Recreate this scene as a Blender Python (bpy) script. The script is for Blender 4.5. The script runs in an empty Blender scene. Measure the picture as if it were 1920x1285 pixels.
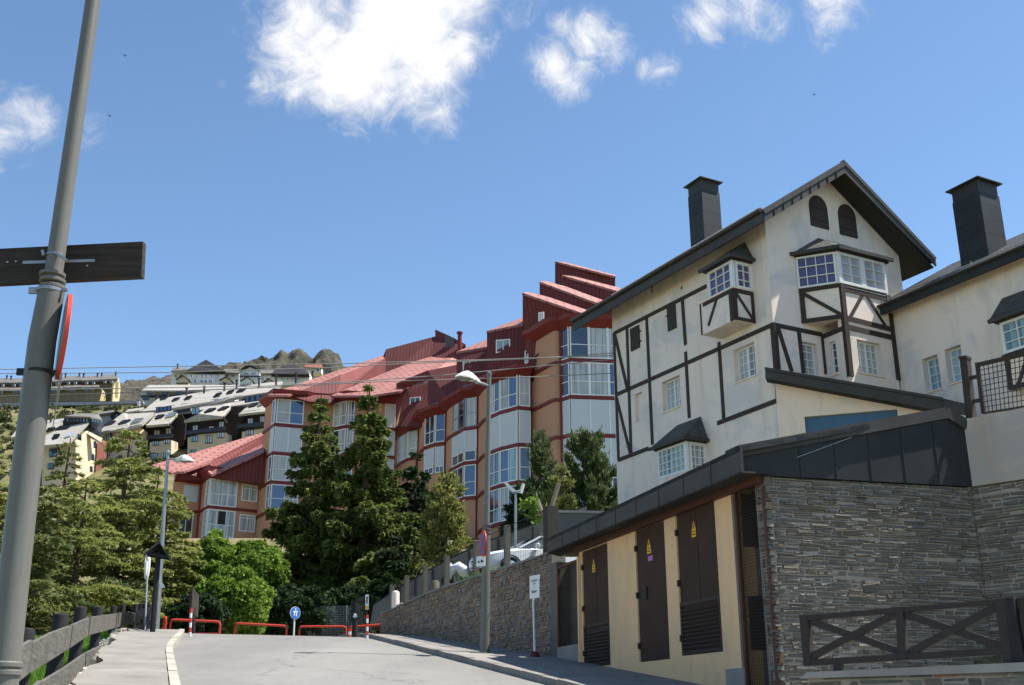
import bpy, math, random
import numpy as np
from mathutils import Vector
from mathutils.geometry import tessellate_polygon
random.seed(7); RNG = np.random.default_rng(11)
scene = bpy.context.scene
col = scene.collection
PI = math.pi
TH = math.radians(17.7)
# ---------------------------------------------------------------- camera
FPX, TP = 2050.0, 0.343
PITCH = math.atan(TP); CP, SP = math.cos(PITCH), math.sin(PITCH)
EYE = 1.6
cd = bpy.data.cameras.new('camera'); cam = bpy.data.objects.new('camera', cd); col.objects.link(cam)
cd.sensor_width = 36.0; cd.lens = 36.0*FPX/1920.0; cd.clip_start = 0.1; cd.clip_end = 6000
cam.location = (0, 0, EYE); cam.rotation_euler = (PI/2+PITCH, 0, 0)
scene.camera = cam
# ---------------------------------------------------------------- sun, exposure, sky
SUN_EL = math.radians(62); SUN_AZ = math.radians(84)       # azimuth clockwise from +Y
sd = bpy.data.lights.new('sun', 'SUN'); sun = bpy.data.objects.new('sun', sd); col.objects.link(sun)
sd.energy = 4.2; sd.angle = math.radians(0.5); sd.color = (1.0, 0.955, 0.88)
sdir = Vector((math.sin(SUN_AZ)*math.cos(SUN_EL), math.cos(SUN_AZ)*math.cos(SUN_EL), math.sin(SUN_EL)))
sun.rotation_euler = sdir.to_track_quat('Z', 'Y').to_euler(); sun.location = sdir*200
scene.view_settings.view_transform = 'Standard'; scene.view_settings.look = 'None'
scene.view_settings.exposure = 1.17; scene.view_settings.gamma = 1.0

def ray(px, py):
    u = (px-960)/FPX; v = (642.5-py)/FPX
    y = CP-v*SP; z = SP+v*CP
    return u/y, z/y
def P(px, py, Y):
    X, Z = ray(px, py)
    return Vector((X*Y, Y, EYE+Z*Y))

world = bpy.data.worlds.new("World"); scene.world = world; world.use_nodes = True
def build_world():
    nt = world.node_tree; N = nt.nodes; L = nt.links; N.clear()
    out = N.new('ShaderNodeOutputWorld')
    sky = N.new('ShaderNodeTexSky'); sky.sky_type = 'NISHITA'; sky.sun_disc = False
    sky.sun_elevation = SUN_EL; sky.sun_rotation = SUN_AZ; sky.altitude = 2100
    sky.air_density = 1.0; sky.dust_density = 0.6; sky.ozone_density = 1.0
    tc = N.new('ShaderNodeTexCoord')
    def math_(op, a, b=None, c=None, clamp=False):
        n = N.new('ShaderNodeMath'); n.operation = op; n.use_clamp = clamp
        for i, v in enumerate((a, b, c)):
            if v is None: continue
            if isinstance(v, (int, float)): n.inputs[i].default_value = v
            else: L.new(v, n.inputs[i])
        return n.outputs[0]
    # clouds: soft blobs placed by sky direction, broken up by fractal noise
    noise = N.new('ShaderNodeTexNoise'); noise.inputs['Scale'].default_value = 10; noise.inputs['Detail'].default_value = 9
    noise.inputs['Roughness'].default_value = 0.62; noise.inputs['Distortion'].default_value = 0.35
    L.new(tc.outputs['Generated'], noise.inputs['Vector'])
    n2 = N.new('ShaderNodeTexNoise'); n2.inputs['Scale'].default_value = 34; n2.inputs['Detail'].default_value = 9
    n2.inputs['Roughness'].default_value = 0.66; n2.inputs['Distortion'].default_value = 0.9
    L.new(tc.outputs['Generated'], n2.inputs['Vector'])
    blobs = [(610,40,130,1.3),(720,40,130,1.5),(790,30,100,1.4),(680,120,120,1.5),(790,130,100,1.4),(835,190,62,1.1),(560,110,95,1.2),
             (505,160,48,.85),(850,90,70,1.2),(620,160,80,1.1),(880,260,45,.42),(700,190,60,.7),(530,5,60,.6),(470,190,30,.5),(820,245,55,.45),(905,205,35,.4),
             (1035,120,62,1.35),(1100,70,58,1.3),(1140,85,45,1.1),(1060,55,45,1.),(1060,145,50,1.1),(1090,120,45,.9),(960,150,35,.34),
             (1243,130,40,.62),(1212,130,26,.52),(1335,20,66,1.3),(1400,12,72,1.35),(1455,40,52,1.05),(1560,2,70,1.1),(1350,70,34,.66),
             (30,215,60,.8),(70,232,50,.68),(20,175,38,.6),(170,240,45,.46),(90,98,32,.42),(10,260,60,.5),(-60,230,90,1.),
             (415,155,16,.42),(760,-90,220,1.5),(1480,-60,90,.9)]
    acc = None
    for (px, py, r, a) in blobs:
        X, Z = ray(px, py); v = Vector((X, 1, Z)).normalized()
        d = N.new('ShaderNodeVectorMath'); d.operation = 'DISTANCE'; d.inputs[1].default_value = v
        L.new(tc.outputs['Generated'], d.inputs[0])
        m = N.new('ShaderNodeMapRange'); m.interpolation_type = 'SMOOTHSTEP'
        m.inputs['From Min'].default_value = 0; m.inputs['From Max'].default_value = 1.8*r/2150
        m.inputs['To Min'].default_value = a; m.inputs['To Max'].default_value = 0
        L.new(d.outputs['Value'], m.inputs['Value'])
        acc = m.outputs[0] if acc is None else math_('SMOOTH_MAX', acc, m.outputs[0], .12)
    nz = math_('MULTIPLY_ADD', noise.outputs[0], 2.0, -1.0)
    nf = math_('MULTIPLY_ADD', n2.outputs[0], 1.5, -0.75)
    dens = math_('ADD', math_('ADD', acc, nz), nf)
    mask = N.new('ShaderNodeMapRange'); mask.interpolation_type = 'SMOOTHSTEP'
    mask.inputs['From Min'].default_value = 0.36; mask.inputs['From Max'].default_value = 1.45
    L.new(dens, mask.inputs['Value'])
    gm = N.new('ShaderNodeMapRange'); gm.inputs['From Min'].default_value = .05; gm.inputs['From Max'].default_value = .32; L.new(acc, gm.inputs['Value']); gate = gm.outputs[0]
    mk = math_('MULTIPLY', mask.outputs[0], gate, clamp=True)
    ramp = N.new('ShaderNodeMapRange'); ramp.inputs['From Min'].default_value = .6; ramp.inputs['From Max'].default_value = 1.7
    ramp.inputs['To Min'].default_value = 0.385; ramp.inputs['To Max'].default_value = 0.50
    L.new(dens, ramp.inputs['Value'])
    cc = N.new('ShaderNodeCombineColor')
    for i in (0, 1): L.new(ramp.outputs[0], cc.inputs[i])
    L.new(math_('MULTIPLY', ramp.outputs[0], 1.03), cc.inputs[2])
    # sky: Nishita colour with saturation and tint adjusted
    hs = N.new('ShaderNodeHueSaturation'); hs.inputs['Saturation'].default_value = SKY_SAT; hs.inputs['Hue'].default_value = SKY_HUE
    hs.inputs['Value'].default_value = SKY_VAL
    L.new(sky.outputs[0], hs.inputs['Color'])
    b1 = N.new('ShaderNodeBackground'); b1.inputs['Strength'].default_value = SKY_STR; tn = N.new('ShaderNodeMix'); tn.data_type = 'RGBA'; tn.blend_type = 'MULTIPLY'; tn.inputs[0].default_value = 1; tn.inputs[7].default_value = (1.03, 1.07, 1.03, 1); L.new(hs.outputs[0], tn.inputs[6]); L.new(tn.outputs[2], b1.inputs['Color'])
    b2 = N.new('ShaderNodeBackground'); b2.inputs['Strength'].default_value = 1.0; L.new(cc.outputs[0], b2.inputs['Color'])
    mix = N.new('ShaderNodeMixShader'); L.new(mk, mix.inputs[0]); L.new(b1.outputs[0], mix.inputs[1]); L.new(b2.outputs[0], mix.inputs[2])
    L.new(mix.outputs[0], out.inputs['Surface'])
SKY_STR = 0.094; SKY_SAT = 1.06; SKY_VAL = 1.0; SKY_HUE = 0.5
build_world()

# ---------------------------------------------------------------- materials
MATS = {}
class NT:
    def __init__(s, name):
        s.m = bpy.data.materials.new(name); s.m.use_nodes = True; s.t = s.m.node_tree; s.N = s.t.nodes; s.L = s.t.links
        s.b = s.N['Principled BSDF']; MATS[name] = s.m
        s.uv = s.N.new('ShaderNodeUVMap').outputs[0]; s.tc = s.N.new('ShaderNodeTexCoord')
    def inp(s, n, k, v):
        if isinstance(v, bpy.types.NodeSocket): s.L.new(v, n.inputs[k])
        else: n.inputs[k].default_value = v
    def map(s, scale=(1,1,1), src=None, rot=(0,0,0)):
        n = s.N.new('ShaderNodeMapping'); n.inputs['Scale'].default_value = scale; n.inputs['Rotation'].default_value = rot
        s.L.new(src or s.uv, n.inputs['Vector']); return n.outputs[0]
    def noise(s, scale, detail=4, rough=.55, vec=None, dist=0.):
        n = s.N.new('ShaderNodeTexNoise'); n.inputs['Scale'].default_value = scale; n.inputs['Detail'].default_value = detail
        n.inputs['Roughness'].default_value = rough; n.inputs['Distortion'].default_value = dist
        s.L.new(vec or s.uv, n.inputs['Vector']); return n.outputs[0]
    def ramp(s, f, stops, interp='LINEAR'):
        n = s.N.new('ShaderNodeValToRGB'); n.color_ramp.interpolation = interp; e = n.color_ramp.elements
        while len(e) > 1: e.remove(e[0])
        for i, (p, c) in enumerate(stops):
            if isinstance(c, (int, float)): c = (c, c, c)
            if i == 0: e[0].position = p; x = e[0]
            else: x = e.new(p)
            x.color = (*c, 1)
        s.L.new(f, n.inputs[0]); return n.outputs[0]
    def mix(s, f, a, b, mode='MIX'):
        n = s.N.new('ShaderNodeMix'); n.data_type = 'RGBA'; n.blend_type = mode
        for k, v in ((0, f), (6, a), (7, b)):
            if isinstance(v, bpy.types.NodeSocket): s.L.new(v, n.inputs[k])
            elif k == 0: n.inputs[0].default_value = v
            else: n.inputs[k].default_value = (*v, 1)
        return n.outputs[2]
    def math(s, op, a, b=0., clamp=False):
        n = s.N.new('ShaderNodeMath'); n.operation = op; n.use_clamp = clamp
        s.inp(n, 0, a); s.inp(n, 1, b); return n.outputs[0]
    def sep(s, vec=None):
        n = s.N.new('ShaderNodeSeparateXYZ'); s.L.new(vec or s.uv, n.inputs[0]); return n.outputs
    def island(s):
        return s.N.new('ShaderNodeNewGeometry').outputs['Random Per Island']
    def bump(s, h, strength=.5, dist=.02):
        n = s.N.new('ShaderNodeBump'); n.inputs['Strength'].default_value = strength; n.inputs['Distance'].default_value = dist
        s.L.new(h, n.inputs['Height']); s.L.new(n.outputs[0], s.b.inputs['Normal'])
    def fin(s, c=None, rough=.8, metal=0., spec=None):
        if c is not None: 
            if isinstance(c, tuple): s.b.inputs['Base Color'].default_value = (*c, 1)
            else: s.L.new(c, s.b.inputs['Base Color'])
        s.inp(s.b, 'Roughness', rough); s.b.inputs['Metallic'].default_value = metal
        if spec is not None: s.b.inputs['Specular IOR Level'].default_value = spec
        return s.m
def hsv_var(t, f, c, amt=.25):
    """c darkened / lightened by f (0..1)"""
    return t.mix(f, tuple(x*(1-amt) for x in c), tuple(min(1, x*(1+amt)) for x in c))
def paint(name, c, rough=.6, amt=.12, scale=3., metal=0., bump=0., spec=.25):
    t = NT(name); n = t.noise(scale, 5, .6); n2 = t.noise(scale*9, 3, .6)
    f = t.math('MULTIPLY_ADD', n, .7); f = t.math('ADD', t.math('MULTIPLY', n, .7), t.math('MULTIPLY', n2, .3))
    if bump: t.bump(n2, bump, .01)
    return t.fin(hsv_var(t, t.ramp(f, [(.3, 0.), (.7, 1.)]), c, amt), rough, metal, spec)
def plaster(name, c, stain=(.36,.37,.40), amount=.5, streak=(.5,.42,.3)):
    t = NT(name)
    big = t.noise(.55, 6, .62, dist=.6); fine = t.noise(14, 4, .6)
    patch = t.ramp(big, [(.50, 0.), (.60, 1.)])
    base = hsv_var(t, fine, c, .06)
    c1 = t.mix(t.math('MULTIPLY', patch, amount), base, stain)
    st = t.noise(1, 5, .6, t.map((2.2, .18, 1)))
    c2 = t.mix(t.ramp(st, [(.54, 0.), (.8, .5)]), c1, streak)
    t.bump(t.noise(40, 4, .6), .25, .006)
    return t.fin(c2, .93, spec=.2)
def wood(name, c, amt=.45, rough=.85, along='x', fine=26.):
    t = NT(name)
    sc = (1.2, fine, 1) if along == 'x' else (fine, 1.2, 1)
    g = t.noise(1, 6, .65, t.map(sc), .8); k = t.noise(2.5, 3)
    f = t.ramp(t.math('ADD', t.math('MULTIPLY', g, .7), t.math('MULTIPLY', k, .3)), [(.32, 0.), (.68, 1.)])
    t.bump(g, .5, .01)
    return t.fin(hsv_var(t, f, c, amt), rough, spec=.25)
def corrugated(name, c, per=.25, rough=.55, var=.25):
    t = NT(name); x = t.sep()[0]
    w = t.math('PINGPONG', x, per*.5); r = t.ramp(t.math('DIVIDE', w, per*.5), [(0, 0.), (.22, 0.), (.34, 1.), (1, 1.)])
    pan = t.math('FLOOR', t.math('DIVIDE', x, per*3)); wn = t.N.new('ShaderNodeTexWhiteNoise'); wn.noise_dimensions = '1D'
    t.L.new(pan, wn.inputs['W'])
    n = t.noise(.7, 4)
    f = t.math('ADD', t.math('MULTIPLY', wn.outputs[0], .5), t.math('MULTIPLY', n, .5))
    t.bump(r, .9, .05)
    cc = hsv_var(t, t.ramp(f, [(.25, 0.), (.75, 1.)]), c, var)
    cc = t.mix(t.math('MULTIPLY', r, .3), tuple(v*.7 for v in c), cc)
    cc = t.mix(t.ramp(r, [(0, .45), (.3, 0.)]), cc, tuple(v*.35 for v in c))
    return t.fin(cc, rough)
def tiles(name, c, dark, sx=.5, sy=.7, guard=True):
    """pressed metal roof tiles: stepped rows with little dark snow stops"""
    t = NT(name); s = t.sep()
    def fr(v, per): return t.math('FRACT', t.math('DIVIDE', v, per))
    ry = fr(s[1], sy)
    row = t.math('FLOOR', t.math('DIVIDE', s[1], sy))
    off = t.math('MULTIPLY', t.math('MODULO', row, 2.), sx*.5)
    rx = fr(t.math('ADD', s[0], off), sx)
    step = t.ramp(ry, [(0, 1.), (.12, 0.)])
    dot = t.math('MULTIPLY', t.ramp(rx, [(.0, 0.), (.36, 0.), (.4, 1.), (.6, 1.), (.64, 0.)]), t.ramp(ry, [(0, 0.), (.02, 1.), (.42, 1.), (.5, 0.)]))
    n = t.noise(1.1, 5, .6)
    base = hsv_var(t, t.ramp(n, [(.3, 0.), (.7, 1.)]), c, .18)
    cc = t.mix(t.math('MULTIPLY', dot, .8 if guard else .0), base, dark)
    cc = t.mix(t.math('MULTIPLY', step, .45), cc, dark)
    h = t.math('ADD', t.math('MULTIPLY', ry, -.6), t.math('MULTIPLY', dot, .8))
    t.bump(h, .6, .05)
    return t.fin(cc, .6)
def slate(name, c, rowh=.18, w=.28, var=.5):
    t = NT(name); b = t.N.new('ShaderNodeTexBrick'); t.L.new(t.uv, b.inputs['Vector'])
    b.inputs['Scale'].default_value = 1; b.inputs['Brick Width'].default_value = w; b.inputs['Row Height'].default_value = rowh
    b.inputs['Mortar Size'].default_value = .008; b.inputs['Mortar Smooth'].default_value = .1; b.inputs['Bias'].default_value = 0
    b.inputs['Color1'].default_value = (*[x*(1-var) for x in c], 1); b.inputs['Color2'].default_value = (*[x*(1+var) for x in c], 1)
    b.inputs['Mortar'].default_value = (*[x*.25 for x in c], 1)
    n = t.noise(6, 4); t.b.inputs['Specular IOR Level'].default_value = .2; cc = t.mix(.35, b.outputs[0], t.ramp(n, [(.3, tuple(x*.6 for x in c)), (.7, tuple(x*1.5 for x in c))]))
    y = t.math('FRACT', t.math('DIVIDE', t.sep()[1], rowh)); t.bump(t.math('MULTIPLY', y, -1.), .7, .03)
    return t.fin(cc, .6)
def stonevar(name, cols, rough=.85):
    t = NT(name); isl = t.island(); st = [(i/(len(cols)), c) for i, c in enumerate(cols)]
    c = t.ramp(isl, st, 'CONSTANT'); n = t.noise(9, 6, .65, t.map((1, 3.2, 1)), .5)
    c = t.mix(t.ramp(n, [(.25, 0.), (.8, 1.)]), t.mix(1, c, (.55, .55, .58), 'MULTIPLY'), t.mix(1, c, (1.35, 1.3, 1.2), 'MULTIPLY'))
    t.bump(n, .8, .03); return t.fin(c, rough, spec=.3)
def curtain(name, light, dark, per=.16, gloss=.08):
    t = NT(name); x = t.sep()[0]
    n = t.noise(1, 3, .5, t.map((1/per, .12, 1)), .2); k = t.noise(.55, 3)
    f = t.math('ADD', t.math('MULTIPLY', n, .8), t.math('MULTIPLY', k, .25))
    t.fin(t.ramp(f, [(.38, dark), (.62, light)]), .5)
    t.b.inputs['Coat Weight'].default_value = .55; t.b.inputs['Coat Roughness'].default_value = gloss*.4; return t.m
def glass(name, c, rough=.06, spec=.9, var=.4):
    t = NT(name); n = t.noise(.45, 2); n3 = t.noise(.9, 2, .5, t.tc.outputs['Object'])
    t.bump(n3, .08, .05)
    t.fin(hsv_var(t, n, c, var), rough, spec=spec); t.b.inputs['Coat Weight'].default_value = .7; t.b.inputs['Coat Roughness'].default_value = .03
    return t.m
def shutter(name, c, per=.05):
    t = NT(name); y = t.math('FRACT', t.math('DIVIDE', t.sep()[1], per)); r = t.ramp(y, [(0, 0.), (.15, 1.), (1, .8)])
    t.bump(r, .35, .01); return t.fin(t.mix(r, tuple(x*.75 for x in c), hsv_var(t, t.noise(2, 4), c, .06)), .6)
def foliage(name, cols, trans=.38):
    t = NT(name); isl = t.island(); n = t.noise(.55, 3, .5, t.tc.outputs['Object'])
    f = t.math('ADD', t.math('MULTIPLY', isl, .6), t.math('MULTIPLY', t.ramp(n, [(.3, 0.), (.7, 1.)]), .4))
    st = [(i/max(1, len(cols)-1), c) for i, c in enumerate(cols)]
    c = t.ramp(f, st); t.fin(c, .7, spec=.25)
    tr = t.N.new('ShaderNodeBsdfTranslucent'); t.L.new(c, tr.inputs['Color']); mx = t.N.new('ShaderNodeMixShader'); mx.inputs[0].default_value = trans
    o = t.N['Material Output']; t.L.new(t.b.outputs[0], mx.inputs[1]); t.L.new(tr.outputs[0], mx.inputs[2]); t.L.new(mx.outputs[0], o.inputs[0]); return t.m

def m_asphalt():
    t = NT('asphalt'); a = t.noise(28, 6, .8); b = t.noise(.35, 5, .6, t.map((1, .35, 1))); d = t.noise(9, 5, .6)
    f = t.math('ADD', t.math('MULTIPLY', a, .45), t.math('ADD', t.math('MULTIPLY', b, .38), t.math('MULTIPLY', d, .2)))
    c = t.ramp(f, [(.38, (.125, .119, .109)), (.52, (.195, .186, .171)), (.66, (.265, .252, .230))])
    v = t.N.new('ShaderNodeTexVoronoi'); v.feature = 'DISTANCE_TO_EDGE'; v.inputs['Scale'].default_value = .22
    w = t.N.new('ShaderNodeVectorMath'); w.operation = 'ADD'; t.L.new(t.uv, w.inputs[0])
    nn = t.N.new('ShaderNodeTexNoise'); nn.inputs['Scale'].default_value = 1.1; nn.inputs['Detail'].default_value = 6; t.L.new(t.uv, nn.inputs['Vector']); t.L.new(nn.outputs['Color'], w.inputs[1])
    t.L.new(w.outputs[0], v.inputs['Vector']); cr = t.ramp(v.outputs[0], [(0, 1.), (.0035, 1.), (.007, 0.)])
    x = t.sep(t.map((1, 1, 1), rot=(0, 0, -TH)))[0]; tr = t.ramp(t.noise(.25, 4, .6, t.map((1.6, .12, 1), rot=(0, 0, -TH))), [(.45, 0.), (.62, 1.)]); c = t.mix(t.math('MULTIPLY', tr, .35), c, (.12, .118, .112))
    sp = t.ramp(t.noise(.6, 5, .7, dist=.5), [(.60, 0.), (.64, 1.)]); c = t.mix(t.math('MULTIPLY', sp, .22), c, (.10, .098, .092)); c = t.mix(t.math('MULTIPLY', cr, .42), c, (.07, .07, .068)); t.bump(a, .4, .006); return t.fin(c, .9)
def m_concrete(name, c, cell=None):
    t = NT(name); a = t.noise(60, 4, .7); b = t.noise(.8, 6, .65)
    f = t.math('ADD', t.math('MULTIPLY', a, .35), t.math('MULTIPLY', b, .65)); cc = hsv_var(t, t.ramp(f, [(.35, 0.), (.68, 1.)]), c, .3)
    t.bump(a, .4, .006); return t.fin(cc, .92, spec=.2)
def m_ground():
    t = NT('hillside'); o = t.tc.outputs['Object']
    a = t.noise(.035, 8, .65, o); b = t.noise(.35, 6, .65, o); r = t.noise(.9, 6, .7, o)
    c = t.ramp(t.math('ADD', t.math('MULTIPLY', a, .5), t.math('MULTIPLY', b, .5)),
        [(.36, (.055, .075, .025)), (.46, (.12, .125, .05)), (.54, (.19, .165, .085)), (.64, (.26, .20, .13))])
    c = t.mix(t.ramp(r, [(.6, 0.), (.68, .55)]), c, (.30, .245, .19)); c = t.mix(t.ramp(r, [(.28, .8), (.36, 0.)]), c, (.035, .05, .015))
    t.bump(r, .8, .6); return t.fin(c, .95, spec=.1)
def m_rock():
    t = NT('rock'); o = t.tc.outputs['Object']; a = t.noise(.018, 9, .7, o, .4); b = t.noise(.09, 8, .7, o)
    c = t.ramp(t.math('ADD', t.math('MULTIPLY', a, .5), t.math('MULTIPLY', b, .5)), [(.38, (.05, .055, .042)), (.5, (.11, .10, .078)), (.62, (.165, .145, .115))])
    t.bump(b, 1., 8.); return t.fin(c, .95, spec=.1)
m_asphalt(); m_ground(); m_rock()
m_concrete('pavement', (.225, .212, .192)); m_concrete('kerb', (.36, .34, .28)); m_concrete('kerb_dark', (.21, .20, .18))
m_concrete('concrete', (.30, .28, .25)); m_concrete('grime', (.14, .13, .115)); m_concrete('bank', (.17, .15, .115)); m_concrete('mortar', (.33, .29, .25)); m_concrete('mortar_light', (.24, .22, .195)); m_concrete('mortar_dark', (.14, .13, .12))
plaster('white_plaster', (.80, .685, .595), (.48, .49, .51), .45, (.5, .40, .27)); plaster('cream_plaster', (.84, .67, .53), (.5, .49, .46), .25)
plaster('yellow_plaster', (.77, .51, .28), (.45, .38, .28), .35, (.42, .28, .17)); plaster('parapet', (.56, .46, .36), (.34, .33, .32), .6, (.42, .25, .13))
plaster('orange_stucco', (.50, .265, .165), (.40, .22, .15), .35, (.42, .24, .15)); plaster('end_cream', (.62, .50, .34), (.5, .42, .32), .3); plaster('far_cream', (.58, .47, .33), (.5, .42, .32), .3); plaster('far_white', (.66, .66, .66), (.5, .5, .52), .4)
plaster('far_yellow_shade', (.21, .17, .115), (.2, .16, .09), .3); plaster('far_yellow', (.62, .48, .24), (.5, .38, .18), .3); plaster('far_brick', (.21, .075, .055), (.25, .1, .07), .3); plaster('dark_render', (.11, .11, .11), (.08, .08, .085), .5, (.1, .1, .1)); plaster('grey_render', (.30, .31, .33), (.24, .25, .27), .6, (.2, .2, .2))  # far terrace front: shade put into its colour, browner than the end walls
corrugated('red_metal', (.17, .026, .024), .36, .75); corrugated('corr_grey', (.12, .09, .09), .28); corrugated('red_metal_lit', (.24, .05, .045), .4, .85)  # lit copy of red_metal: sunlight put into the colour of some panels
tiles('red_tiles', (.30, .118, .096), (.09, .012, .012), .8, .95); paint('red_trim', (.17, .022, .020), .5, .15)
tiles('sheet_roof', (.33, .305, .265), (.15, .135, .12), 1.1, 9., False); slate('slate', (.06, .063, .06)); slate('slate_light', (.036, .035, .033), .2, .34, .5); slate('cladding', (.032, .035, .037), .62, .9, .22)
slate('far_slate', (.028, .024, .025), .5, .8, .3); slate('far_tile', (.15, .14, .125), .5, .8, .3)
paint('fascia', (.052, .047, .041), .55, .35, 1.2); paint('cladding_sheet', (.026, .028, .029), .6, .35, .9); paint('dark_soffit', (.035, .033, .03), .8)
wood('timber', (.045, .032, .026), .35, .7); wood('timber_v', (.045, .032, .026), .35, .7, 'y'); wood('grey_wood', (.11, .103, .09), .55, .85, 'x', 30.)
wood('black_wood', (.022, .021, .022), .5, .8, 'y'); wood('board_wood', (.04, .032, .027), .55, .85, 'x', 30.); wood('railing_wood', (.038, .029, .025), .25, .6); wood('dark_post', (.05, .044, .036), .4, .85, 'y'); wood('post_wood', (.12, .11, .09), .4, .85, 'y')
wood('pink_wood', (.42, .27, .19), .3, .8, 'y'); paint('brown_door', (.048, .024, .014), .7, .3, 1.5); paint('brown_louvre', (.038, .026, .019), .55, .2); paint('brown_frame', (.085, .035, .022), .6, .2)
paint('end_paint', (.20, .17, .14), .8, .35); paint('galvanised', (.30, .31, .31), .4, .2, 4, .6); paint('pole_paint', (.145, .14, .125), .42, .12, 2.); paint('lamp_white', (.68, .67, .62), .4, .06); paint('lamp_glass', (.30, .28, .24), .2, .1)
paint('red_paint', (.52, .055, .035), .4, .15); paint('white_paint', (.72, .72, .72), .45, .06); paint('pvc', (.74, .74, .72), .35, .05); paint('black_metal', (.02, .02, .02), .5, .2); paint('dark_brown', (.028, .020, .017), .7, .3); paint('window_dark', (.03, .035, .05), .4, .1)
paint('sign_white', (.70, .72, .70), .5, .08); paint('sign_blue', (.03, .16, .50), .35, .1); paint('sign_lightblue', (.20, .5, .75), .35, .1); paint('sign_yellow', (.75, .42, .02), .5, .15); paint('ink', (.02, .02, .02), .6, .1); paint('ink_grey', (.3, .3, .32), .6, .1); paint('ink_pink', (.45, .16, .4), .6, .1)
paint('red_foot', (.11, .015, .02), .6, .2); paint('blue_door', (.06, .13, .21), .5, .12); paint('cable', (.30, .29, .27), .6, .1); paint('tyre', (.015, .015, .015), .8, .2)
paint('car_paint', (.66, .67, .70), .25, .03); MATS['car_paint'].node_tree.nodes['Principled BSDF'].inputs['Coat Weight'].default_value = .8
paint('chrome', (.5, .5, .5), .2, .05, 2, .9); paint('trunk_bark', (.09, .065, .045), .9, .4, 6, bump=.6); paint('pale_bark', (.25, .21, .15), .9, .3, 5, bump=.6); paint('cut_wood', (.60, .45, .25), .8, .15); paint('dead_twig', (.27, .15, .09), .9, .3)
curtain('net_curtain', (.52, .53, .52), (.17, .18, .19)); curtain('blue_curtain', (.30, .46, .52), (.10, .18, .22), .2); curtain('pale_curtain', (.50, .50, .48), (.30, .31, .31), .3)
glass('dark_glass', (.02, .03, .045)); glass('blue_glass', (.03, .075, .19)); glass('violet_glass', (.075, .06, .15), .12, .6); glass('pale_glass', (.42, .43, .46), .15); glass('car_glass', (.05, .06, .06), .05)
shutter('shutter', (.55, .57, .59), .1); shutter('shutter_far', (.6, .6, .6), .3); shutter('louvre_dark', (.03, .025, .022), .09)
stonevar('slate_stone', [(0.170, 0.161, 0.154), (0.159, 0.147, 0.137), (0.159, 0.154, 0.149), (0.149, 0.132, 0.117), (0.164, 0.154, 0.145), (0.139, 0.129, 0.123), (0.193, 0.161, 0.134), (0.208, 0.195, 0.185), (0.136, 0.130, 0.127), (0.168, 0.154, 0.140), (0.162, 0.154, 0.146), (0.151, 0.141, 0.133)])
stonevar('slate_stone_warm', [(0.218, 0.179, 0.137), (0.161, 0.143, 0.124), (0.115, 0.119, 0.111), (0.287, 0.179, 0.111), (0.150, 0.155, 0.149), (0.196, 0.190, 0.174)])
stonevar('rubble_stone', [(0.239, 0.194, 0.156), (0.190, 0.170, 0.148), (0.298, 0.224, 0.163), (0.215, 0.170, 0.141), (0.264, 0.194, 0.133), (0.198, 0.179, 0.171), (0.255, 0.217, 0.186), (0.330, 0.232, 0.156)])
foliage('cedar_leaf', [(0.067, 0.094, 0.040), (0.198, 0.236, 0.071), (0.357, 0.378, 0.109), (0.476, 0.456, 0.151)]); foliage('cedar_green', [(0.057, 0.086, 0.041), (0.129, 0.173, 0.066), (0.243, 0.259, 0.089), (0.386, 0.346, 0.119)])
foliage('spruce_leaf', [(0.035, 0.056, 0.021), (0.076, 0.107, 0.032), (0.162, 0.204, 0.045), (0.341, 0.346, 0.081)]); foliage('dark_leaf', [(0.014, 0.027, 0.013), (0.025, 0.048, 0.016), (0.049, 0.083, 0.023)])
foliage('bright_leaf', [(0.038, 0.074, 0.013), (0.105, 0.185, 0.024), (0.195, 0.295, 0.037), (0.331, 0.418, 0.085)], .35); foliage('pine_leaf', [(0.065, 0.084, 0.026), (0.182, 0.196, 0.052), (0.338, 0.322, 0.091)]); foliage('pine_green', [(0.036, 0.053, 0.024), (0.090, 0.123, 0.048), (0.180, 0.211, 0.077)])
foliage('scrub_leaf', [(.03, .045, .015), (.07, .085, .03), (.12, .12, .05)]); foliage('grass_blade', [(.06, .13, .015), (.12, .25, .025), (.2, .33, .05)], .35)

# ---------------------------------------------------------------- frames and mesh builder
SA = Vector((-math.sin(TH), math.cos(TH), 0)); SB = Vector((math.cos(TH), math.sin(TH), 0))
def st(a, b, z=0.): return SA*a + SB*b + Vector((0, 0, z))
class Fr:
    """upright plane: s runs to the picture's right, n towards the viewer, z up"""
    def __init__(s, o, t):
        s.o = Vector((o[0], o[1], 0)); s.t = Vector((t[0], t[1], 0)).normalized(); s.n = Vector((s.t.y, -s.t.x, 0))
    @classmethod
    def between(c, a, b): return c(a, (b[0]-a[0], b[1]-a[1]))
    def pt(s, u, n, z): return s.o + s.t*u + s.n*n + Vector((0, 0, z))
    def px(s, x, y, n=0.):
        X, Z = ray(x, y); o = s.o + s.n*n
        u = (X*o.y - o.x)/(s.t.x - X*s.t.y); k = o.y + s.t.y*u
        return u, EYE+Z*k
    def loc(s, v): d = Vector(v)-s.o; return d.dot(s.t), d.dot(s.n), v[2]
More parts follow.
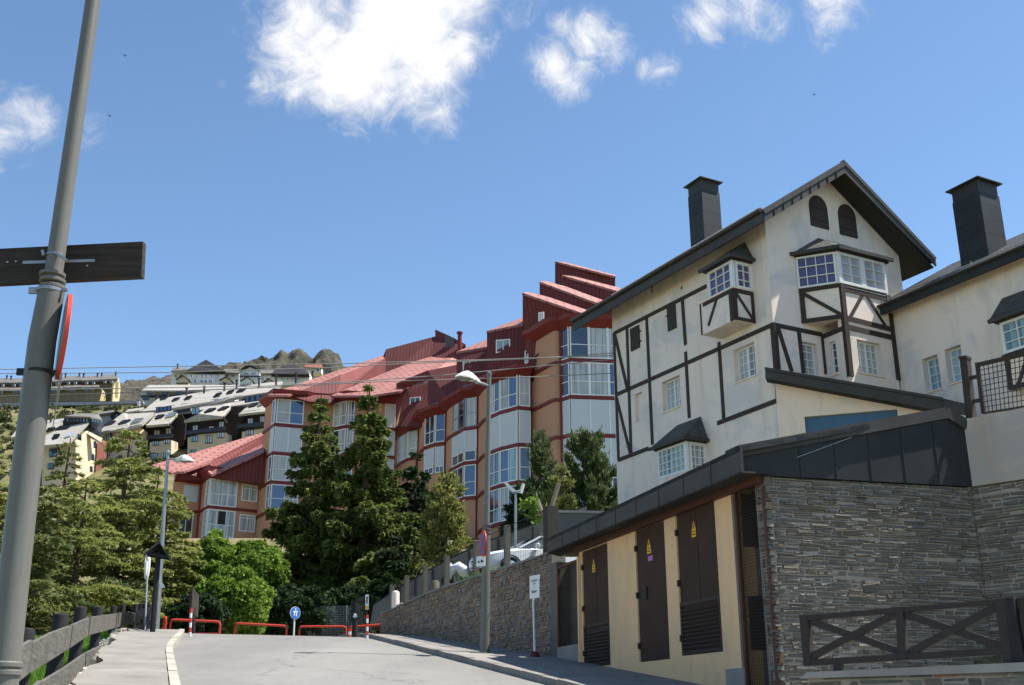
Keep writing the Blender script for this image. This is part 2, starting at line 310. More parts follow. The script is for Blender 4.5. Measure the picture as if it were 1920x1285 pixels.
class MB:
    def __init__(s): s.v = []; s.f = []
    def poly(s, pts, flip=False):
        i = len(s.v); s.v += [tuple(p) for p in pts]; r = list(range(i, i+len(pts))); s.f.append(r[::-1] if flip else r); return s
    def hexa(s, a, b):
        """a, b: two matching quads (4 points each)"""
        i = len(s.v); s.v += [tuple(p) for p in list(a)+list(b)]
        s.f += [[i+3, i+2, i+1, i], [i+4, i+5, i+6, i+7]] + [[i+k, i+(k+1) % 4, i+4+(k+1) % 4, i+4+k] for k in range(4)]; return s
    def box(s, f, s0, s1, n0, n1, z0, z1):
        c = [(s0, z0), (s1, z0), (s1, z1), (s0, z1)]
        return s.hexa([f.pt(u, n0, z) for u, z in c], [f.pt(u, n1, z) for u, z in c])
    def prism(s, f, poly, n0, n1, holes=()):
        loops = [list(poly)] + [list(h) for h in holes]
        flat = [p for l in loops for p in l]
        tri = tessellate_polygon([[Vector((p[0], p[1], 0)) for p in l] for l in loops])
        i = len(s.v); s.v += [tuple(f.pt(u, n1, z)) for u, z in flat]; j = len(s.v); s.v += [tuple(f.pt(u, n0, z)) for u, z in flat]
        for t in tri: s.f.append([i+k for k in t]); s.f.append([j+k for k in t][::-1])
        k = 0
        for l in loops:
            m = len(l)
            for q in range(m): a, b = k+q, k+(q+1) % m; s.f.append([i+a, i+b, j+b, j+a])
            k += m
        return s
    def slab(s, pts, vec):
        """polygon of world points thickened by vec"""
        vec = Vector(vec); m = len(pts); i = len(s.v); s.v += [tuple(p) for p in pts] + [tuple(Vector(p)+vec) for p in pts]
        s.f.append(list(range(i, i+m))); s.f.append(list(range(i+m, i+2*m))[::-1])
        for k in range(m): s.f.append([i+k, i+(k+1) % m, i+m+(k+1) % m, i+m+k])
        return s
    def beam(s, f, p, q, w, n0, n1):
        p = Vector(p); q = Vector(q); d = (q-p).normalized(); e = Vector((-d.y, d.x))*w/2
        return s.hexa([f.pt(*(c.x, n0, c.y)) for c in (p-e, q-e, q+e, p+e)], [f.pt(*(c.x, n1, c.y)) for c in (p-e, q-e, q+e, p+e)])
    def bar(s, a, b, w, h=None, up=(0, 0, 1)):
        a = Vector(a); b = Vector(b); h = h or w; d = (b-a).normalized(); u = Vector(up); x = d.cross(u)
        if x.length < 1e-4: x = d.cross(Vector((1, 0, 0)))
        x.normalize(); y = x.cross(d).normalized(); x = x*w/2; y = y*h/2
        return s.hexa([a-x-y, a+x-y, a+x+y, a-x+y], [b-x-y, b+x-y, b+x+y, b-x+y])
    def tube(s, pts, rad, seg=10, cap=True):
        pts = [Vector(p) for p in pts]; rad = rad if isinstance(rad, (list, tuple)) else [rad]*len(pts); i = len(s.v); m = len(pts)
        ref = Vector((0.13, 0.31, 1)).normalized()
        if abs((pts[-1]-pts[0]).normalized().dot(ref)) > .9: ref = Vector((1, 0.1, 0)).normalized()
        for k, p in enumerate(pts):
            d = (pts[min(k+1, m-1)]-pts[max(k-1, 0)]).normalized(); x = d.cross(ref).normalized(); y = d.cross(x)
            for q in range(seg):
                a = 2*PI*q/seg; s.v.append(tuple(p+(x*math.cos(a)+y*math.sin(a))*rad[k]))
        for k in range(m-1):
            for q in range(seg): a = i+k*seg+q; b = i+k*seg+(q+1) % seg; s.f.append([a, b, b+seg, a+seg])
        if cap: s.f.append([i+q for q in range(seg)][::-1]); s.f.append([i+(m-1)*seg+q for q in range(seg)])
        return s
    def build(s, name, mat, parent=None, root=None, smooth=False, hide_uv=False):
        me = bpy.data.meshes.new(name); o = bpy.data.objects.new(name, me); col.objects.link(o)
        base = Vector((0, 0, 0))
        if parent is not None:
            o.parent = parent; base = parent_base(parent)
        elif root is not None: base = Vector(root); o.location = base; BASES[o.name] = base
        vs = np.array(s.v, dtype=np.float64) - np.array(base)
        me.from_pydata(vs.tolist(), [], s.f); me.update()
        autouv(me, np.array(base))
        me.materials.append(MATS[mat])
        if smooth: me.polygons.foreach_set('use_smooth', [True]*len(me.polygons))
        if smooth == 'auto': me.set_sharp_from_angle(angle=math.radians(35))
        return o
BASES = {}
def parent_base(p):
    while p.parent is not None: p = p.parent
    return BASES.get(p.name, Vector((0, 0, 0)))
def autouv(me, base):
    n = len(me.vertices); co = np.empty(n*3); me.vertices.foreach_get('co', co); co = co.reshape(-1, 3)+base
    nf = len(me.polygons); no = np.empty(nf*3); me.polygons.foreach_get('normal', no); no = no.reshape(-1, 3)
    lt = np.empty(nf, dtype=np.int32); me.polygons.foreach_get('loop_total', lt)
    nl = len(me.loops); vi = np.empty(nl, dtype=np.int32); me.loops.foreach_get('vertex_index', vi)
    u = np.stack([-no[:, 1], no[:, 0], np.zeros(nf)], 1); ln = np.linalg.norm(u, axis=1)
    flat = np.abs(no[:, 2]) > .97; u[~flat] /= np.maximum(1e-9, ln[~flat, None]); u[flat] = (1, 0, 0)
    v = np.cross(no, u); v[flat] = (0, 1, 0); fi = np.repeat(np.arange(nf), lt); c = co[vi]
    uv = np.stack([(c*u[fi]).sum(1), (c*v[fi]).sum(1)], 1)
    l = me.uv_layers.new(name='UVMap'); l.data.foreach_set('uv', uv.ravel())
def quads(name, mat, V, parent):
    """V: (N,4,3) world coords -> one mesh of loose quads"""
    n = len(V); me = bpy.data.meshes.new(name); base = np.array(parent_base(parent)); co = (V-base).reshape(-1, 3).astype(np.float32)
    me.vertices.add(n*4); me.vertices.foreach_set('co', co.ravel()); me.loops.add(n*4); me.loops.foreach_set('vertex_index', np.arange(n*4, dtype=np.int32))
    me.polygons.add(n); me.polygons.foreach_set('loop_start', np.arange(0, n*4, 4, dtype=np.int32)); me.polygons.foreach_set('loop_total', np.full(n, 4, dtype=np.int32))
    me.update(calc_edges=True); me.materials.append(MATS[mat]); o = bpy.data.objects.new(name, me); col.objects.link(o); o.parent = parent; return o
def thing(name, label, cat, loc, group=None):
    o = bpy.data.objects.new(name, None); col.objects.link(o); o.location = loc; o.empty_display_size = .3
    BASES[o.name] = Vector(loc); o['label'] = label; o['category'] = cat
    if group: o['group'] = group
    return o
def tag(o, label, cat, group=None):
    o['label'] = label; o['category'] = cat
    if group: o['group'] = group
    return o
def struct(o): o['kind'] = 'structure'; return o

def window(f, s0, s1, z0, z1, n, cols, rows, gm, par, fm='pvc', fw=.07, mw=.04, dep=.06, name='window', split=None):
    """framed window; 'rows' bars across. pane lies behind the frame"""
    m = MB(); m.box(f, s0, s0+fw, n, n+dep, z0, z1); m.box(f, s1-fw, s1, n, n+dep, z0, z1)
    m.box(f, s0+fw, s1-fw, n, n+dep, z0, z0+fw); m.box(f, s0+fw, s1-fw, n, n+dep, z1-fw, z1)
    for i in range(1, cols):
        c = s0+(s1-s0)*i/cols; w = mw if split is None or i not in split else fw*1.6
        m.box(f, c-w/2, c+w/2, n+.006, n+dep-.008, z0+fw, z1-fw)
    rr = rows if isinstance(rows, (list, tuple)) else [i/rows for i in range(1, rows)]
    for r in rr: c = z0+(z1-z0)*r; m.box(f, s0+fw, s1-fw, n+.01, n+dep-.014, c-mw/2, c+mw/2)
    w = m.build(name, fm, par)
    if isinstance(gm, (list, tuple)):
        for i in range(cols): a = s0+(s1-s0)*i/cols; b = s0+(s1-s0)*(i+1)/cols; g = MB(); g.box(f, max(a, s0+fw*.6), min(b, s1-fw*.6), n-.02, n+.003, z0+fw*.6, z1-fw*.6); g.build('pane', gm[i % len(gm)], w)
        return w
    g = MB(); g.box(f, s0+fw*.6, s1-fw*.6, n-.02, n+.003, z0+fw*.6, z1-fw*.6); g.build('pane', gm, w); return w
def rectpx(f, x0, y0, x1, y1, n=0.):
    """rectangle from its top-left and bottom-right pixel"""
    a = f.px(x0, y0, n); b = f.px(x1, y1, n); return a[0], b[0], b[1], a[1]
def rect(s0, s1, z0, z1): return [(s0, z0), (s1, z0), (s1, z1), (s0, z1)]

def stones(f, s0, s1, zb, zt, h, w, mat, par, n0=0., jit=.03, name='stonework', gap=.012, seed=1, hv=.35):
    """dry courses of individual irregular stones between zb(s) and zt(s)"""
    r = random.Random(seed); m = MB(); z = min(zb(s0), zb(s1)); top = max(zt(s0), zt(s1))
    while z < top:
        hh = h*r.uniform(1-hv, 1+hv); s = s0 - r.uniform(0, w)
        while s < s1:
            ww = w*r.choice((.5, .8, 1, 1.3, 1.8))*r.uniform(.8, 1.2); a = max(s, s0); b = min(s+ww, s1); c = (a+b)/2
            parts = [(0, 1)] if r.random() < .7 else [(0, .5), (.5, 1)]
            for p0, p1 in parts:
                za = max(z+hh*p0+gap/2, zb(c)); zz = min(z+hh*p1-gap/2, zt(c))
                if b-a > .03 and zz-za > .012:
                    d = n0+r.uniform(.0, jit); e = min(.02, (b-a)*.12, (zz-za)*.3); q = lambda k: r.uniform(-k, k)
                    A = [f.pt(a+gap/2+q(e), n0-.05, za+q(e*.6)), f.pt(b-gap/2+q(e), n0-.05, za+q(e*.6)), f.pt(b-gap/2+q(e), n0-.05, zz+q(e*.6)), f.pt(a+gap/2+q(e), n0-.05, zz+q(e*.6))]
                    B = []
                    for v_, (du, dz) in zip(A, ((1, 1), (-1, 1), (-1, -1), (1, -1))):
                        B.append(v_ + f.t*du*e*.7 + Vector((0, 0, dz*e*.5)) + f.n*(.05+d-n0+q(jit*.25)))
                    m.hexa(A, B)
            s += ww
        z += hh
    return m.build(name, mat, par)
def text(body, size, f, s, z, n, mat, par, name='lettering', sx=1.):
    c = bpy.data.curves.new('t', 'FONT'); c.body = body; c.size = size; c.align_x = 'CENTER'; c.extrude = .002
    o = bpy.data.objects.new('t', c); me = bpy.data.meshes.new_from_object(o); m = MB()
    for v in me.vertices: m.v.append(tuple(f.pt(s+v.co.x*sx, n+v.co.z, z+v.co.y)))
    m.f = [list(p.vertices) for p in me.polygons]; bpy.data.objects.remove(o); bpy.data.meshes.remove(me)
    return m.build(name, mat, par)
# ================================================================ ground, road, pavements
from mathutils import noise as mnoise
def rz(a):
    if a < 36: return .11*a
    if a < 46: return .11*a-.0055*(a-36)**2
    return .11*46-.55-.004*(a-46)
PROF = [(-50, 4.4), (46, 4.4), (56, 5.2), (66, 9.5), (76, 13.), (90, 15.5), (105, 17.), (125, 18.5), (180, 34), (230, 47), (262, 60), (300, 82), (335, 95.), (420, 114), (560, 150), (800, 205), (1200, 290), (2600, 300)]
def prof(y):
    for (a, b), (c, d) in zip(PROF, PROF[1:]):
        if y < c: return b+(d-b)*max(0, (y-a))/(c-a)
    return PROF[-1][1]
def sm(x, a, b):
    t = max(0., min(1., (x-a)/(b-a))); return t*t*(3-2*t)
def ground(x, y):
    v = Vector((x, y, 0)); a = v.dot(SA); b = v.dot(SB)
    road = rz(a)-.10
    if b < -1.: zz = road-.05-min(3., .10*(-1.-b))
    elif b > 11.6 and a > 16.5: zz = 5.15
    else: zz = road
    t = sm(y, 47, 64); far = prof(y)
    if y > 110:
        far += (mnoise.fractal(Vector((x*.02, y*.02, 3)), 1, 2, 5)*4*sm(y, 110, 300))
        far -= max(0, (-x-.62*y))*.0
    return zz*(1-t)+far*t
def terrain():
    ys = [-400, -200, -100, -40, -20, -8, 0]+[i for i in range(3, 60, 1)]+list(range(60, 130, 2))+list(range(130, 450, 4))+list(range(450, 1000, 20))+[1000+60*i for i in range(1, 28)]
    n = 150; m = MB()
    for y in ys:
        w = 42+max(0, y)*.75+max(0, -y)*1.2
        for i in range(n+1): x = -w+2*w*i/n; m.v.append((x, y, ground(x, y)))
    for j in range(len(ys)-1):
        for i in range(n): a = j*(n+1)+i; m.f.append([a, a+1, a+n+2, a+n+1])
    o = struct(m.build('ground', 'hillside', root=(0, 0, 0), smooth=True)); return o
terrain()
KL, KR = .48, 6.95     # kerb lines (b)
WA = [(15., 9.5), (26.6, 9.5), (41.5, 8.05)]     # foot of the right hand wall (a, b)
def wallb(a):
    if a < 26.6: return 9.5
    return 9.5-(a-26.6)*(9.5-8.05)/14.9
def kr(a): return KR + max(0, a-30)*.006 - sm(a, 30, 42)*.1
def kl(a): return KL + .55*sm(a, 26, 40)
def strip(name, mat, fb0, fb1, a0, a1, dz, thick=0, step=1.0, sub=4):
    m = MB(); n = int((a1-a0)/step); A = [a0+(a1-a0)*i/n for i in range(n+1)]
    for a in A:
        for k in range(sub+1):
            b = fb0(a)+(fb1(a)-fb0(a))*k/sub; m.v.append(tuple(st(a, b, rz(a)+dz)))
    w = sub+1
    for j in range(n):
        for i in range(sub): p = j*w+i; m.f.append([p, p+1, p+w+1, p+w])
    if thick:
        base = len(m.v); m.v += [(x, y, z-thick) for x, y, z in m.v]
        for j in range(n):
            for i, fl in ((0, 0), (sub, 1)):
                p = j*w+i; q = p+w; m.f.append([p, q, base+q, base+p] if fl else [q, p, base+p, base+q])
    return m.build(name, mat, root=(0, 0, 0))
struct(strip('road', 'asphalt', kl, kr, -30, 62, 0., sub=8))
struct(strip('pavement_left', 'pavement', lambda a: -.98+.12*math.sin(a*.9)+.05*math.sin(a*2.3)+.25*sm(a, 30, 40), lambda a: kl(a)-.16, -30, 43, .12, .4, .5))
struct(strip('pavement_right', 'pavement', lambda a: kr(a)+.16, lambda a: wallb(a)+.02, -30, 44, .12, .4))
def kerb(name, fb, sgn, mat, label):
    r = random.Random(3); m = MB(); a = -6.
    while a < 43.5:
        L = r.uniform(.7, 1.1); b = fb(a); b1 = fb(a+L); j = r.uniform(-.008, .008)
        lo = [st(a+.01, b, rz(a)-.15), st(a+L-.012, b1, rz(a+L)-.15), st(a+L-.012, b1-sgn*.17, rz(a+L)-.15), st(a+.01, b-sgn*.17, rz(a)-.15)]
        hi = [st(a+.012, b-sgn*.015, rz(a)+.135+j), st(a+L-.014, b1-sgn*.015, rz(a+L)+.135+j), st(a+L-.014, b1-sgn*.165, rz(a+L)+.14+j), st(a+.012, b-sgn*.165, rz(a)+.14+j)]
        m.hexa(lo, hi); a += L
    struct(m.build(name, mat, root=(0, 0, 0)))
kerb('kerb_left', lambda a: kl(a)+.01, 1, 'kerb', ''); kerb('kerb_right', lambda a: kr(a)-.01, -1, 'kerb_dark', '')
# verge stones along the left pavement edge
m = MB(); r = random.Random(5)
for i in range(70):
    a = 9+i*.46+r.uniform(-.1, .1); b = -1.08+r.uniform(-.12, .06)+.25*sm(a, 30, 40); s = r.uniform(.06, .17); c = st(a, b, rz(a)+.03); q = lambda: r.uniform(-.3, .3)*s
    A = [c+SA*x*s+SB*y*s+Vector((q(), q(), -.1)) for x, y in ((-1, -.8), (1, -.8), (1, .8), (-1, .8))]
    B = [c+SA*x*s*.7+SB*y*s*.6+Vector((q(), q(), .09+q())) for x, y in ((-1, -1), (1, -1), (1, 1), (-1, 1))]
    m.hexa(A, B)
o = m.build('verge_stones', 'kerb', root=(0, 0, 0), smooth='auto'); tag(o, 'broken pale edging stones lining the left pavement by the wooden fence', 'stones'); o['kind'] = 'stuff'
# grass behind the fence and weeds
def grass(name, label, pts, n, hgt, w=.02, seed=1):
    R = np.random.default_rng(seed); i = R.integers(0, len(pts), n); p = np.array(pts)[i]+np.c_[R.normal(0, .12, (n, 2)), np.zeros(n)]
    az = R.uniform(0, 2*PI, n); h = hgt*R.uniform(.5, 1.3, n); d = np.c_[np.cos(az), np.sin(az), np.zeros(n)]*w; lean = np.c_[R.normal(0, .35, (n, 2))*h[:, None], h]
    V = np.stack([p-d, p+d, p+lean+d*.2, p+lean-d*.2], 1)
    root = thing(name, label, 'grass', tuple(pts[0])); root['kind'] = 'stuff'
    o = quads('blades', 'grass_blade', V, root); return root
def gobj(name, label, cat, pts, n, hgt, w=.02, seed=1):
    R = np.random.default_rng(seed); i = R.integers(0, len(pts), n); p = np.array(pts)[i]+np.c_[R.normal(0, .12, (n, 2)), np.zeros(n)]
    az = R.uniform(0, 2*PI, n); h = hgt*R.uniform(.5, 1.3, n); d = np.c_[np.cos(az), np.sin(az), np.zeros(n)]*w; lean = np.c_[R.normal(0, .35, (n, 2))*h[:, None], h]
    V = np.stack([p-d, p+d, p+lean+d*.2, p+lean-d*.2], 1)
    class _P: parent = None; name = '__none'
    n_ = len(V); me = bpy.data.meshes.new(name); me.from_pydata(V.reshape(-1, 3).tolist(), [], np.arange(n_*4).reshape(-1, 4).tolist()); me.materials.append(MATS['grass_blade'])
    o = bpy.data.objects.new(name, me); col.objects.link(o); tag(o, label, cat); o['kind'] = 'stuff'; return o
pts = []
for i in range(2500):
    a = random.uniform(6, 40); b = random.uniform(-5.5, -1.15); q = st(a, b); pts.append((q.x, q.y, ground(q.x, q.y)-.02))
gobj('grass', 'bright green grass growing on the verge behind the wooden fence', 'grass', pts, 60000, .22, .012)
pts = [tuple(st(a, wallb(a)+.35+random.uniform(0, .4), 5.35)) for a in [random.uniform(30.4, 33.6) for _ in range(200)]]
gobj('weeds', 'bright green weeds in front of the white car on top of the stone wall', 'weeds', pts, 2500, .34, .014)

# ---------------------------------------------------------------- rocky hills on the skyline
def hill(name, line, Y, depth, amp, mat='rock', base=None, seed=0, n=160, rows=36, fs=1.):
    """ridge through the given pixel line at distance Y: a real mound with a front and a back slope"""
    pts = [P(x, y, Y) for x, y in line]; xs = [p.x for p in pts]; zs = [p.z for p in pts]; m = MB()
    for j in range(rows+1):
        t = -1+2*j/rows
        for i in range(n+1):
            x = xs[0]+(xs[-1]-xs[0])*i/n; k = np.interp(x, xs, zs); zb = base if base is not None else k*.7
            e = max(0, 1-abs(t)**1.3); q = Vector((x*fs/amp, t*depth*fs/amp, seed)); nz = mnoise.ridged_multi_fractal(q, .9, 2.1, 6, 1., 2.)-1.2
            m.v.append((x, Y+t*depth+mnoise.noise(q*1.7)*amp*.3, zb+(k-zb)*e+nz*amp*.22*min(1, e*3)))
    for j in range(rows):
        for i in range(n): a = j*(n+1)+i; m.f.append([a, a+1, a+n+2, a+n+1])
    return struct(m.build(name, mat, root=(0, 0, 0), smooth=False))
hill('rocky_peak', [(380, 715), (415, 690), (440, 686), (455, 683), (470, 678), (480, 676), (500, 668), (520, 664), (532, 659), (550, 656), (562, 656), (574, 662), (582, 672), (588, 674), (596, 665), (606, 660), (618, 659), (630, 664), (638, 671), (644, 684), (665, 698), (700, 715)], 1400, 90, 26, base=340, fs=1.0)
hill('rocky_crag', [(405, 700), (422, 684), (430, 680), (446, 679), (455, 684), (470, 700)], 1150, 50, 12, base=290, seed=4)
hill('rocky_ridge', [(150, 735), (200, 731), (225, 727), (248, 725), (262, 719), (285, 718), (300, 711), (318, 712), (335, 708), (352, 702), (372, 712), (400, 715)], 620, 90, 11, base=150, seed=9)
hill('rubble_slope', [(205, 765), (222, 742), (238, 737), (255, 735), (270, 738), (283, 752), (300, 765)], 400, 28, 6, base=100, seed=2)
# ================================================================ street furniture
def gz(v): return ground(v[0], v[1])
# --- the big pole in front
YP = 7.6
root = P(2, 1300, YP); pb = Vector((root.x-.02, root.y, rz(root.dot(SA))))
T = thing('lamp_pole', 'thick grey two-stage metal pole in the left foreground carrying a plank and a sign', 'pole', pb)
jz = P(98, 530, YP); tp = P(176, -10, YP); lowtop = P(97.5, 541, YP)
m = MB(); m.tube([pb-Vector((0, 0, .3)), P(3, 1290, YP), P(42, 940, YP), P(79, 640, YP), lowtop], [.103, .103, .1, .098, .093], 40); m.build('lower_section', 'pole_paint', T, smooth='auto')
m = MB(); d = (tp-jz).normalized(); m.tube([jz, tp+d*2.4], [.066, .052], 36); m.build('upper_section', 'pole_paint', T, smooth='auto')
for py in (515, 527, 539):
    c = P(98.5, py, YP); m = MB(); m.tube([c-d*.02, c-d*.014, c+d*.008, c+d*.016], [.084, .094, .094, .080], 36); m.build('collar_ring', 'pole_paint', T, smooth='auto')
for py, px in ((1247, 8), (1262, 6)):
    c = P(px, py, YP); m = MB(); m.tube([c-d*.022, c-d*.012, c+d*.012, c+d*.022], [.106, .118, .118, .106], 36); m.build('base_ring', 'pole_paint', T, smooth='auto')
for (px, py, rr) in ((95, 547, .098), (74, 699, .100)):
    c = P(px, py, YP); m = MB(); m.tube([c-d*.012, c+d*.012], [rr+.002, rr+.002], 30); m.bar(c+Vector((-rr-.055, -.02, .0)), c+Vector((-rr+.02, -.02, 0)), .022, .05); m.bar(c+Vector((rr-.01, -.03, 0)), c+Vector((rr+.04, -.03, 0)), .02, .02); m.build('clamp_band', 'black_metal' if py > 600 else 'galvanised', T)
c = P(104, 480, YP); m = MB(); m.tube([c-d*.006, c+d*.006], [.07, .07], 24); m.bar(P(104, 474, YP-.07), P(125, 488, YP-.075), .03, .02); m.bar(P(80, 470, YP-.03), P(83, 480, YP-.03), .03, .02); m.build('wire_tie', 'galvanised', T)
# --- plank (direction board seen from behind)
YB = YP+.10
m = MB(); a = [P(-110, 472, YB), P(-110, 538, YB), P(265, 519, YB), P(268, 453, YB)]; m.slab(a, (0.01, .045, -.004))
o = m.build('plank', 'board_wood', root=a[3]); tag(o, 'dark weathered wooden plank fixed crosswise to the grey foreground pole', 'sign board')
m = MB(); m.slab([P(43, 490, YB-.004), P(43, 495.5, YB-.004), P(178, 491.5, YB-.004), P(178, 486.5, YB-.004)], (0, -.006, 0)); m.build('bracket_strip', 'galvanised', o)
for px, py in ((14, 492), (30, 491), (164, 499)): 
    c = P(px, py, YB-.006); m = MB(); m.tube([c, c-Vector((0, .008, 0))], .008, 8); m.build('bolt', 'galvanised', o)
# --- round sign seen edge on
def disc(f_o, axis, up, r, th, seg=40):
    """solid disc mesh lists: rim + two faces"""
    m = MB(); m.tube([Vector(f_o)-axis*th/2, Vector(f_o)+axis*th/2], r, seg); return m
cs = P(119, 632, YP-.01); view = Vector((cs.x, cs.y, 0)).normalized(); side = Vector((view.y, -view.x, 0)); ax = (side+view*(.045)).normalized()
o = disc(cs, ax, None, .318, .03).build('traffic_sign', 'red_paint', root=cs, smooth='auto'); tag(o, 'round red-rimmed traffic sign seen edge-on, strapped to the thick foreground pole', 'traffic sign')
disc(cs-ax*.017, ax, None, .29, .004).build('sign_back', 'galvanised', o, smooth='auto'); disc(cs+ax*.017, ax, None, .26, .004).build('sign_face', 'sign_white', o, smooth='auto')
m = MB(); a0, b0 = P(115, 700, YP-.1), P(100.5, 792, YP+.05); vv = view*.2; m.hexa([a0+Vector((-.010, 0, 0)), a0+Vector((.010, 0, 0)), a0+Vector((.010, 0, 0))+vv, a0+Vector((-.010, 0, 0))+vv], [b0+Vector((-.003, 0, 0)), b0+Vector((.003, 0, 0)), b0+Vector((.003, 0, 0))+vv, b0+Vector((-.003, 0, 0))+vv])
o = m.build('sign_plate', 'galvanised', root=a0); tag(o, 'thin pale supplementary plate seen edge-on just under the red-rimmed sign', 'plate')

# --- wooden fence
FN = Fr.between(st(50, -1.05), st(5, -1.05))      # plane along the street, s grows towards the camera
F = thing('wooden_fence', 'low fence of weathered grey planks on thick dark posts beside the left pavement', 'fence', st(14, -1.1, rz(14)))
_j = FN.px(229, 1160); JP = FN.pt(_j[0], 0, 0); FN2 = Fr.between(st(37.5, -.25).xy, JP.xy); LJ = (JP-FN2.o).length

def fence_poly(pix, name='rail'):
    f = FN2 if sum(p[0] for p in pix)/len(pix) > 230 else FN
    q = [f.px(x, y) for x, y in pix]; m = MB(); m.prism(f, q, 0.0, .045); m.build(name, 'grey_wood', F)
toprail = [((288, 1137), (286, 1151)), ((275, 1138.5), (275, 1152.5)), ((262, 1143), (260, 1162)), ((252.5, 1151), (250.5, 1172)), ((239, 1147), (238, 1170)), ((229, 1149), (225.5, 1175)), ((203, 1153), (200, 1182)), ((168.5, 1158), (165.5, 1192)), ((135.5, 1173), (130, 1216)), ((98, 1187), (91, 1241)), ((63, 1206), (54, 1263))]
lowrail = [((286, 1162), (285, 1174)), ((273, 1165.5), (272, 1181)), ((257, 1174), (255, 1192)), ((247, 1188), (244.5, 1207)), ((231, 1189), (229, 1210)), ((218.5, 1199), (216, 1222)), ((190, 1211), (187, 1240)), ((161, 1225), (158, 1262)), ((119, 1255), (112, 1296)), ((80, 1279), (70, 1330))]
def rails(L, joints):
    run = [L[0]]
    for i in range(1, len(L)):
        run.append(L[i])
        if i in joints or i == len(L)-1:
            tops = [p for p, _ in run]; bots = [q for _, q in run][::-1]
            tops[-1] = (tops[-1][0]+1.6, tops[-1][1]-.7) if i != len(L)-1 else tops[-1]
            bots[0] = (bots[0][0]+1.6, bots[0][1]-.7) if i != len(L)-1 else bots[0]
            fence_poly(tops+bots); run = [(( L[i][0][0]-1.6, L[i][0][1]+1), (L[i][1][0]-1.6, L[i][1][1]+1))] if False else [L[i]]
rails(toprail, (2, 3, 5, 7, 8)); rails(lowrail, (2, 4, 7, 8))
q0 = FN.px(62, 1206.5); q1 = FN.px(53, 1264); L1 = q0[0]+3.3
fence_poly.__doc__ = ''
m = MB(); m.prism(FN, [(q0[0]+.02, q0[1]+.03), (L1, q0[1]-.38), (L1, q1[1]-.38), (q0[0]+.02, q1[1])], 0., .045); m.build('rail', 'grey_wood', F)
q0 = FN.px(79, 1280); q1 = FN.px(69, 1331); L1 = q0[0]+3.6
m = MB(); m.prism(FN, [(q0[0]+.02, q0[1]+.02), (L1, q0[1]-.4), (L1, q1[1]-.4), (q0[0]+.02, q1[1])], 0., .045); m.build('rail', 'grey_wood', F)
FB = Fr(FN.o, FN.t)
for (px, py, r_) in ((47, 1178, .105), (115, 1151, .105), (152, 1138, .105), (185, 1138, .105), (214, 1136.5, .105), (231, 1133.5, .1), (250, 1141, .09), (255.5, 1133, .09), (265, 1132, .09), (272, 1132, .09), (281, 1133, .09)):
    fq = FN2 if px > 228 else FN; u, z = fq.px(px, py, .15); c = fq.pt(u, .15, z); g = rz(c.dot(SA))-.5; w = r_*.9
    m = MB(); m.tube([Vector((c.x, c.y, g)), Vector((c.x, c.y, z-.05)), Vector((c.x, c.y, z-.012)), Vector((c.x, c.y, z))], [r_*1.05, r_, r_*.93, r_*.7], 12); m.build('post', 'black_wood', F, smooth='auto')

# --- left street lamp
def on_road(px, py, dz=0.):
    Y = 8.
    while Y < 70:
        v = P(px, py, Y)
        if v.z < rz(v.dot(SA))+dz: return v
        Y += .05
    return v
def on_ground(px, py, b):   # point of the vertical plane at offset b
    f = Fr.between(st(60, b), st(5, b)); u, z = f.px(px, py); return f.pt(u, 0, z)
base = P(292, 1187, 38.5); YL = base.y
top = P(315, 851, YL); L_ = thing('street_lamp', 'slender grey street lamp with a white head, rising behind the little wooden roof post', 'street lamp', base, 'street lamps')
mid = P(305, 1000, YL)
m = MB(); m.tube([base-Vector((0, 0, .2)), P(293.5, 1165, YL), mid, top], [.115, .11, .075, .05], 16); m.tube([top, top+Vector((0, 0, .07)), top+Vector((0, 0, .12))], [.085, .085, .03], 12); m.build('pole', 'galvanised', L_, smooth='auto')
m = MB(); m.tube([P(316, 861, YL), P(334, 862, YL)], [.035, .03], 8); m.build('arm', 'galvanised', L_, smooth='auto')
def lamp_head(par, c, ax, L, W, H, mat='lamp_white'):
    """cobra head: domed shell along ax, flat glass underneath"""
    side = Vector((-ax.y, ax.x, 0)); up = Vector((0, 0, 1)); m = MB(); n = 14; k = 12
    for i in range(n+1):
        t = i/n; w = (math.sin(PI*min(1, t*.92+.08))**.6)*(.45+.55*t if t < .5 else 1.0)*W/2; h = (math.sin(PI*min(1, t*.93+.07))**.7)*H*(.55+.45*math.sin(PI*t))
        if i == n: w = h = .01
        for q in range(k+1):
            a = PI*q/k; m.v.append(tuple(c+ax*(t-.5)*L+side*w*math.cos(a)+up*h*math.sin(a)))
    for i in range(n):
        for q in range(k): a = i*(k+1)+q; m.f.append([a, a+1, a+k+2, a+k+1])
        m.f.append([i*(k+1), (i+1)*(k+1), (i+1)*(k+1)+k, i*(k+1)+k])
    hd = m.build('lamp_head', mat, par, smooth='auto'); m = MB()
    for t0, t1 in ((.38, .9),):
        m.hexa([c+ax*(t-.5)*L+side*s*W*.33+up*-.012 for t, s in ((t0, -1), (t1, -1), (t1, 1), (t0, 1))], [c+ax*(t-.5)*L+side*s*W*.36+up*.01 for t, s in ((t0, -1), (t1, -1), (t1, 1), (t0, 1))])
    m.build('lamp_glass', 'lamp_glass', hd); return hd
lamp_head(L_, P(345, 866, YL), Vector((1, -.15, 0)).normalized(), .78, .38, .26)
c = P(302, 1096, YL-.13); o = MB().slab([P(297, 1086, YL-.14), P(300, 1103, YL-.14), P(309.5, 1102, YL-.14), P(302, 1089, YL-.14)], (0, .01, 0)).build('notice_plate', 'sign_white', root=c); tag(o, 'small tilted white plate fixed halfway up the left street lamp', 'plate')
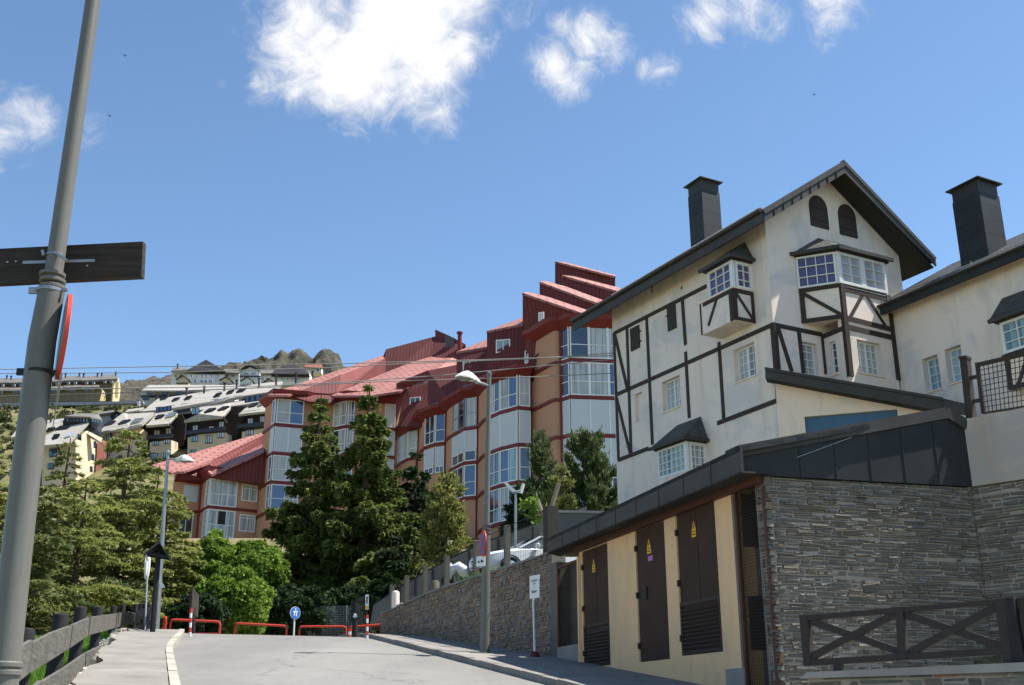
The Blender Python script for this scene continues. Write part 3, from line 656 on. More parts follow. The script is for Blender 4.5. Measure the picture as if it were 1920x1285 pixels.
# --- thin post with edge-on white sign
fb = on_road(274, 1191, 0.); Ys = fb.y+1.
T = thing('road_sign', 'edge-on white road sign on a thin grey post left of the wooden roof post', 'road sign', fb)
m = MB(); m.tube([fb-Vector((0, 0, .6)), P(278, 1035, Ys)], .03, 8); m.build('post', 'galvanised', T, smooth='auto')
c = P(276.5, 1060, Ys-.04); ax = Vector((.98, .18, 0)).normalized(); disc(c, ax, None, .45, .06).build('sign_panel', 'sign_white', T, smooth='auto')
# --- little roofed wooden post
rb = on_road(287, 1193., 0); Yr = rb.y
T = thing('roofed_post', 'dark wooden post crowned by a small pitched timber roof, in front of the left lamp', 'wooden post', rb)
m = MB(); m.tube([rb-Vector((0, 0, .8)), P(297, 1036, Yr)], [.085, .08], 8); m.build('post', 'black_wood', T, smooth='auto')
fr = Fr(P(298, 1040, Yr), (.97, .24)); 
def q_(x, y, n=0): return fr.px(x, y, n)
m = MB()
for (a, b) in (((299.5, 1018), (270, 1040)), ((299.5, 1018), (321, 1050))):
    A = [fr.pt(*(q_(*p)[0], n, q_(*p)[1])) for p in (a, b) for n in (-.3, .32)]; m.slab([A[0], A[1], A[3], A[2]], (0, 0, -.05))
m.build('roof', 'slate', T)
m = MB(); m.beam(fr, q_(276, 1040), q_(320, 1047), .07, -.25, -.18); m.beam(fr, q_(276, 1040), q_(320, 1047), .07, .2, .27); m.beam(fr, q_(299, 1024), q_(298, 1046), .07, -.04, .04); m.beam(fr, q_(283, 1040), q_(296, 1028), .05, -.04, .04); m.beam(fr, q_(314, 1044), q_(302, 1028), .05, -.04, .04); m.build('roof_frame', 'black_wood', T)
m = MB(); m.prism(fr, [q_(275, 1041), q_(318, 1047), q_(299.5, 1021)], -.2, -.16); m.build('gable_panel', 'black_wood', T)
m = MB(); m.slab([P(270, 1038, Yr-.1), P(275, 1053, Yr-.1), P(278, 1052, Yr-.1), P(275, 1038, Yr-.1)], (0, .03, 0)); m.build('gable_board', 'sign_white', T)

# --- red hoop barriers beyond the crest
def hoop(px0, px1, pyt, Y, label, low=False, dy=0, pyt2=None):
    pyt2 = pyt2 or pyt; a = P(px0, pyt, Y); b = P(px1, pyt2, Y+dy); ga, gb = gz(a)-.1, gz(b)-.1; r = .045; k = .1
    T = thing('hoop_barrier', label, 'barrier', (a.x, a.y, ga), 'red tubular hoop barriers across the end of the road'); d = (b-a).normalized()
    m = MB(); m.tube([Vector((a.x, a.y, ga)), a-Vector((0, 0, k)), a-Vector((0, 0, k*.3))+d*k*.3, a+d*k, b-d*k, b-Vector((0, 0, k*.3))-d*k*.3, b-Vector((0, 0, k)), Vector((b.x, b.y, gb))], r, 10)
    m.build('hoop', 'red_paint', T, smooth='auto')
    if low:
        z0 = P(px0, low, Y); z1 = P(px1, low, Y+dy); m = MB(); m.tube([z0, z1], .04, 8); m.build('lower_bar', 'red_paint', T, smooth='auto')
    return T
hoop(308.5, 311.5, 1158, 44, 'short red barrier end showing just right of the left street lamp base', dy=-1.4)
hoop(320.5, 413, 1162, 43, 'red hoop barrier with a low second bar beside the left striped post', 1188, pyt2=1166)
hoop(442, 538, 1169, 46, 'red hoop barrier in the middle, left of the round blue sign', pyt2=1174)
hoop(562, 649, 1175, 48, 'red hoop barrier immediately right of the round blue sign')
hoop(655, 722, 1176, 45, 'red hoop barrier at the right, ending against the stone wall', 1190, pyt2=1171, dy=-.8)
# --- striped posts and dark boards
def stripes(px0, px1, py0, py1, Y, label, n=6, r=.04):
    a = P(px0, py0, Y); b = P(px1, py1, Y); T = thing('striped_post', label, 'post', (b.x, b.y, b.z), 'red and white striped marker posts')
    for i in range(n):
        m = MB(); m.tube([a.lerp(b, i/n), a.lerp(b, (i+1)/n)], r, 10); m.build('stripe', 'red_paint' if i % 2 == 0 else 'white_paint', T, smooth='auto')
    return T
print('fence', JP.dot(SA), 'sign', fb, 'roof', rb)
g = on_road(356, 1194); stripes(358.5, 356, 1141, 1195, g.y, 'red and white striped post standing on the left kerb in front of a dark board')
g = on_road(688, 1198, .05); stripes(688.5, 688.5, 1153, 1199, g.y, 'red and white striped post on the right pavement holding a small notice', 6)
c = P(687.7, 1128, g.y-.06); o = MB().slab([P(685, 1115, g.y-.06), P(685, 1143, g.y-.06), P(691, 1143, g.y-.06), P(691.2, 1115, g.y-.06)], (0, .02, 0)).build('notice_board', 'sign_white', root=c); tag(o, 'narrow white and yellow notice above the right striped post', 'notice')
m = MB(); m.slab([P(685.3, 1136, g.y-.063), P(685.3, 1142, g.y-.063), P(690.8, 1142, g.y-.063), P(690.8, 1136, g.y-.063)], (0, -.004, 0)); m.build('yellow_strip', 'sign_yellow', o)
fn = Fr((c.x, c.y-.02), (1, 0)); m = MB(); a = fn.px(688, 1119); b = fn.px(688, 1132); m.beam(fn, a, b, .035, 0, .003); m.beam(fn, fn.px(686.5, 1127), fn.px(689.5, 1121), .02, 0, .003); m.build('pictogram', 'ink', o)
stripes(657, 654.5, 1178, 1197, 40, 'short leaning red and white striped post at the foot of the right dark gate frame', 3, .06)
# left dark board on its post
Yb = 39.5; T = thing('dark_board', 'tall dark grey information board seen from behind, next to the left striped post', 'board', P(363, 1195, Yb))
m = MB(); m.slab([P(359, 1101, Yb-.3), P(356, 1150, Yb-.3), P(369, 1157, Yb+.2), P(371, 1117, Yb+.2)], (.06, -.05, 0)); m.build('panel', 'fascia', T)
m = MB(); m.tube([P(362, 1197, Yb-.1), P(362, 1140, Yb-.1)], .08, 8); m.bar(P(356, 1115, Yb-.36), P(355, 1140, Yb-.36), .06); m.build('post', 'black_wood', T)
# right swung open gate / dark frame
Yg = 39.; T = thing('barrier_gate', 'open black metal gate frame with mesh panel left of the white notice', 'gate', P(665, 1198, Yg))
m = MB(); m.tube([P(665.5, 1198, Yg), P(665.5, 1130, Yg)], .095, 10); m.build('post', 'black_wood', T, smooth='auto')
m = MB(); m.bar(P(660, 1129, Yg), P(687, 1117, Yg-.6), .05); m.bar(P(660, 1166, Yg), P(688, 1155, Yg-.6), .05); m.bar(P(660, 1128, Yg), P(660, 1167, Yg), .05); m.bar(P(687, 1117, Yg-.6), P(687.5, 1155, Yg-.6), .04); m.build('frame', 'black_metal', T)
m = MB()
for i in range(1, 10):
    x = 660+27*i/10; y0 = 1129-12*i/10; m.bar(P(x, y0, Yg-.06*i), P(x, y0+37.5, Yg-.06*i), .012)
for i in range(1, 12): m.bar(P(660, 1129+37*i/12, Yg), P(687, 1117+37.6*i/12, Yg-.6), .012)
m.build('mesh_infill', 'black_metal', T); m = MB(); m.tube([P(664, 1157, Yg-.12), P(668, 1154, Yg-.16)], [.06, .03], 8); m.tube([P(665, 1151, Yg-.12), P(666.5, 1158, Yg-.14)], [.04, .06], 8); m.build('latch', 'sign_white', T)
# --- round blue sign
Yc = 46.; T = thing('cycle_sign', 'round blue mandatory sign on a thin white post between two red barriers', 'road sign', P(550, 1195, Yc))
m = MB(); m.tube([P(550, 1205, Yc), P(552.5, 1150, Yc)], .035, 8); m.build('post', 'white_paint', T, smooth='auto')
c = P(553.5, 1149.5, Yc-.05); ax = Vector((.72, -.69, 0)).normalized(); pl = disc(c, ax, None, .25, .02).build('sign_panel', 'sign_white', T, smooth='auto')
sp = disc(c+ax*.012, ax, None, .235, .006).build('blue_disc', 'sign_blue', pl, smooth='auto')
fs = Fr((c+ax*.018).xy, (-ax.y, ax.x)); m = MB(); m.beam(fs, (-.05, c.z-.11), (-.05, c.z+.09), .05, 0, .004); m.beam(fs, (.05, c.z-.14), (.05, c.z+.02), .05, 0, .004); m.beam(fs, (-.12, c.z+.03), (.12, c.z+.06), .05, 0.001, .005); m.tube([fs.pt(.0, 0, c.z+.14), fs.pt(.0, .006, c.z+.14)], .04, 10); m.build('pictogram', 'sign_white', pl)
# --- wire mesh fence beyond the barriers
Yf = 52.; T = thing('mesh_fence', 'tall thin wire mesh fence with galvanised posts beneath the spruces', 'fence', P(580, 1195, Yf))
for px in (580, 650, 716):
    m = MB(); m.tube([P(px, 1200, Yf), P(px, 1135, Yf)], .03, 6); m.build('post', 'galvanised', T, smooth='auto')
for a, b in ((581, 591), (579, 572)): m = MB(); m.tube([P(a, 1142, Yf), P(b, 1196, Yf)], .02, 6); m.build('brace', 'galvanised', T)
m = MB()
for i in range(74): x = 500+i*3; m.bar(P(x, 1137, Yf+.02), P(x, 1200, Yf+.02), .008)
for i in range(20): y = 1137+i*3.2; m.bar(P(500, y, Yf+.02), P(722, y, Yf+.02), .008)
m.build('wire_mesh', 'galvanised', T)

# ================================================================ right side: stone retaining wall along the pavement
FR = Fr.between(st(41.5, 8.05), st(26.6, 9.5)); LW = (st(26.6, 9.5)-st(41.5, 8.05)).length
tops = [(725, 1147), (762, 1131), (800, 1113), (840, 1099), (895, 1081), (960, 1061), (1000, 1047), (1030, 1036)]
TT = [FR.px(x, y) for x, y in tops]
def wtop(s): return float(np.interp(s, [t[0] for t in TT], [t[1] for t in TT]))
def wbot(s): a = (FR.o+FR.t*s).dot(SA); return rz(a)+.02
W = thing('retaining_wall', 'brown rubble stone retaining wall along the right pavement, shaded, below the parked car', 'stone wall', FR.pt(LW*.5, 0, wbot(LW*.5)))
m = MB(); NS = 30
q = [(LW*i/NS+.0, wbot(LW*i/NS)-.4) for i in range(NS+1)]+[(LW*i/NS, wtop(LW*i/NS)-.03) for i in range(NS, -1, -1)]; m.prism(FR, q, -.45, -.06); m.build('wall_core', 'mortar_light', W)
stones(FR, 0, LW, wbot, wtop, .12, .21, 'rubble_stone', W, n0=-.05, jit=.05, gap=.022, seed=4)
# coping
m = MB()
for i in range(NS):
    a, b = LW*i/NS, LW*(i+1)/NS-.01; j = random.uniform(-.02, .03)
    m.hexa([FR.pt(a, -.47, wtop(a)-.02), FR.pt(b, -.47, wtop(b)-.02), FR.pt(b, .015, wtop(b)-.02), FR.pt(a, .015, wtop(a)-.02)], [FR.pt(a, -.47, wtop(a)+.05+j), FR.pt(b, -.47, wtop(b)+.05+j), FR.pt(b, .0, wtop(b)+.045+j), FR.pt(a, .0, wtop(a)+.045+j)])
m.build('coping', 'kerb_dark', W)
# wooden posts with wire mesh on the wall
T = thing('post_and_wire_fence', 'row of square weathered timber posts with wire mesh along the retaining wall top', 'fence', FR.pt(2, -.25, wtop(2)))
pp = [(735, 1097, 1141), (763, 1079, 1131), (798, 1061, 1116), (838, 1041, 1100), (893, 1015, 1082), (950.5, 985, 1060)]; PT = []
for x, y0, y1 in pp:
    u, z = FR.px(x, y0, -.24); _, z1 = FR.px(x, y1, -.24); PT.append((u, z)); m = MB(); m.box(FR, u-.075, u+.075, -.32, -.17, z1-.15, z); m.build('post', 'post_wood', T)
m = MB()
PT2 = PT+[(FR.px(1027, 950, -.24)[0], FR.px(1027, 952, -.24)[1])]
for (u0, z0), (u1, z1) in zip(PT2, PT2[1:]):
    b0, b1 = wtop(u0)+.08, wtop(u1)+.08; n = int((u1-u0)/.16)
    for i in range(1, n): t = i/n; m.bar(FR.pt(u0+(u1-u0)*t, -.24, b0+(b1-b0)*t), FR.pt(u0+(u1-u0)*t, -.24, z0+(z1-z0)*t-.04), .005)
    for i in range(8): t = i/7; m.bar(FR.pt(u0, -.24, b0+(z0-.04-b0)*t), FR.pt(u1, -.24, b1+(z1-.04-b1)*t), .016 if i == 7 else .004)
m.build('wire_mesh', 'black_metal', T)
# big end post and pale timber next to the transformer roof
u, z = FR.px(1026, 952, -.24); u1, _ = FR.px(1042, 952, -.24)
m = MB(); m.box(FR, u, u+.30, -.42, -.12, wtop(LW)-.3, z); o = m.build('end_post', 'dark_post', root=FR.pt(u, 0, wtop(LW))); tag(o, 'thick dark square timber post where the stone wall meets the transformer roof', 'post')
Yq = 29.5; m = MB(); m.slab([P(1036, 966, Yq), P(1038, 1010, Yq), P(1045, 1006, Yq), P(1043.5, 964, Yq)], (.03, .2, 0)); o = m.build('timber_stub', 'pink_wood', root=P(1040, 1005, Yq)); tag(o, 'short pale reddish timber standing right of the thick dark end post', 'timber')
# grey box wall behind
Yq = 31.5; m = MB(); q = [P(1044, 960, Yq), P(1044, 1030, Yq), P(1150, 1030, Yq-.6), P(1150, 961.5, Yq-.6)]; m.slab(q, (.3, 1.6, 0)); o = m.build('grey_shed', 'dark_render', root=q[1]); tag(o, 'low grey rendered box behind the transformer roof, left of the white house', 'shed')
m = MB(); m.slab([P(1042, 956.5, Yq-.05), P(1152, 958.5, Yq-.65), P(1152, 958.5, Yq-.65)+Vector((.3, 1.7, 0)), P(1042, 956.5, Yq-.05)+Vector((.3, 1.7, 0))], (0, 0, -.07)); m.build('shed_coping', 'concrete', o)
# second bank behind the car
bk = [(700, 1135, 46), (735, 1112, 45), (762, 1095, 44), (800, 1073, 43), (850, 1046, 42), (900, 1022, 41), (960, 1000, 40), (1015, 980, 39), (1100, 950, 38.)]
m = MB(); A = [P(x, y, Y) for x, y, Y in bk]
for i in range(len(A)-1):
    a, b = A[i], A[i+1]; m.hexa([Vector((a.x, a.y-1.0, 5.0)), Vector((b.x, b.y-1.0, 5.0)), Vector((b.x, b.y+.8, 5.)), Vector((a.x, a.y+.8, 5.))], [a, b, b+Vector((0, .6, 0)), a+Vector((0, .6, 0))])
o = m.build('bank_wall', 'bank', root=A[4]-Vector((0, 0, 1))); tag(o, 'sloping dull brown concrete bank behind the car park, under the pines', 'bank wall')
T = thing('bank_fence', 'thin dark railing running along the top of the brown bank behind the car', 'fence', A[3])
m = MB()
for i in range(len(A)-1): m.bar(A[i]+Vector((0, .2, .06)), A[i+1]+Vector((0, .2, .06)), .05)
m.build('rail', 'black_metal', T)
for x, y, Y in [(750, 1112, 43.5), (779, 1094, 42.6), (812, 1078, 41.6), (847, 1062, 40.8), (880, 1044, 40), (935, 1022, 39), (1000, 1000, 38)]:
    c = P(x, y, Y-.6); m = MB(); m.tube([c-Vector((0, 0, .45)), c+Vector((0, 0, .2))], .07, 6); m.build('stanchion', 'black_metal', T)

# --- right street lamp
base = on_ground(908.5, 1229, 8.15); YL = base.y; base.z = rz(base.dot(SA))+.12
T = thing('street_lamp', 'tall grey street lamp on the right pavement against the stone wall, with no-parking sign', 'street lamp', base, 'street lamps')
top = P(917.2, 703, YL); m = MB(); m.tube([base-Vector((0, 0, .1)), P(909.5, 1180, YL), P(912, 1000, YL)], [.125, .12, .108], 20); m.tube([P(912, 1001, YL), P(914.5, 850, YL), top], [.082, .072, .060], 16); m.tube([top-Vector((0, 0, .02)), top+Vector((0, 0, .05)), top+Vector((0, 0, .09))], [.07, .075, .03], 12); m.build('pole', 'pole_paint', T, smooth='auto')
for py in (985, 993, 1000): c = P(912.2, py, YL); m = MB(); m.tube([c-Vector((0, 0, .012)), c+Vector((0, 0, .012))], .125, 16); m.build('collar_ring', 'pole_paint', T, smooth='auto')
m = MB(); m.tube([P(916, 724, YL), P(902, 719, YL-.25), P(893, 717, YL-.4)], [.04, .045, .05], 10); m.build('arm', 'galvanised', T, smooth='auto')
lamp_head(T, P(876, 711.5, YL-.45), (P(853, 707, YL-.7)-P(900, 717, YL-.3)).normalized()*Vector((1, 1, 1)), .78, .42, .24)
c = P(905.5, 1020, YL-.2); view = Vector((c.x, c.y, 0)).normalized(); side = Vector((view.y, -view.x, 0)); ax = (-side*.965+view*-.26).normalized()
o = disc(c, ax, None, .345, .03).build('no_parking_sign', 'red_paint', root=c, smooth='auto'); tag(o, 'round blue no-parking sign with red rim, almost edge-on, on the right lamp', 'traffic sign')
disc(c+ax*.017, ax, None, .27, .006).build('blue_disc', 'sign_blue', o, smooth='auto'); fs = Fr((c+ax*.024).xy, (-ax.y, ax.x)); m = MB(); m.beam(fs, (-.2, c.z-.2), (.2, c.z+.2), .07, 0, .003); m.beam(fs, (-.2, c.z+.2), (.2, c.z-.2), .07, 0.001, .004); m.build('red_cross', 'red_paint', o)
c2 = P(901.5, 1052, YL-.2); ax2 = (-side*.5+view*-.86).normalized(); fs = Fr(c2.xy, (-ax2.y, ax2.x)); m = MB(); m.box(fs, -.13, .13, -.01, .01, c2.z-.14, c2.z+.12); o = m.build('notice_plate', 'sign_white', root=c2); tag(o, 'small white plate under the round no-parking sign', 'plate')
m = MB(); m.box(fs, -.08, -.03, .01, .013, c2.z-.05, c2.z+.0); m.box(fs, .0, .08, .01, .013, c2.z-.04, c2.z+.01); m.box(fs, .03, .05, .01, .013, c2.z-.04, c2.z+.04); m.build('pictogram', 'ink', o)
# --- white notice sign
base = on_ground(1003, 1237, 8.95); Yn = base.y; T = thing('notice_sign', 'white notice on a thin white post with a dark red foot, against the stone wall', 'sign', base)
m = MB(); m.tube([base, P(1000, 1130, Yn), P(1001.5, 1119, Yn)], .028, 8); m.build('post', 'white_paint', T, smooth='auto')
m = MB(); m.tube([base-Vector((0, 0, .05)), base+Vector((0, 0, .10)), base+Vector((0, 0, .19))], [.13, .12, .06], 14); m.build('foot', 'red_foot', T, smooth='auto')
a = P(993, 1081, Yn-.03); b = P(1011, 1077, Yn+.06); fs = Fr.between(a.xy, (P(1011, 1077, Yn-.4)).xy); wv = (P(1011, 1077, Yn-.4).xy-a.xy).length; z0 = fs.px(1002, 1122)[1]; z1 = fs.px(1002, 1079)[1]
m = MB(); m.box(fs, 0, wv, -.012, 0, z0, z1); pn = m.build('panel', 'sign_white', T)
h = z1-z0; text('PARKING', .085, fs, wv/2, z0+h*.72, .004, 'ink_grey', pn, sx=.8); text('Sierra', .075, fs, wv/2, z0+h*.60, .004, 'ink_grey', pn, sx=.8); m = MB(); m.prism(fs, [(wv*.5, z0+h*.56), (wv*.42, z0+h*.42), (wv*.58, z0+h*.42)], .0, .004); m.build('arrow', 'sign_yellow', pn); text('Super', .115, fs, wv*.47, z0+h*.24, .004, 'ink', pn, sx=.95)
# --- modern twin lamp in the car park
Yt = 37.; base = P(966, 1060, Yt); T = thing('twin_lamp', 'thin modern car park lamp with two flat tilted heads, in front of the orange facade', 'lamp', base)
m = MB(); m.tube([Vector((base.x, base.y, 5.1)), P(967, 926, Yt)], [.05, .045], 10); m.tube([P(961, 923, Yt), P(974, 922, Yt)], .05, 8); m.build('pole', 'galvanised', T, smooth='auto')
for q in ([(945, 906), (950, 904), (966, 919), (960, 923)], [(979, 906), (982, 906), (977, 923), (973, 923)]):
    m = MB(); m.slab([P(x, y, Yt) for x, y in q], (.05, .42, .03)); m.build('lamp_head', 'lamp_white', T)
# --- overhead cables
def cable(pts, label, r=.022):
    ps = [P(x, y, Y) for x, y, Y in pts]; m = MB(); out = []
    xs = np.linspace(0, 1, 40); k = len(ps)-1
    for t in xs: i = min(k-1, int(t*k)); out.append(ps[i].lerp(ps[i+1], t*k-i))
    m.tube(out, r, 6, True); o = m.build('cable', 'cable', root=ps[0], smooth=True); tag(o, label, 'cable', 'overhead cables')
cable([(-60, 694, 52), (330, 687, 50.5), (640, 682, 49), (900, 675, 48), (1152, 667, 47.6)], 'highest overhead cable, crossing the sky from the left edge to the white house')
cable([(-60, 701, 52.3), (330, 698.5, 50.7), (640, 689, 49.2), (760, 682, 48.6), (1000, 673, 48), (1152, 662, 47.7)], 'second overhead cable from the top, just beneath the highest one')
cable([(-60, 734, 50), (250, 728, 49.5), (500, 724, 49), (640, 717, 48.6), (830, 704, 48.2), (1000, 688, 48), (1150, 674, 47.7)], 'third overhead cable, passing just above the right lamp head')
cable([(-60, 744, 50), (250, 736.5, 49.5), (500, 727, 49), (700, 716, 48.4), (1000, 707, 48), (1150, 700, 47.7)], 'lowest overhead cable, passing behind the right lamp head')
# --- birds
for i, (x, y, Y, lb) in enumerate(((235, 105, 60, 'tiny dark swift high over the wooden plank'), (206, 218, 60, 'tiny pale swift below the highest left one'), (1527, 178, 70, 'tiny swift flying above the gabled white house'))):
    c = P(x, y, Y); m = MB(); m.tube([c-Vector((.09, 0, 0)), c, c+Vector((.09, 0, .03))], [.01, .03, .008], 6)
    m.slab([c+Vector((.03, 0, .01)), c+Vector((-.04, 0, .01)), c+Vector((-.1, .2, .06))], (0, 0, .008)); m.slab([c+Vector((.03, 0, .01)), c+Vector((-.04, 0, .01)), c+Vector((-.1, -.2, .06))], (0, 0, .008))
    o = m.build('swift', 'ink', root=c); tag(o, lb, 'bird', 'swifts in the sky')
# ================================================================ electrical transformer building and the stone block
FT = Fr.between(st(26.6, 9.5), st(12, 9.5))      # facade along the pavement, s = 26.6 - a
def ta(a): return 26.6-a
T = thing('transformer_building', 'cream transformer building with three brown metal doors under a dark sheet-metal eave', 'transformer building', FT.pt(5, 0, 2.6))
sL = FT.px(1087, 1100)[0]; sR = FT.px(1390, 1150)[0]; zT = 5.42
def gb(s): return rz(26.6-s)+.1
doors = []
for (x0, y0, x1, y1, xb) in ((1090.5, 1034, 1138.5, 1018, 1144), (1190, 997, 1244.5, 974.5, 1255), (1265.5, 964, 1338.5, 935.5, 1355)):
    a = FT.px(x0, y0); b = FT.px(x1, y1); doors.append([a[0], b[0], 0, (a[1]+b[1])/2])
doors[0][2] = FT.px(1118, 1250)[1]; doors[1][2] = FT.px(1228, 1239)[1]; doors[2][2] = FT.px(1318, 1226)[1]
m = MB(); outer = [(sL, gb(sL)-.4), (sR, gb(sR)-.6), (sR, zT), (sL, zT)]
hol = [[(d[0], d[2]), (d[1], d[2]), (d[1], d[3]), (d[0], d[3])] for d in doors]
m.prism(FT, outer, -.35, 0, hol); m.build('wall', 'yellow_plaster', T)
m = MB(); m.box(FT, sL, sR, 0, .05, doors[0][3]+.03, doors[0][3]+.13); m.box(FT, sL-.02, sL+.07, 0, .06, gb(sL)-.3, zT-.2); m.build('lintel_band', 'yellow_plaster', T)
m = MB(); m.box(FT, FT.px(1362, 1240)[0], sR, .0, .03, gb(sR)-.6, gb(sR)+.42); m.build('patched_plinth', 'concrete', T)
def warn(f, s, z, n, par, k=1.):
    m = MB(); m.prism(f, [(s-.13*k, z), (s+.13*k, z), (s, z+.26*k)], n, n+.004); o = m.build('warning_triangle', 'sign_yellow', par)
    m = MB(); m.box(f, s-.13*k, s+.13*k, n, n+.004, z-.15*k, z-.02*k); m.build('warning_label', 'sign_yellow', par)
    m = MB(); e = n+.0045; m.prism(f, [(s+.02*k, z+.19*k), (s-.04*k, z+.10*k), (s-.005*k, z+.10*k), (s-.02*k, z+.03*k), (s+.045*k, z+.125*k), (s+.01*k, z+.125*k)], e, e+.002); m.build('warning_bolt', 'ink', o); m = MB(); m.box(f, s-.09*k, s+.09*k, e, e+.002, z-.10*k, z-.07*k); m.build('warning_print', 'ink', o)
for i, d in enumerate(doors):
    m = MB(); m.box(FT, d[0]+.012, d[1]-.012, -.09, -.03, d[2]+.01, d[3]-.012); dr = m.build('door', 'brown_door', T)
    w = d[1]-d[0]; m = MB()
    if i != 1:
        z1 = FT.px(1313, 1128)[1] if i == 2 else FT.px(1119, 1172)[1]
        m.box(FT, d[0]+.02, d[1]-.02, -.03, .0, z1-.02, z1+.05); z = d[2]+.08
        while z < z1-.08:
            m.hexa([FT.pt(d[0]+.07, -.03, z), FT.pt(d[1]-.07, -.03, z), FT.pt(d[1]-.07, -.03, z+.03), FT.pt(d[0]+.07, -.03, z+.03)], [FT.pt(d[0]+.07, .012, z-.025), FT.pt(d[1]-.07, .012, z-.025), FT.pt(d[1]-.07, .012, z-.012), FT.pt(d[0]+.07, .012, z-.012)]); z += .075
        m.box(FT, d[0]+.02, d[0]+.07, -.03, 0, d[2]+.02, z1-.02); m.box(FT, d[1]-.07, d[1]-.02, -.03, 0, d[2]+.02, z1-.02); m.box(FT, d[0]+.07, d[1]-.07, -.03, 0, d[2]+.02, d[2]+.06)
        m.build('louvre', 'brown_louvre', dr)
        m = MB(); m.box(FT, (d[0]+d[1])/2-.012, (d[0]+d[1])/2+.012, -.03, -.022, z1+.05, d[3]-.03); m.build('door_seam', 'brown_louvre', dr)
    else:
        c = FT.px(1208, 1112); m.box(FT, c[0]-.1, c[0]+.1, -.03, .0, c[1]-.12, c[1]+.12); h = m.build('handle', 'black_metal', dr); m = MB(); m.box(FT, c[0]-.06, c[0]+.06, 0, .012, c[1]-.08, c[1]+.08); m.build('handle_plate', 'brown_door', h) if False else None
        m = MB(); c = FT.px(1217, 1047); m.box(FT, c[0]-.11, c[0]+.11, -.03, -.024, c[1]-.05, c[1]+.05); m.build('sticker', 'ink_pink', dr)
    for zz in (.12, .5, .86): m = MB(); c = d[2]+(d[3]-d[2])*zz; m.box(FT, d[0]-.02, d[0]+.04, -.03, .02, c-.06, c+.06); m.build('hinge', 'brown_louvre', dr)
    wp = {0: (1113.5, 1064), 1: (1217, 1028), 2: (1301.5, 996)}[i]; c = FT.px(*wp, -.03); warn(FT, c[0], c[1]-.0, -.028, dr, .74)
# mesh cages
def cage(name, s0, s1, z0, z1, lab, dark):
    m = MB(); w = .07
    for a, b, c, d in ((s0, s0+w, z0, z1), (s1-w, s1, z0, z1), (s0+w, s1-w, z0, z0+w), (s0+w, s1-w, z1-w, z1)): m.box(FT, a, b, -.06, .0, c, d)
    g = m.build('cage_frame', 'brown_frame', T); m = MB(); n = int((s1-s0)/.055)
    for i in range(1, n): x = s0+(s1-s0)*i/n; m.box(FT, x-.0028, x+.0028, -.035, -.031, z0+.05, z1-.05)
    n = int((z1-z0)/.055)
    for i in range(1, n): x = z0+(z1-z0)*i/n; m.box(FT, s0+.05, s1-.05, -.028, -.024, x-.0028, x+.0028)
    m.build('cage_mesh', 'brown_louvre', g)
    if dark:
        pass
a0 = FT.px(1044, 1150)[0]; cage('c', a0+.02, sL-.0, gb(sL)+.2, 5.18, '', False)
sC = FT.px(1376, 925)[0]; sS = 10.62; cage('c', sR-.02, sS+.03, gb(sS)-.6, 5.5, '', True)
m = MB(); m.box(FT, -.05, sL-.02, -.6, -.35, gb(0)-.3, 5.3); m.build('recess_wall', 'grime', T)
m = MB(); m.box(FT, sR-.1, sR+.0, -2.2, -.0, gb(sS)-.6, 5.6); m.build('end_wall', 'end_paint', T)
FN_ = Fr(FT.pt(sR+.0, 0, 0).xy, SB.xy)
for q in ((1386, 929, 1436, 1026), (1400, 1119, 1454, 1219)):
    a = FN_.px(q[0]+5, (q[1]+q[3])/2); b = FN_.px(q[2], (q[1]+q[3])/2); zt = FN_.px((q[0]+q[2])/2, q[1])[1]; zb = FN_.px((q[0]+q[2])/2, q[3])[1]
    m = MB(); m.box(FN_, a[0], a[0]+1.1, 0, .04, zb, zt); m.build('vent_louvre', 'louvre_dark', T)
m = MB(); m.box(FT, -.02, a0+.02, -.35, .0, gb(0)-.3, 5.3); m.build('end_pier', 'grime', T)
m = MB(); m.box(FT, a0, sL, -.35, .01, gb(1)-.2, gb(0)+.2); m.build('step', 'concrete', T)
# eave fascia and roof ; the eave slopes with the fascia line seen from the street
FE = Fr(FT.o+FT.n*.55, FT.t)
eL = FE.px(1026, 1010); eLb = FE.px(1031, 1035); eR = FE.px(1387, 838); eRb = FE.px(1392, 885)
zt0, zb0 = eL[1], eLb[1]; zt1, zb1 = eR[1], eRb[1]
m = MB(); m.prism(FE, [(eL[0], zb0), (eR[0], zb1), (eR[0], zt1), (eL[0], zt0)], -.05, 0.)
n = 9
for i in range(1, n): s = eL[0]+(eR[0]-eL[0])*i/n; z0 = zb0+(zb1-zb0)*i/n; z1 = zt0+(zt1-zt0)*i/n; m.box(FE, s-.012, s+.012, 0, .012, z0+.01, z1-.01)
m.build('eave_fascia', 'fascia', T)
# dark gable panel above the stone front
FG = Fr((st(15.9, 9.5)).xy, SB.xy)      # stone front, perpendicular to the street
g = [FG.px(x, y, .0) for x, y in ((1446, 893), (1822, 913), (1805, 792), (1770, 770), (1388, 838))]
m = MB(); ridge = FG.pt(g[3][0], 0, g[3][1]); back = -FG.n*11.
e0 = FE.pt(eL[0], 0, zt0); e1 = FE.pt(eR[0], 0, zt1)
rd = FG.pt(g[3][0], 0, g[3][1])
m = MB(); m.slab([e0, e1, rd, rd+SA*10.3+Vector((0, 0, -.1))], (0, 0, -.08)); m.build('roof', 'slate', T)
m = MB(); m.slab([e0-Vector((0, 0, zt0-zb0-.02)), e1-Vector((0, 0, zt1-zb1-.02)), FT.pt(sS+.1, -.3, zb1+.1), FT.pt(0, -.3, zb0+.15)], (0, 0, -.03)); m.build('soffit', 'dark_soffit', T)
m = MB(); m.box(FT, sL-.1, sS, -.02, .10, 5.32, 5.47); m.build('beam', 'brown_frame', T)
B = thing('stone_block', 'shaded grey slate-stone building end with dark sheet cladding and coping above', 'building', FG.pt(2, 0, 2))
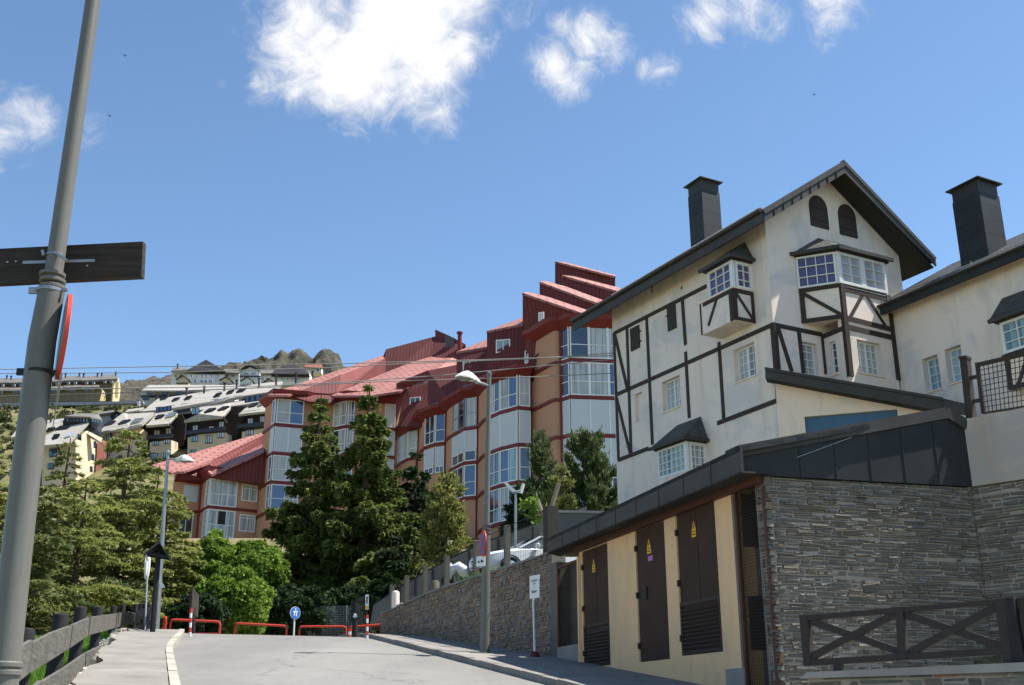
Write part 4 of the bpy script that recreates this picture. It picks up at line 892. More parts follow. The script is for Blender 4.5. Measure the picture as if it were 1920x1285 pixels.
lc = FG.px(1446, 893); rc = FG.px(1822, 913)
m = MB(); m.prism(FG, [(0.0, g[0][1]), (g[1][0], g[1][1]), (g[2][0], g[2][1]), (g[3][0], g[3][1]), (-.5, FG.px(1388, 838)[1]), (-.5, FG.px(1392, 885)[1])], -.35, .03); cl = m.build('cladding', 'cladding_sheet', B)
for i in (1, 2, 3, 4, 5):
    s = g[1][0]*i/6; zt0_ = FG.px(1388, 838)[1]; zz_ = zt0_+(g[3][1]-zt0_)*(s+.5)/(g[3][0]+.5)
    m = MB(); m.box(FG, s-.01, s+.01, .03, .042, g[0][1]+(g[1][1]-g[0][1])*s/g[1][0]+.02, zz_-.22); m.build('cladding_seam', 'cladding_sheet', cl)
m = MB(); tl = FG.px(1386, 836); tr = FG.px(1770, 768); m.beam(FG, (-.46, tl[1]-.11), (tr[0], tr[1]-.08), .2, -.4, .09); m.beam(FG, (tr[0]-.04, tr[1]-.05), (g[2][0]+.02, g[2][1]-.06), .2, -.4, .088); m.build('coping', 'fascia', B)
m = MB(); m.beam(FG, (.6, tl[1]-.15), (tr[0]*.45, tl[1]+(tr[1]-tl[1])*.5-.21), .008, .08, .096); m.build('drip_edge', 'galvanised', B)
sX = g[1][0]
def zt_(s): return g[0][1]+(g[1][1]-g[0][1])*s/sX-.01
m = MB(); m.prism(FG, [(.08, -.2), (sX, -.2), (sX, zt_(sX)), (.08, zt_(0))], -.45, -.055); m.build('wall_core', 'mortar', B)
stones(FG, 0.0, sX, lambda s: .4, zt_, .062, .25, 'slate_stone', B, n0=-.05, jit=.04, gap=.013, seed=8, hv=.45)
FQ = Fr(st(15.9, 9.5).xy+SA.xy*.35, -SA.xy); 
m = MB(); m.box(FQ, 0, .27, -.3, -.06, .2, zt_(0)); m.build('corner_core', 'mortar', B)
stones(FQ, 0.0, .36, lambda s: 1.2, lambda s: zt_(0), .13, .3, 'slate_stone_warm', B, n0=-.06, jit=.05, gap=.016, seed=31, name='quoins')
# angled wall to the right with pale parapet
c0 = FG.pt(sX, 0, 0); c1 = c0+Vector((.669, -.743, 0))*5.2
FA = Fr.between(c0.xy, c1.xy); W2 = thing('angled_wall', 'stone wall with pale stained plaster parapet on top, at the right edge', 'wall', c0+Vector((0, 0, 2)))
za = FA.px(1824, 913)[1]; zb_ = FA.px(1920, 899)[1]; sb_ = FA.px(1920, 899)[0]
def zt2(s): return za+(zb_-za)*s/sb_
m = MB(); m.prism(FA, [(-.1, 0), (5.2, 0), (5.2, zt2(5.2)), (-.1, zt2(0))], -.4, -.05); m.build('wall_core', 'mortar', W2)
stones(FA, -.07, 5.2, lambda s: .4, zt2, .075, .26, 'slate_stone', W2, n0=-.045, jit=.04, gap=.013, seed=9, hv=.45)
p0 = FA.px(1805, 790); pts = [FA.px(x, y, .02) for x, y in ((1824, 912), (1920, 898), (1920, 764), (1870, 776), (1815, 784))]
sl = (pts[2][1]-pts[3][1])/(pts[2][0]-pts[3][0])
m = MB(); m.prism(FA, [(-.05, pts[0][1]), (5.2, zt2(5.2)), (5.2, pts[2][1]+sl*(5.2-pts[2][0])*.6), pts[2], pts[3], (-.05, pts[4][1])], -.34, .02); m.build('parapet', 'parapet', W2)
# fence on the parapet
T2 = thing('parapet_fence', 'dark timber fence frame with wire grid, standing on the pale parapet', 'fence', FA.pt(.4, -.1, pts[4][1]))
def fa(x, y, n=-.1): return FA.px(x, y, n)
a, b = fa(1801, 672), fa(1820, 784); w = fa(1816, 672)[0]-a[0]
def quadpx(pix, n0, n1, name, mat, par, n=-.1): m = MB(); m.prism(FA, [fa(x, y, n) for x, y in pix], n0, n1); return m.build(name, mat, par)
quadpx([(1802, 672), (1815, 670), (1827, 785), (1814, 786)], -.2, -.04, 'post', 'timber_v', T2); quadpx([(1800, 670), (1816, 668), (1816.5, 673), (1801, 675)], -.22, -.02, 'post_cap', 'timber', T2)
quadpx([(1818, 706), (1833, 703), (1833, 709), (1819, 712)], -.14, -.08, 'connector', 'timber', T2); quadpx([(1824, 750), (1839, 747), (1839, 753.5), (1824, 756)], -.14, -.08, 'connector', 'timber', T2)
quadpx([(1829, 681), (1835, 680), (1848, 774), (1841, 776)], -.14, -.07, 'frame_stile', 'timber_v', T2)
quadpx([(1834.5, 680.5), (1990, 645), (1990, 651), (1836, 687)], -.14, -.07, 'frame_rail', 'timber', T2); quadpx([(1843, 774), (1990, 750), (1990, 754), (1843, 777)], -.14, -.07, 'frame_rail', 'timber', T2)
m = MB()
g0, g1, g2, g3 = fa(1836, 685), fa(1980, 651), fa(1980, 752), fa(1846, 774)
for i in range(17): t = i/17; a = (g0[0]+(g1[0]-g0[0])*t, g0[1]+(g1[1]-g0[1])*t); b = (g3[0]+(g2[0]-g3[0])*t, g3[1]+(g2[1]-g3[1])*t); m.beam(FA, a, b, .012, -.11, -.10)
for i in range(1, 9): t = i/9; a = (g0[0]+(g3[0]-g0[0])*t, g0[1]+(g3[1]-g0[1])*t); b = (g1[0]+(g2[0]-g1[0])*t, g1[1]+(g2[1]-g1[1])*t); m.beam(FA, a, b, .012, -.10, -.09)
m.build('wire_grid', 'black_metal', T2)
# low coping wall and timber railing in front (bottom right)
fo = st(12.2, 9.6); FRL = Fr(fo.xy, SB.xy)
def fx(x, y, n=0): return FRL.px(x, y, n)
# rail runs nearly parallel to the stone front; its right end a little nearer
a = P(1505, 1200, 14.2); b = P(1890, 1180, 12.6); FRL = Fr.between(a.xy, b.xy)
R = thing('timber_railing', 'dark brown timber railing with two crossed-brace panels, bottom right', 'railing', P(1560, 1262, 14.))
def rp(pix, n0, n1, name): m = MB(); m.prism(FRL, [fx(x, y) for x, y in pix], n0, n1); return m.build(name, 'railing_wood', R)
rp([(1501.5, 1154), (1517, 1153), (1524, 1246), (1510, 1248.5)], -.05, .05, 'post'); rp([(1681, 1140), (1695, 1139), (1703, 1235), (1687, 1236)], -.05, .052, 'post'); rp([(1868, 1124), (1887, 1122), (1900, 1248), (1884, 1249)], -.05, .054, 'post')
rp([(1516, 1154), (1873, 1124), (1874, 1133.5), (1517, 1164)], -.045, .045, 'top_rail'); rp([(1511, 1238), (1880, 1214.5), (1881, 1228), (1512, 1249.5)], -.045, .045, 'bottom_rail')
for (p, q, z) in (((1514, 1163), (1686, 1222), .02), ((1514, 1236), (1682, 1150), .03), ((1690, 1150), (1880, 1212), .02), ((1700, 1228), (1876, 1134), .03)):
    m = MB(); m.beam(FRL, fx(*p), fx(*q), .085, -.04, z); m.build('brace', 'railing_wood', R)
rp([(1564.5, 1245), (1580, 1244), (1580, 1268), (1565, 1268)], -.04, .04, 'foot')
# right dark pillar with its own rail (edge of frame)
m = MB(); m.prism(FRL, [fx(x, y) for x, y in ((1886, 1122), (1903, 1120), (1925, 1260), (1902, 1262))], -.4, .06); m.build('corner_post', 'black_wood', R)
m = MB(); q = fx(1905, 1125); m.box(FRL, q[0], q[0]+1.6, -.1, .0, q[1]-.1, q[1]+.02); m.build('top_rail', 'railing_wood', R); m = MB(); m.box(FRL, q[0]+.02, q[0]+.12, -.1, .0, q[1]-.95, q[1]-.1); m.build('post', 'railing_wood', R)
FC = Fr(FRL.o, FRL.t); z1 = fx(1505, 1275)[1]; zz2 = fx(1920, 1252)[1]
C = thing('low_stone_wall', 'low stone wall with smooth pale concrete coping under the timber railing', 'stone wall', P(1560, 1275, 14.))
sa, sb2 = fx(1508, 1275)[0], fx(2010, 1252)[0]; zA = fx(1508, 1262)[1]; zB = fx(1920, 1243)[1]; sB_ = fx(1920, 1243)[0]
def zc(s): return zA+(zB-zA)*(s-sa)/(sB_-sa)
m = MB(); m.prism(FRL, [(sa, zc(sa)-.07), (sb2, zc(sb2)-.10), (sb2, zc(sb2)), (sa+.1, zc(sa+.1))], -.5, .12); m.build('coping', 'concrete', C)
m = MB(); m.box(FRL, sa+.05, sb2, -.4, .0, .2, zc(sa)-.06); m.build('wall_core', 'mortar', C)
stones(FRL, sa+.05, sb2, lambda s: .4, lambda s: zc(s)-.08, .12, .3, 'slate_stone_warm', C, n0=.0, jit=.03, gap=.014, seed=14)
# ================================================================ half-timbered white house
FH = Fr(P(1152, 740, 48.).xy, (.469, -.883)); SN = 10.84; ZG = 4.6
FGb = Fr(FH.pt(SN, 0, 0).xy, (.883, .469))
H = thing('timbered_house', 'tall white half-timbered house with dark gable roof, bay windows and a slate chimney', 'house', FH.pt(SN, 0, ZG))
ZE = 19.95
def pts(f, L, n=0.): return [f.px(x, y, n) for x, y in L]
def hole(f, L, n=0.): return pts(f, L, n)
def wall_(f, outer, holes, th, name, mat, par): m = MB(); m.prism(f, outer, -th, 0, holes); return m.build(name, mat, par)
def recess(f, L, n, cols, rows, gm, par, dep=.24, split=None, inset=None):
    """window set back into its opening; L = the opening's four corner pixels tl,tr,br,bl"""
    q = pts(f, L); s0 = (q[0][0]+q[3][0])/2; s1 = (q[1][0]+q[2][0])/2; z1 = (q[0][1]+q[1][1])/2; z0 = (q[2][1]+q[3][1])/2
    w = window(f, s0+.01, s1-.01, z0+.02, z1-.01, -dep, cols, rows, gm, par, split=split, mw=.03, fw=.06)
    m = MB(); m.box(f, s0-.05, s1+.05, -.02, .05, z0-.07, z0-.005); m.build('sill', 'cream_plaster', w); return rect(s0, s1, z0, z1)
# left face
wz = [recess(FH, [(1241, 715), (1274, 705), (1277, 761), (1243, 772)], 0, 4, 4, 'net_curtain', H, split=(2,)),
      recess(FH, [(1376, 656), (1414, 641), (1418, 703), (1378, 717)], 0, 4, 4, 'net_curtain', H, split=(2,))]
q = pts(FH, [(1190, 740), (1204, 735), (1205.5, 789), (1191, 794)]); niche = rect(q[0][0], q[1][0], q[3][1], q[0][1])
m = MB(); m.box(FH, niche[0][0]-.05, niche[1][0]+.05, -.34, -.16, niche[0][1]-.05, niche[2][1]+.05); m.build('blind_niche', 'white_plaster', H)
wall_(FH, [(0, ZG-.6), (SN-.335, ZG-.6), (SN-.335, ZE+.5), (0, ZE+.5)], wz+[niche], .33, 'wall', 'white_plaster', H)
tm = MB(); BW = .17
def beams(f, L, w=BW, n0=-.01, n1=.035, par=H, nm='timber_beam', mat='timber', n=0.):
    for i, (p, q) in enumerate(L):
        a = f.px(*p, n); b = f.px(*q, n); m = MB(); m.beam(f, a, b, w, n+n0, n+n1+.003*(i % 4)); m.build(nm, mat, par)
beams(FH, [((1151, 626), (1325, 537)), ((1156, 740.5), (1452, 608)), ((1160, 863), (1216, 841.5)), ((1346, 794), (1459, 751)),
           ((1151.5, 625), (1160.5, 864)), ((1176, 614), (1184, 851)), ((1213, 597), (1224, 834)), ((1280, 562), (1286, 647)), ((1286, 660), (1293, 784)), ((1348.5, 642), (1358, 790)), ((1451, 610), (1459, 753)),
           ((1154, 630), (1177, 730)), ((1157, 748), (1182, 850))])
for L in ([(1183, 618), (1199, 613), (1199.5, 652), (1183.5, 657.5)], [(1252, 579), (1267, 573), (1268.5, 615), (1253.5, 623)]):
    q = pts(FH, L); s0, s1, z0, z1 = q[0][0], q[1][0], q[2][1], q[0][1]; m = MB(); m.box(FH, s0, s1, 0, .06, z0, z1); sh = m.build('shutter', 'timber_v', H)
    m = MB(); m.box(FH, s0-.12 if L[0][0] > 1200 else s1-.02, s0+.02 if L[0][0] > 1200 else s1+.14, .02, .05, z1-.35, z1-.3); m.box(FH, s1-.02, s1+.13, .02, .05, z0+.25, z0+.3) if L[0][0] < 1200 else None; m.build('shutter_hinge', 'black_metal', sh)
for x, y in ((1222.5, 538), (1222.5, 546), (1278, 540)): u, z = FH.px(x, y); m = MB(); m.box(FH, u-.06, u+.06, 0, .012, z-.07, z+.07); m.build('vent', 'grime', H)
# gable face
G0 = FGb.px
pk = FGb.px(1580, 304, .95); re_ = FGb.px(1752, 487, .95); le = FGb.px(1431, 394, .95)
slL = (pk[1]-le[1])/(pk[0]-le[0]); slR = (re_[1]-pk[1])/(re_[0]-pk[0])
print('gable', pk, re_, le, slL, slR)
SR = FGb.px(1690, 520)[0]
def roofz(s, k=0.): return (pk[1]+(s-pk[0])*slL if s < pk[0] else pk[1]+(s-pk[0])*slR)-.34-k
g1 = recess(FGb, [(1504, 639), (1533, 647), (1534, 706), (1507, 700)], 0, 2, 4, 'net_curtain', H, .22)
wall_(FGb, [(0, ZG-.6), (SR, ZG-.6), (SR, roofz(SR)), (pk[0], roofz(pk[0])), (0, roofz(0)+.1)], [g1], .33, 'wall', 'white_plaster', H)
for L, tx in (([(1516, 378), (1549, 386), (1549.5, 430), (1517.5, 423)], 0), ([(1570, 394), (1602, 402), (1603.5, 447), (1572, 439)], 0)):
    q = pts(FGb, L); s0, s1, z0, z1 = q[0][0], q[1][0], q[2][1]*.5+q[3][1]*.5, (q[0][1]+q[1][1])/2-.2; c = (s0+s1)/2; r_ = (s1-s0)/2
    m = MB(); m.prism(FGb, [(s0, z0), (s1, z0)]+[(c+r_*math.cos(a), z1+r_*1.15*math.sin(a)) for a in np.linspace(0, PI, 14)], 0, .05); sh = m.build('arched_shutter', 'timber_v', H)
    m = MB(); m.box(FGb, s0+.06, s1-.06, .05, .075, z0+.3, z0+.36); m.build('shutter_bar', 'timber', sh); m = MB(); m.box(FGb, s0+.06, s1-.06, .05, .075, z1-.05, z1+.01); m.build('shutter_bar', 'timber', sh)
beams(FGb, [((1449, 609), (1541, 628)), ((1497, 620), (1506, 700)), ((1458, 614), (1484, 697))])
m = MB(); a = FGb.px(1450, 610); b = FGb.px(1456, 700); m.box(FGb, -.04, .13, -.0, .07, b[1]-.3, a[1]); m.box(FGb, -.045, .0, -.14, .06, b[1]-.3, a[1]-.01); m.build('corner_post', 'timber_v', H)
# projecting block + bay on the gable face
NB = 1.2; sk = FGb.px(1577.5, 560, NB)[0]; sr = FGb.px(1664, 560, NB)[0]; s0b = FGb.px(1499, 560)[0]; sside = FGb.px(1539.5, 660)[0]
FF = Fr(FGb.pt(0, NB, 0).xy, FGb.t)                     # front of block
zt_top = FF.px(1582, 476)[1]; zt_bot = FF.px(1583, 536)[1]; zp = FF.px(1581, 596)[1]
sR2 = FF.px(1676, 640)[0]
hb = recess(FF, [(1607, 634), (1651, 647), (1656, 706), (1611, 697)], 0, 4, 4, 'net_curtain', H, .24, split=(2,))
wall_(FF, [(sk, ZG), (sR2, ZG), (sR2, zt_bot), (sk, zt_bot)], [hb], .3, 'bay_wall', 'white_plaster', H)
FS = Fr(FGb.pt(sk, 0, 0).xy, -(-FGb.n).xy)              # side of the block, s runs outwards from the wall
FS = Fr(FGb.pt(sk, 0, 0).xy, FGb.n.xy)
hs = recess(FS, [(1556, 643), (1568, 637), (1570, 699), (1558, 705)], 0, 1, 4, 'dark_glass', H, .16)
zl2 = FF.px(1585, 612)[1]
wall_(FS, [(-.1, ZG), (NB-.305, ZG), (NB-.305, zl2), (-.1, zl2)], [hs], .25, 'bay_wall', 'white_plaster', H)
FD = Fr.between(FGb.pt(s0b, 0, 0).xy, FGb.pt(sk, NB, 0).xy); LD = (FGb.pt(sk, NB, 0)-FGb.pt(s0b, 0, 0)).length
m = MB(); a_, b_, c_ = FGb.pt(s0b, -.05, zp), FGb.pt(sk, NB-.01, zp), FGb.pt(sk, -.05, zp); m.slab([a_, b_, c_], (0, 0, zt_bot-zp)); m.build('bay_panel', 'white_plaster', H)
window(FD, .0, LD-.07, zt_bot+.06, zt_top, -.02, 4, 3, 'violet_glass', H, dep=.09, mw=.03)
window(FF, sk+.02, sk+(sr-sk)*.5, zt_bot+.06, zt_top, -.02, 2, 3, 'pale_glass', H, dep=.09, mw=.025, fw=.11); window(FF, sk+(sr-sk)*.5+.005, sr, zt_bot+.06, zt_top, -.02, 2, 3, 'pale_glass', H, dep=.09, mw=.025, fw=.11)
FX = Fr(FGb.pt(sr, NB, 0).xy, (-FGb.n).xy); m = MB(); m.box(FX, .0, NB, -.0, .05, zt_bot, zt_top); m.build('bay_side', 'pvc', H)
m = MB(); m.box(FF, sk-.06, sk+.03, -.08, .08, zt_bot+.05, zt_top+.02); m.build('bay_corner', 'pvc', H)
m = MB(); m.slab([FGb.pt(s0b-.08, 0, zt_top+.0), FGb.pt(sk-.1, NB+.14, zt_top), FGb.pt(sr+.16, NB+.14, zt_top), FGb.pt(sr+.16, 0, zt_top)], (0, 0, .16)); m.build('bay_fascia', 'timber', H)
ap = FGb.px(1533, 447); ap2 = FGb.px(1600, 465)
def bayroof(tip, corner, corner2, end, a1, a2, par, th=.05):
    m = MB(); m.slab([tip, corner, a1], (0, 0, -th)); m.build('bay_roof', 'slate', par)
    m = MB(); m.slab([corner, corner2, a2, a1] if (a2-a1).length > .01 else [corner, corner2, a1], (0, 0, -th)); m.build('bay_roof', 'slate', par)
    if end is not None: m = MB(); m.slab([corner2, end, a2], (0, 0, -th)); m.build('bay_roof', 'slate', par)
z_ = zt_top+.17
bayroof(FGb.pt(s0b-.22, 0, z_-.02), FGb.pt(sk-.13, NB+.22, z_), FGb.pt(sr+.26, NB+.22, z_), FGb.pt(sr+.26, 0, z_), FGb.pt(ap[0], .02, ap[1]), FGb.pt(ap[0]+1.3, .02, ap[1]), H)
m = MB(); m.bar(FGb.pt(s0b-.28, 0, z_-.06), FGb.pt(sk-.13, NB+.25, z_-.06), .1, .14); m.bar(FGb.pt(sk-.13, NB+.25, z_-.06), FGb.pt(sr+.28, NB+.25, z_-.06), .1, .14); m.build('bay_gutter', 'fascia', H)
beams(FF, [((1577, 541), (1664, 562)), ((1580, 595), (1673, 619)), ((1585, 613), (1670, 633))], .2)
beams(FF, [((1617, 553), (1592, 598)), ((1624, 555), (1661, 614))], .14, n1=.028)
m = MB(); z0 = FF.px(1592, 706)[1]; m.box(FF, sk-.03, sk+.17, -.1, .07, z0, zt_bot+.04); m.build('corner_post', 'timber_v', H)
m = MB(); a = FF.px(1663, 565); z0 = FF.px(1680, 713)[1]; m.box(FF, a[0]-.0, a[0]+.17, -.1, .07, z0, zt_bot); m.build('corner_post', 'timber_v', H)
for (a, b, w) in (((0, zt_bot+.0), (LD, zt_bot+.0), .2), ((0, zp+.07), (LD, zp+.07), .16), ((.1, zp+.1), (.1, zt_bot), .18), ((.1, zt_bot-.1), (LD-.05, zp+.12), .13)): m = MB(); m.beam(FD, a, b, w, -.02, .03+.004*w); m.build('timber_beam', 'timber', H)
m = MB(); m.beam(FS, (-.02, zl2-.08), (NB, zl2-.08), .18, -.05, .04); m.build('timber_beam', 'timber', H); m = MB(); m.box(FS, -.06, .1, 0, .05, FS.px(1544, 704)[1], zl2-.16); m.build('timber_beam', 'timber_v', H)
# bays on the left face
def sidebay(f, xl, xk, yk_top, yk_bot, par, N=.92, panel=None, cols=(3, 2), rows=3, gm=('violet_glass', 'violet_glass'), apex=None, tipx=None, z2x=None, s1=None):
    sa = f.px(xl, yk_top, N)[0]; sb = s1 if s1 is not None else f.px(xk, yk_top, N)[0]; zt = f.px(xk, yk_top, N)[1]; zb = f.px(xk, yk_bot, N)[1]
    f1 = Fr(f.pt(0, N, 0).xy, f.t); f2 = Fr(f.pt(sb, N, 0).xy, (-f.n).xy)
    window(f1, sa, sb-.04, zb, zt, -.03, cols[0], rows, gm[0], par, dep=.08, mw=.03, fw=.09); window(f2, .1, N, zb, zt, -.03, cols[1], rows, gm[1], par, dep=.08, mw=.03, fw=.12)
    m = MB(); m.box(f1, sb-.06, sb+.055, -.06, .055, zb, zt+.01); m.build('bay_corner', 'pvc', par); f0 = Fr(f.pt(sa, 0, 0).xy, f.n.xy); m = MB(); m.box(f0, 0, N-.05, 0, .06, zb, zt); m.build('bay_side', 'pvc', par)
    m = MB(); m.slab([f.pt(sa-.12, 0, zt), f.pt(sa-.12, N+.13, zt), f.pt(sb+.13, N+.13, zt), f.pt(sb+.13, 0, zt)], (0, 0, .13)); m.build('bay_fascia', 'fascia', par)
    e = .24; z = zt+.14; ax_, ay = f.px(*apex); A1 = f.pt(min(ax_, sb-.15), .02, ay); A0 = f.pt(min(ax_, sb-.15)-(tipx or .9), .02, ay-.0)
    m = MB(); m.slab([f.pt(sa-e, 0, z), f.pt(sa-e, N+e, z), A0], (0, 0, -.06)); m.build('bay_roof', 'slate', par)
    m = MB(); m.slab([f.pt(sa-e, N+e, z), f.pt(sb+e, N+e, z), A1, A0], (0, 0, -.06)); m.build('bay_roof', 'slate', par)
    m = MB(); m.slab([f.pt(sb+e, N+e, z), f.pt(sb+e, 0, z), A1], (0, 0, -.06)); m.build('bay_roof', 'slate', par)
    m = MB(); m.bar(f.pt(sa-e, N+e+.03, z-.05), f.pt(sb+e+.05, N+e+.03, z-.05), .1, .13); m.build('bay_gutter', 'fascia', par); m = MB(); m.bar(f.pt(sb+e+.03, N+e, z-.05), f.pt(sb+e+.03, 0, z-.05), .1, .13); m.build('bay_gutter', 'fascia', par)
    return sa, sb, zt, zb
sa, sb, zt, zb = sidebay(FH, 1326.5, 1372, 488.5, 541.5, H, apex=(1397, 455), tipx=1.0)
zpb = FH.px(1373, 602, .98)[1]; spl = FH.px(1313, 573, .98)[0]
m = MB(); m.box(FH, spl, sb+.03, -.05, .98, zpb, zb-.02); m.build('bay_panel', 'white_plaster', H)
m = MB(); m.box(FH, spl-.06, sb+.08, 0, 1.04, zb-.03, zb+.03); m.build('bay_ledge', 'cream_plaster', H)
f1 = Fr(FH.pt(0, .98, 0).xy, FH.t); f2 = Fr(FH.pt(sb+.03, .98, 0).xy, (-FH.n).xy)
for f, a, b, w in ((f1, (spl+.2, zb-.12), (sb, zb-.12), .14), (f1, (spl+.02, zpb), (spl+.02, zb-.05), .06), (f1, (spl+.45, zpb+.25), (spl+1.05, zb-.15), .12), (f1, (sb-.1, zpb), (sb-.1, zb-.05), .24),
                   (f2, (.0, zb-.12), (.95, zb-.12), .16), (f2, (0, zpb+.07), (.95, zpb+.07), .13), (f2, (.07, zpb), (.07, zb-.1), .15), (f2, (.9, zpb), (.9, zb-.1), .13), (f2, (.1, zb-.2), (.88, zpb+.12), .11)):
    m = MB(); m.beam(f, a, b, w, -.01, .03+random.random()*.01); m.build('timber_beam', 'timber', H)
sa, sb, zt, zb = sidebay(FH, 1233, 1286.5, 828, 884, H, cols=(6, 3), rows=4, gm=('blue_curtain', 'net_curtain'), apex=(1315, 781), tipx=1.6)
m = MB(); m.box(FH, sa-.05, sb+.05, -.02, .95, ZG, zb); m.build('bay_panel', 'white_plaster', H)
# roof
n_e = .75; N_g = .95
def rp_(s, n, z): return FGb.pt(s, n, z)
back = -11.6
eaveL = [rp_(le[0]-.02, N_g, le[1]), rp_(le[0]-.02, back-1.2, le[1])]
m = MB(); m.slab([eaveL[0], rp_(pk[0], N_g, pk[1]), rp_(pk[0], back-1.2, pk[1]), eaveL[1]], (0, 0, -.12)); rf = m.build('roof', 'slate', H)
m = MB(); m.slab([rp_(pk[0], N_g, pk[1]), rp_(re_[0], N_g, re_[1]), rp_(re_[0], back-1.2, re_[1]), rp_(pk[0], back-1.2, pk[1])], (0, 0, -.12)); m.build('roof', 'slate', H)
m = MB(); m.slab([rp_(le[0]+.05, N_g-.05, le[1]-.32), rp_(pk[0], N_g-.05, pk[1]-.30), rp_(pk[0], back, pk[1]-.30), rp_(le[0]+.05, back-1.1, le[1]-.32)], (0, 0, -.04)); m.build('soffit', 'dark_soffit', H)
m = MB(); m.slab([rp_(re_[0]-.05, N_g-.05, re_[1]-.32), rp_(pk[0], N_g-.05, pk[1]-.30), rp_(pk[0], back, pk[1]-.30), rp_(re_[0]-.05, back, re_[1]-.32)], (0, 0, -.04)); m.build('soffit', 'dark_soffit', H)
FV = Fr(FGb.pt(0, N_g, 0).xy, FGb.t)
m = MB(); m.prism(FV, [(le[0]-.02, le[1]+.02), (pk[0], pk[1]+.03), (pk[0], pk[1]-.52), (le[0]-.02, le[1]-.52)], -.02, .05); vg = m.build('verge_board', 'fascia', H)
m = MB(); m.prism(FV, [(pk[0], pk[1]+.03), (re_[0]+.02, re_[1]+.02), (re_[0]+.02, re_[1]-.3), (pk[0], pk[1]-.5)], -.02, .052); m.build('verge_board', 'fascia', H)
m = MB(); m.beam(FV, (le[0]-.04, le[1]-.10), (pk[0]+.02, pk[1]-.08), .2, -.1, .085); m.build('verge_capping', 'fascia', H); m = MB(); m.beam(FV, (pk[0]-.05, pk[1]+.01), (re_[0], re_[1]), .16, -.1, .085); m.build('verge_capping', 'fascia', H)
for i in range(1, 9): 
    t = i/9; s = le[0]+(pk[0]-le[0])*t; z = le[1]+(pk[1]-le[1])*t; m = MB(); m.beam(FV, (s, z-.48), (s, z-.02), .014, .05, .09); m.build('verge_joint', 'fascia', vg)
ef = Fr(FGb.pt(le[0]-.04, 0, 0).xy, (FGb.n).xy)          # eave fascia plane (parallel to left face)
m = MB(); m.box(ef, back-1.2, N_g+.02, -.05, .03, le[1]-.5, le[1]-.02); m.build('eave_fascia', 'fascia', H)
m = MB(); m.tube([ef.pt(back-1.25, .10, le[1]-.03), ef.pt(N_g+.02, .10, le[1]-.03)], .09, 8); m.build('gutter', 'fascia', H)
for i in range(12): c = ef.pt(back+i*1.0, -.12, le[1]+.10); m = MB(); m.bar(c, c+Vector((0, 0, .12))+ef.n*-.08, .03); m.build('snow_hook', 'galvanised', rf)
def chimney(base_px, Y, w, d_, ztop_px, par, f, capw):
    c = P(base_px[0], base_px[1], Y); zt = P(ztop_px[0], ztop_px[1], Y).z; fr = Fr(c.xy, f.t)
    m = MB(); b0 = [fr.pt(-w/2, d_/2, c.z-1.2), fr.pt(w/2, d_/2, c.z-1.2), fr.pt(w/2, -d_/2, c.z-1.2), fr.pt(-w/2, -d_/2, c.z-1.2)]; zz = zt-.62
    m.hexa(b0, [Vector((p.x, p.y, zz)) for p in b0]); ch = m.build('chimney', 'cladding', par)
    m = MB(); k = .96; q = [fr.pt(-w/2*k, d_/2*k, zz), fr.pt(w/2*k, d_/2*k, zz), fr.pt(w/2*k, -d_/2*k, zz), fr.pt(-w/2*k, -d_/2*k, zz)]; m.hexa(q, [p+Vector((0, 0, .5)) for p in q]); m.build('chimney_vent', 'louvre_dark', ch)
    m = MB(); e = capw; q = [fr.pt(-w/2-e, d_/2+e, zt-.13), fr.pt(w/2+e, d_/2+e, zt-.13), fr.pt(w/2+e, -d_/2-e, zt-.13), fr.pt(-w/2-e, -d_/2-e, zt-.13)]; a = Vector((c.x, c.y, zt+.05))
    m.slab(q, (0, 0, .03)); [m.slab([q[i]+Vector((0, 0, .03)), q[(i+1) % 4]+Vector((0, 0, .03)), a], (0, 0, .012)) for i in range(4)]; m.build('chimney_cap', 'fascia', ch); return ch
chimney((1324, 440), 43.5, .98, .98, (1318, 343), H, FH, .13)

# ---- right wing, a lower building at right angles
wo = FGb.pt(sR2+.05, NB-.25, 0); FW = Fr(wo.xy, FH.t)
Wg = thing('white_wing', 'white side wing with slate roof and broad dark chimney, at the right edge', 'house', wo+Vector((0, 0, ZG)))
h1 = recess(FW, [(1728, 674), (1758, 664), (1765, 727), (1737, 737)], 0, 2, 4, 'blue_curtain', Wg, .3); h2 = recess(FW, [(1771, 656), (1802, 645), (1808, 711), (1779, 721)], 0, 2, 4, 'blue_curtain', Wg, .3)
ge = FW.px(1676, 573, .55); ge2 = FW.px(1920, 470, .55); zE2 = (ge[1]+ge2[1])/2; print('wing eave', ge, ge2)
wall_(FW, [(-.3, ZG), (15, ZG), (15, zE2+.3), (-.3, zE2+.3)], [h1, h2], .33, 'wall', 'white_plaster', Wg)
rs = math.tan(math.radians(30)); rise = 5.5
m = MB(); m.slab([FW.pt(-.6, .65, zE2+.15), FW.pt(17, .65, zE2+.15), FW.pt(17, .65-rise, zE2+.15+rise*rs), FW.pt(-.6, .65-rise, zE2+.15+rise*rs)], (0, 0, -.12)); wr = m.build('roof', 'slate_light', Wg)
m = MB(); m.box(FW, -.6, 17, .5, .62, zE2-.2, zE2+.08); m.build('eave_fascia', 'cladding_sheet', Wg); m = MB(); m.box(FW, -.5, 17, .0, .5, zE2-.06, zE2-.01); m.build('soffit', 'parapet', Wg)
m = MB(); m.tube([FW.pt(-.6, .72, zE2+.12), FW.pt(17, .72, zE2+.12)], .05, 8); m.build('gutter', 'fascia', Wg)
m = MB(); m.tube([FW.pt(.2, .5, zE2+.36), FW.pt(17, .5, zE2+.36)], .02, 6); m.build('snow_rail', 'galvanised', Wg)
for i in range(9): c = FW.pt(.6+i*1.3, .5, zE2+.2); m = MB(); m.tube([c, c+Vector((0, 0, .26))], .018, 6); m.build('rail_bracket', 'galvanised', Wg)
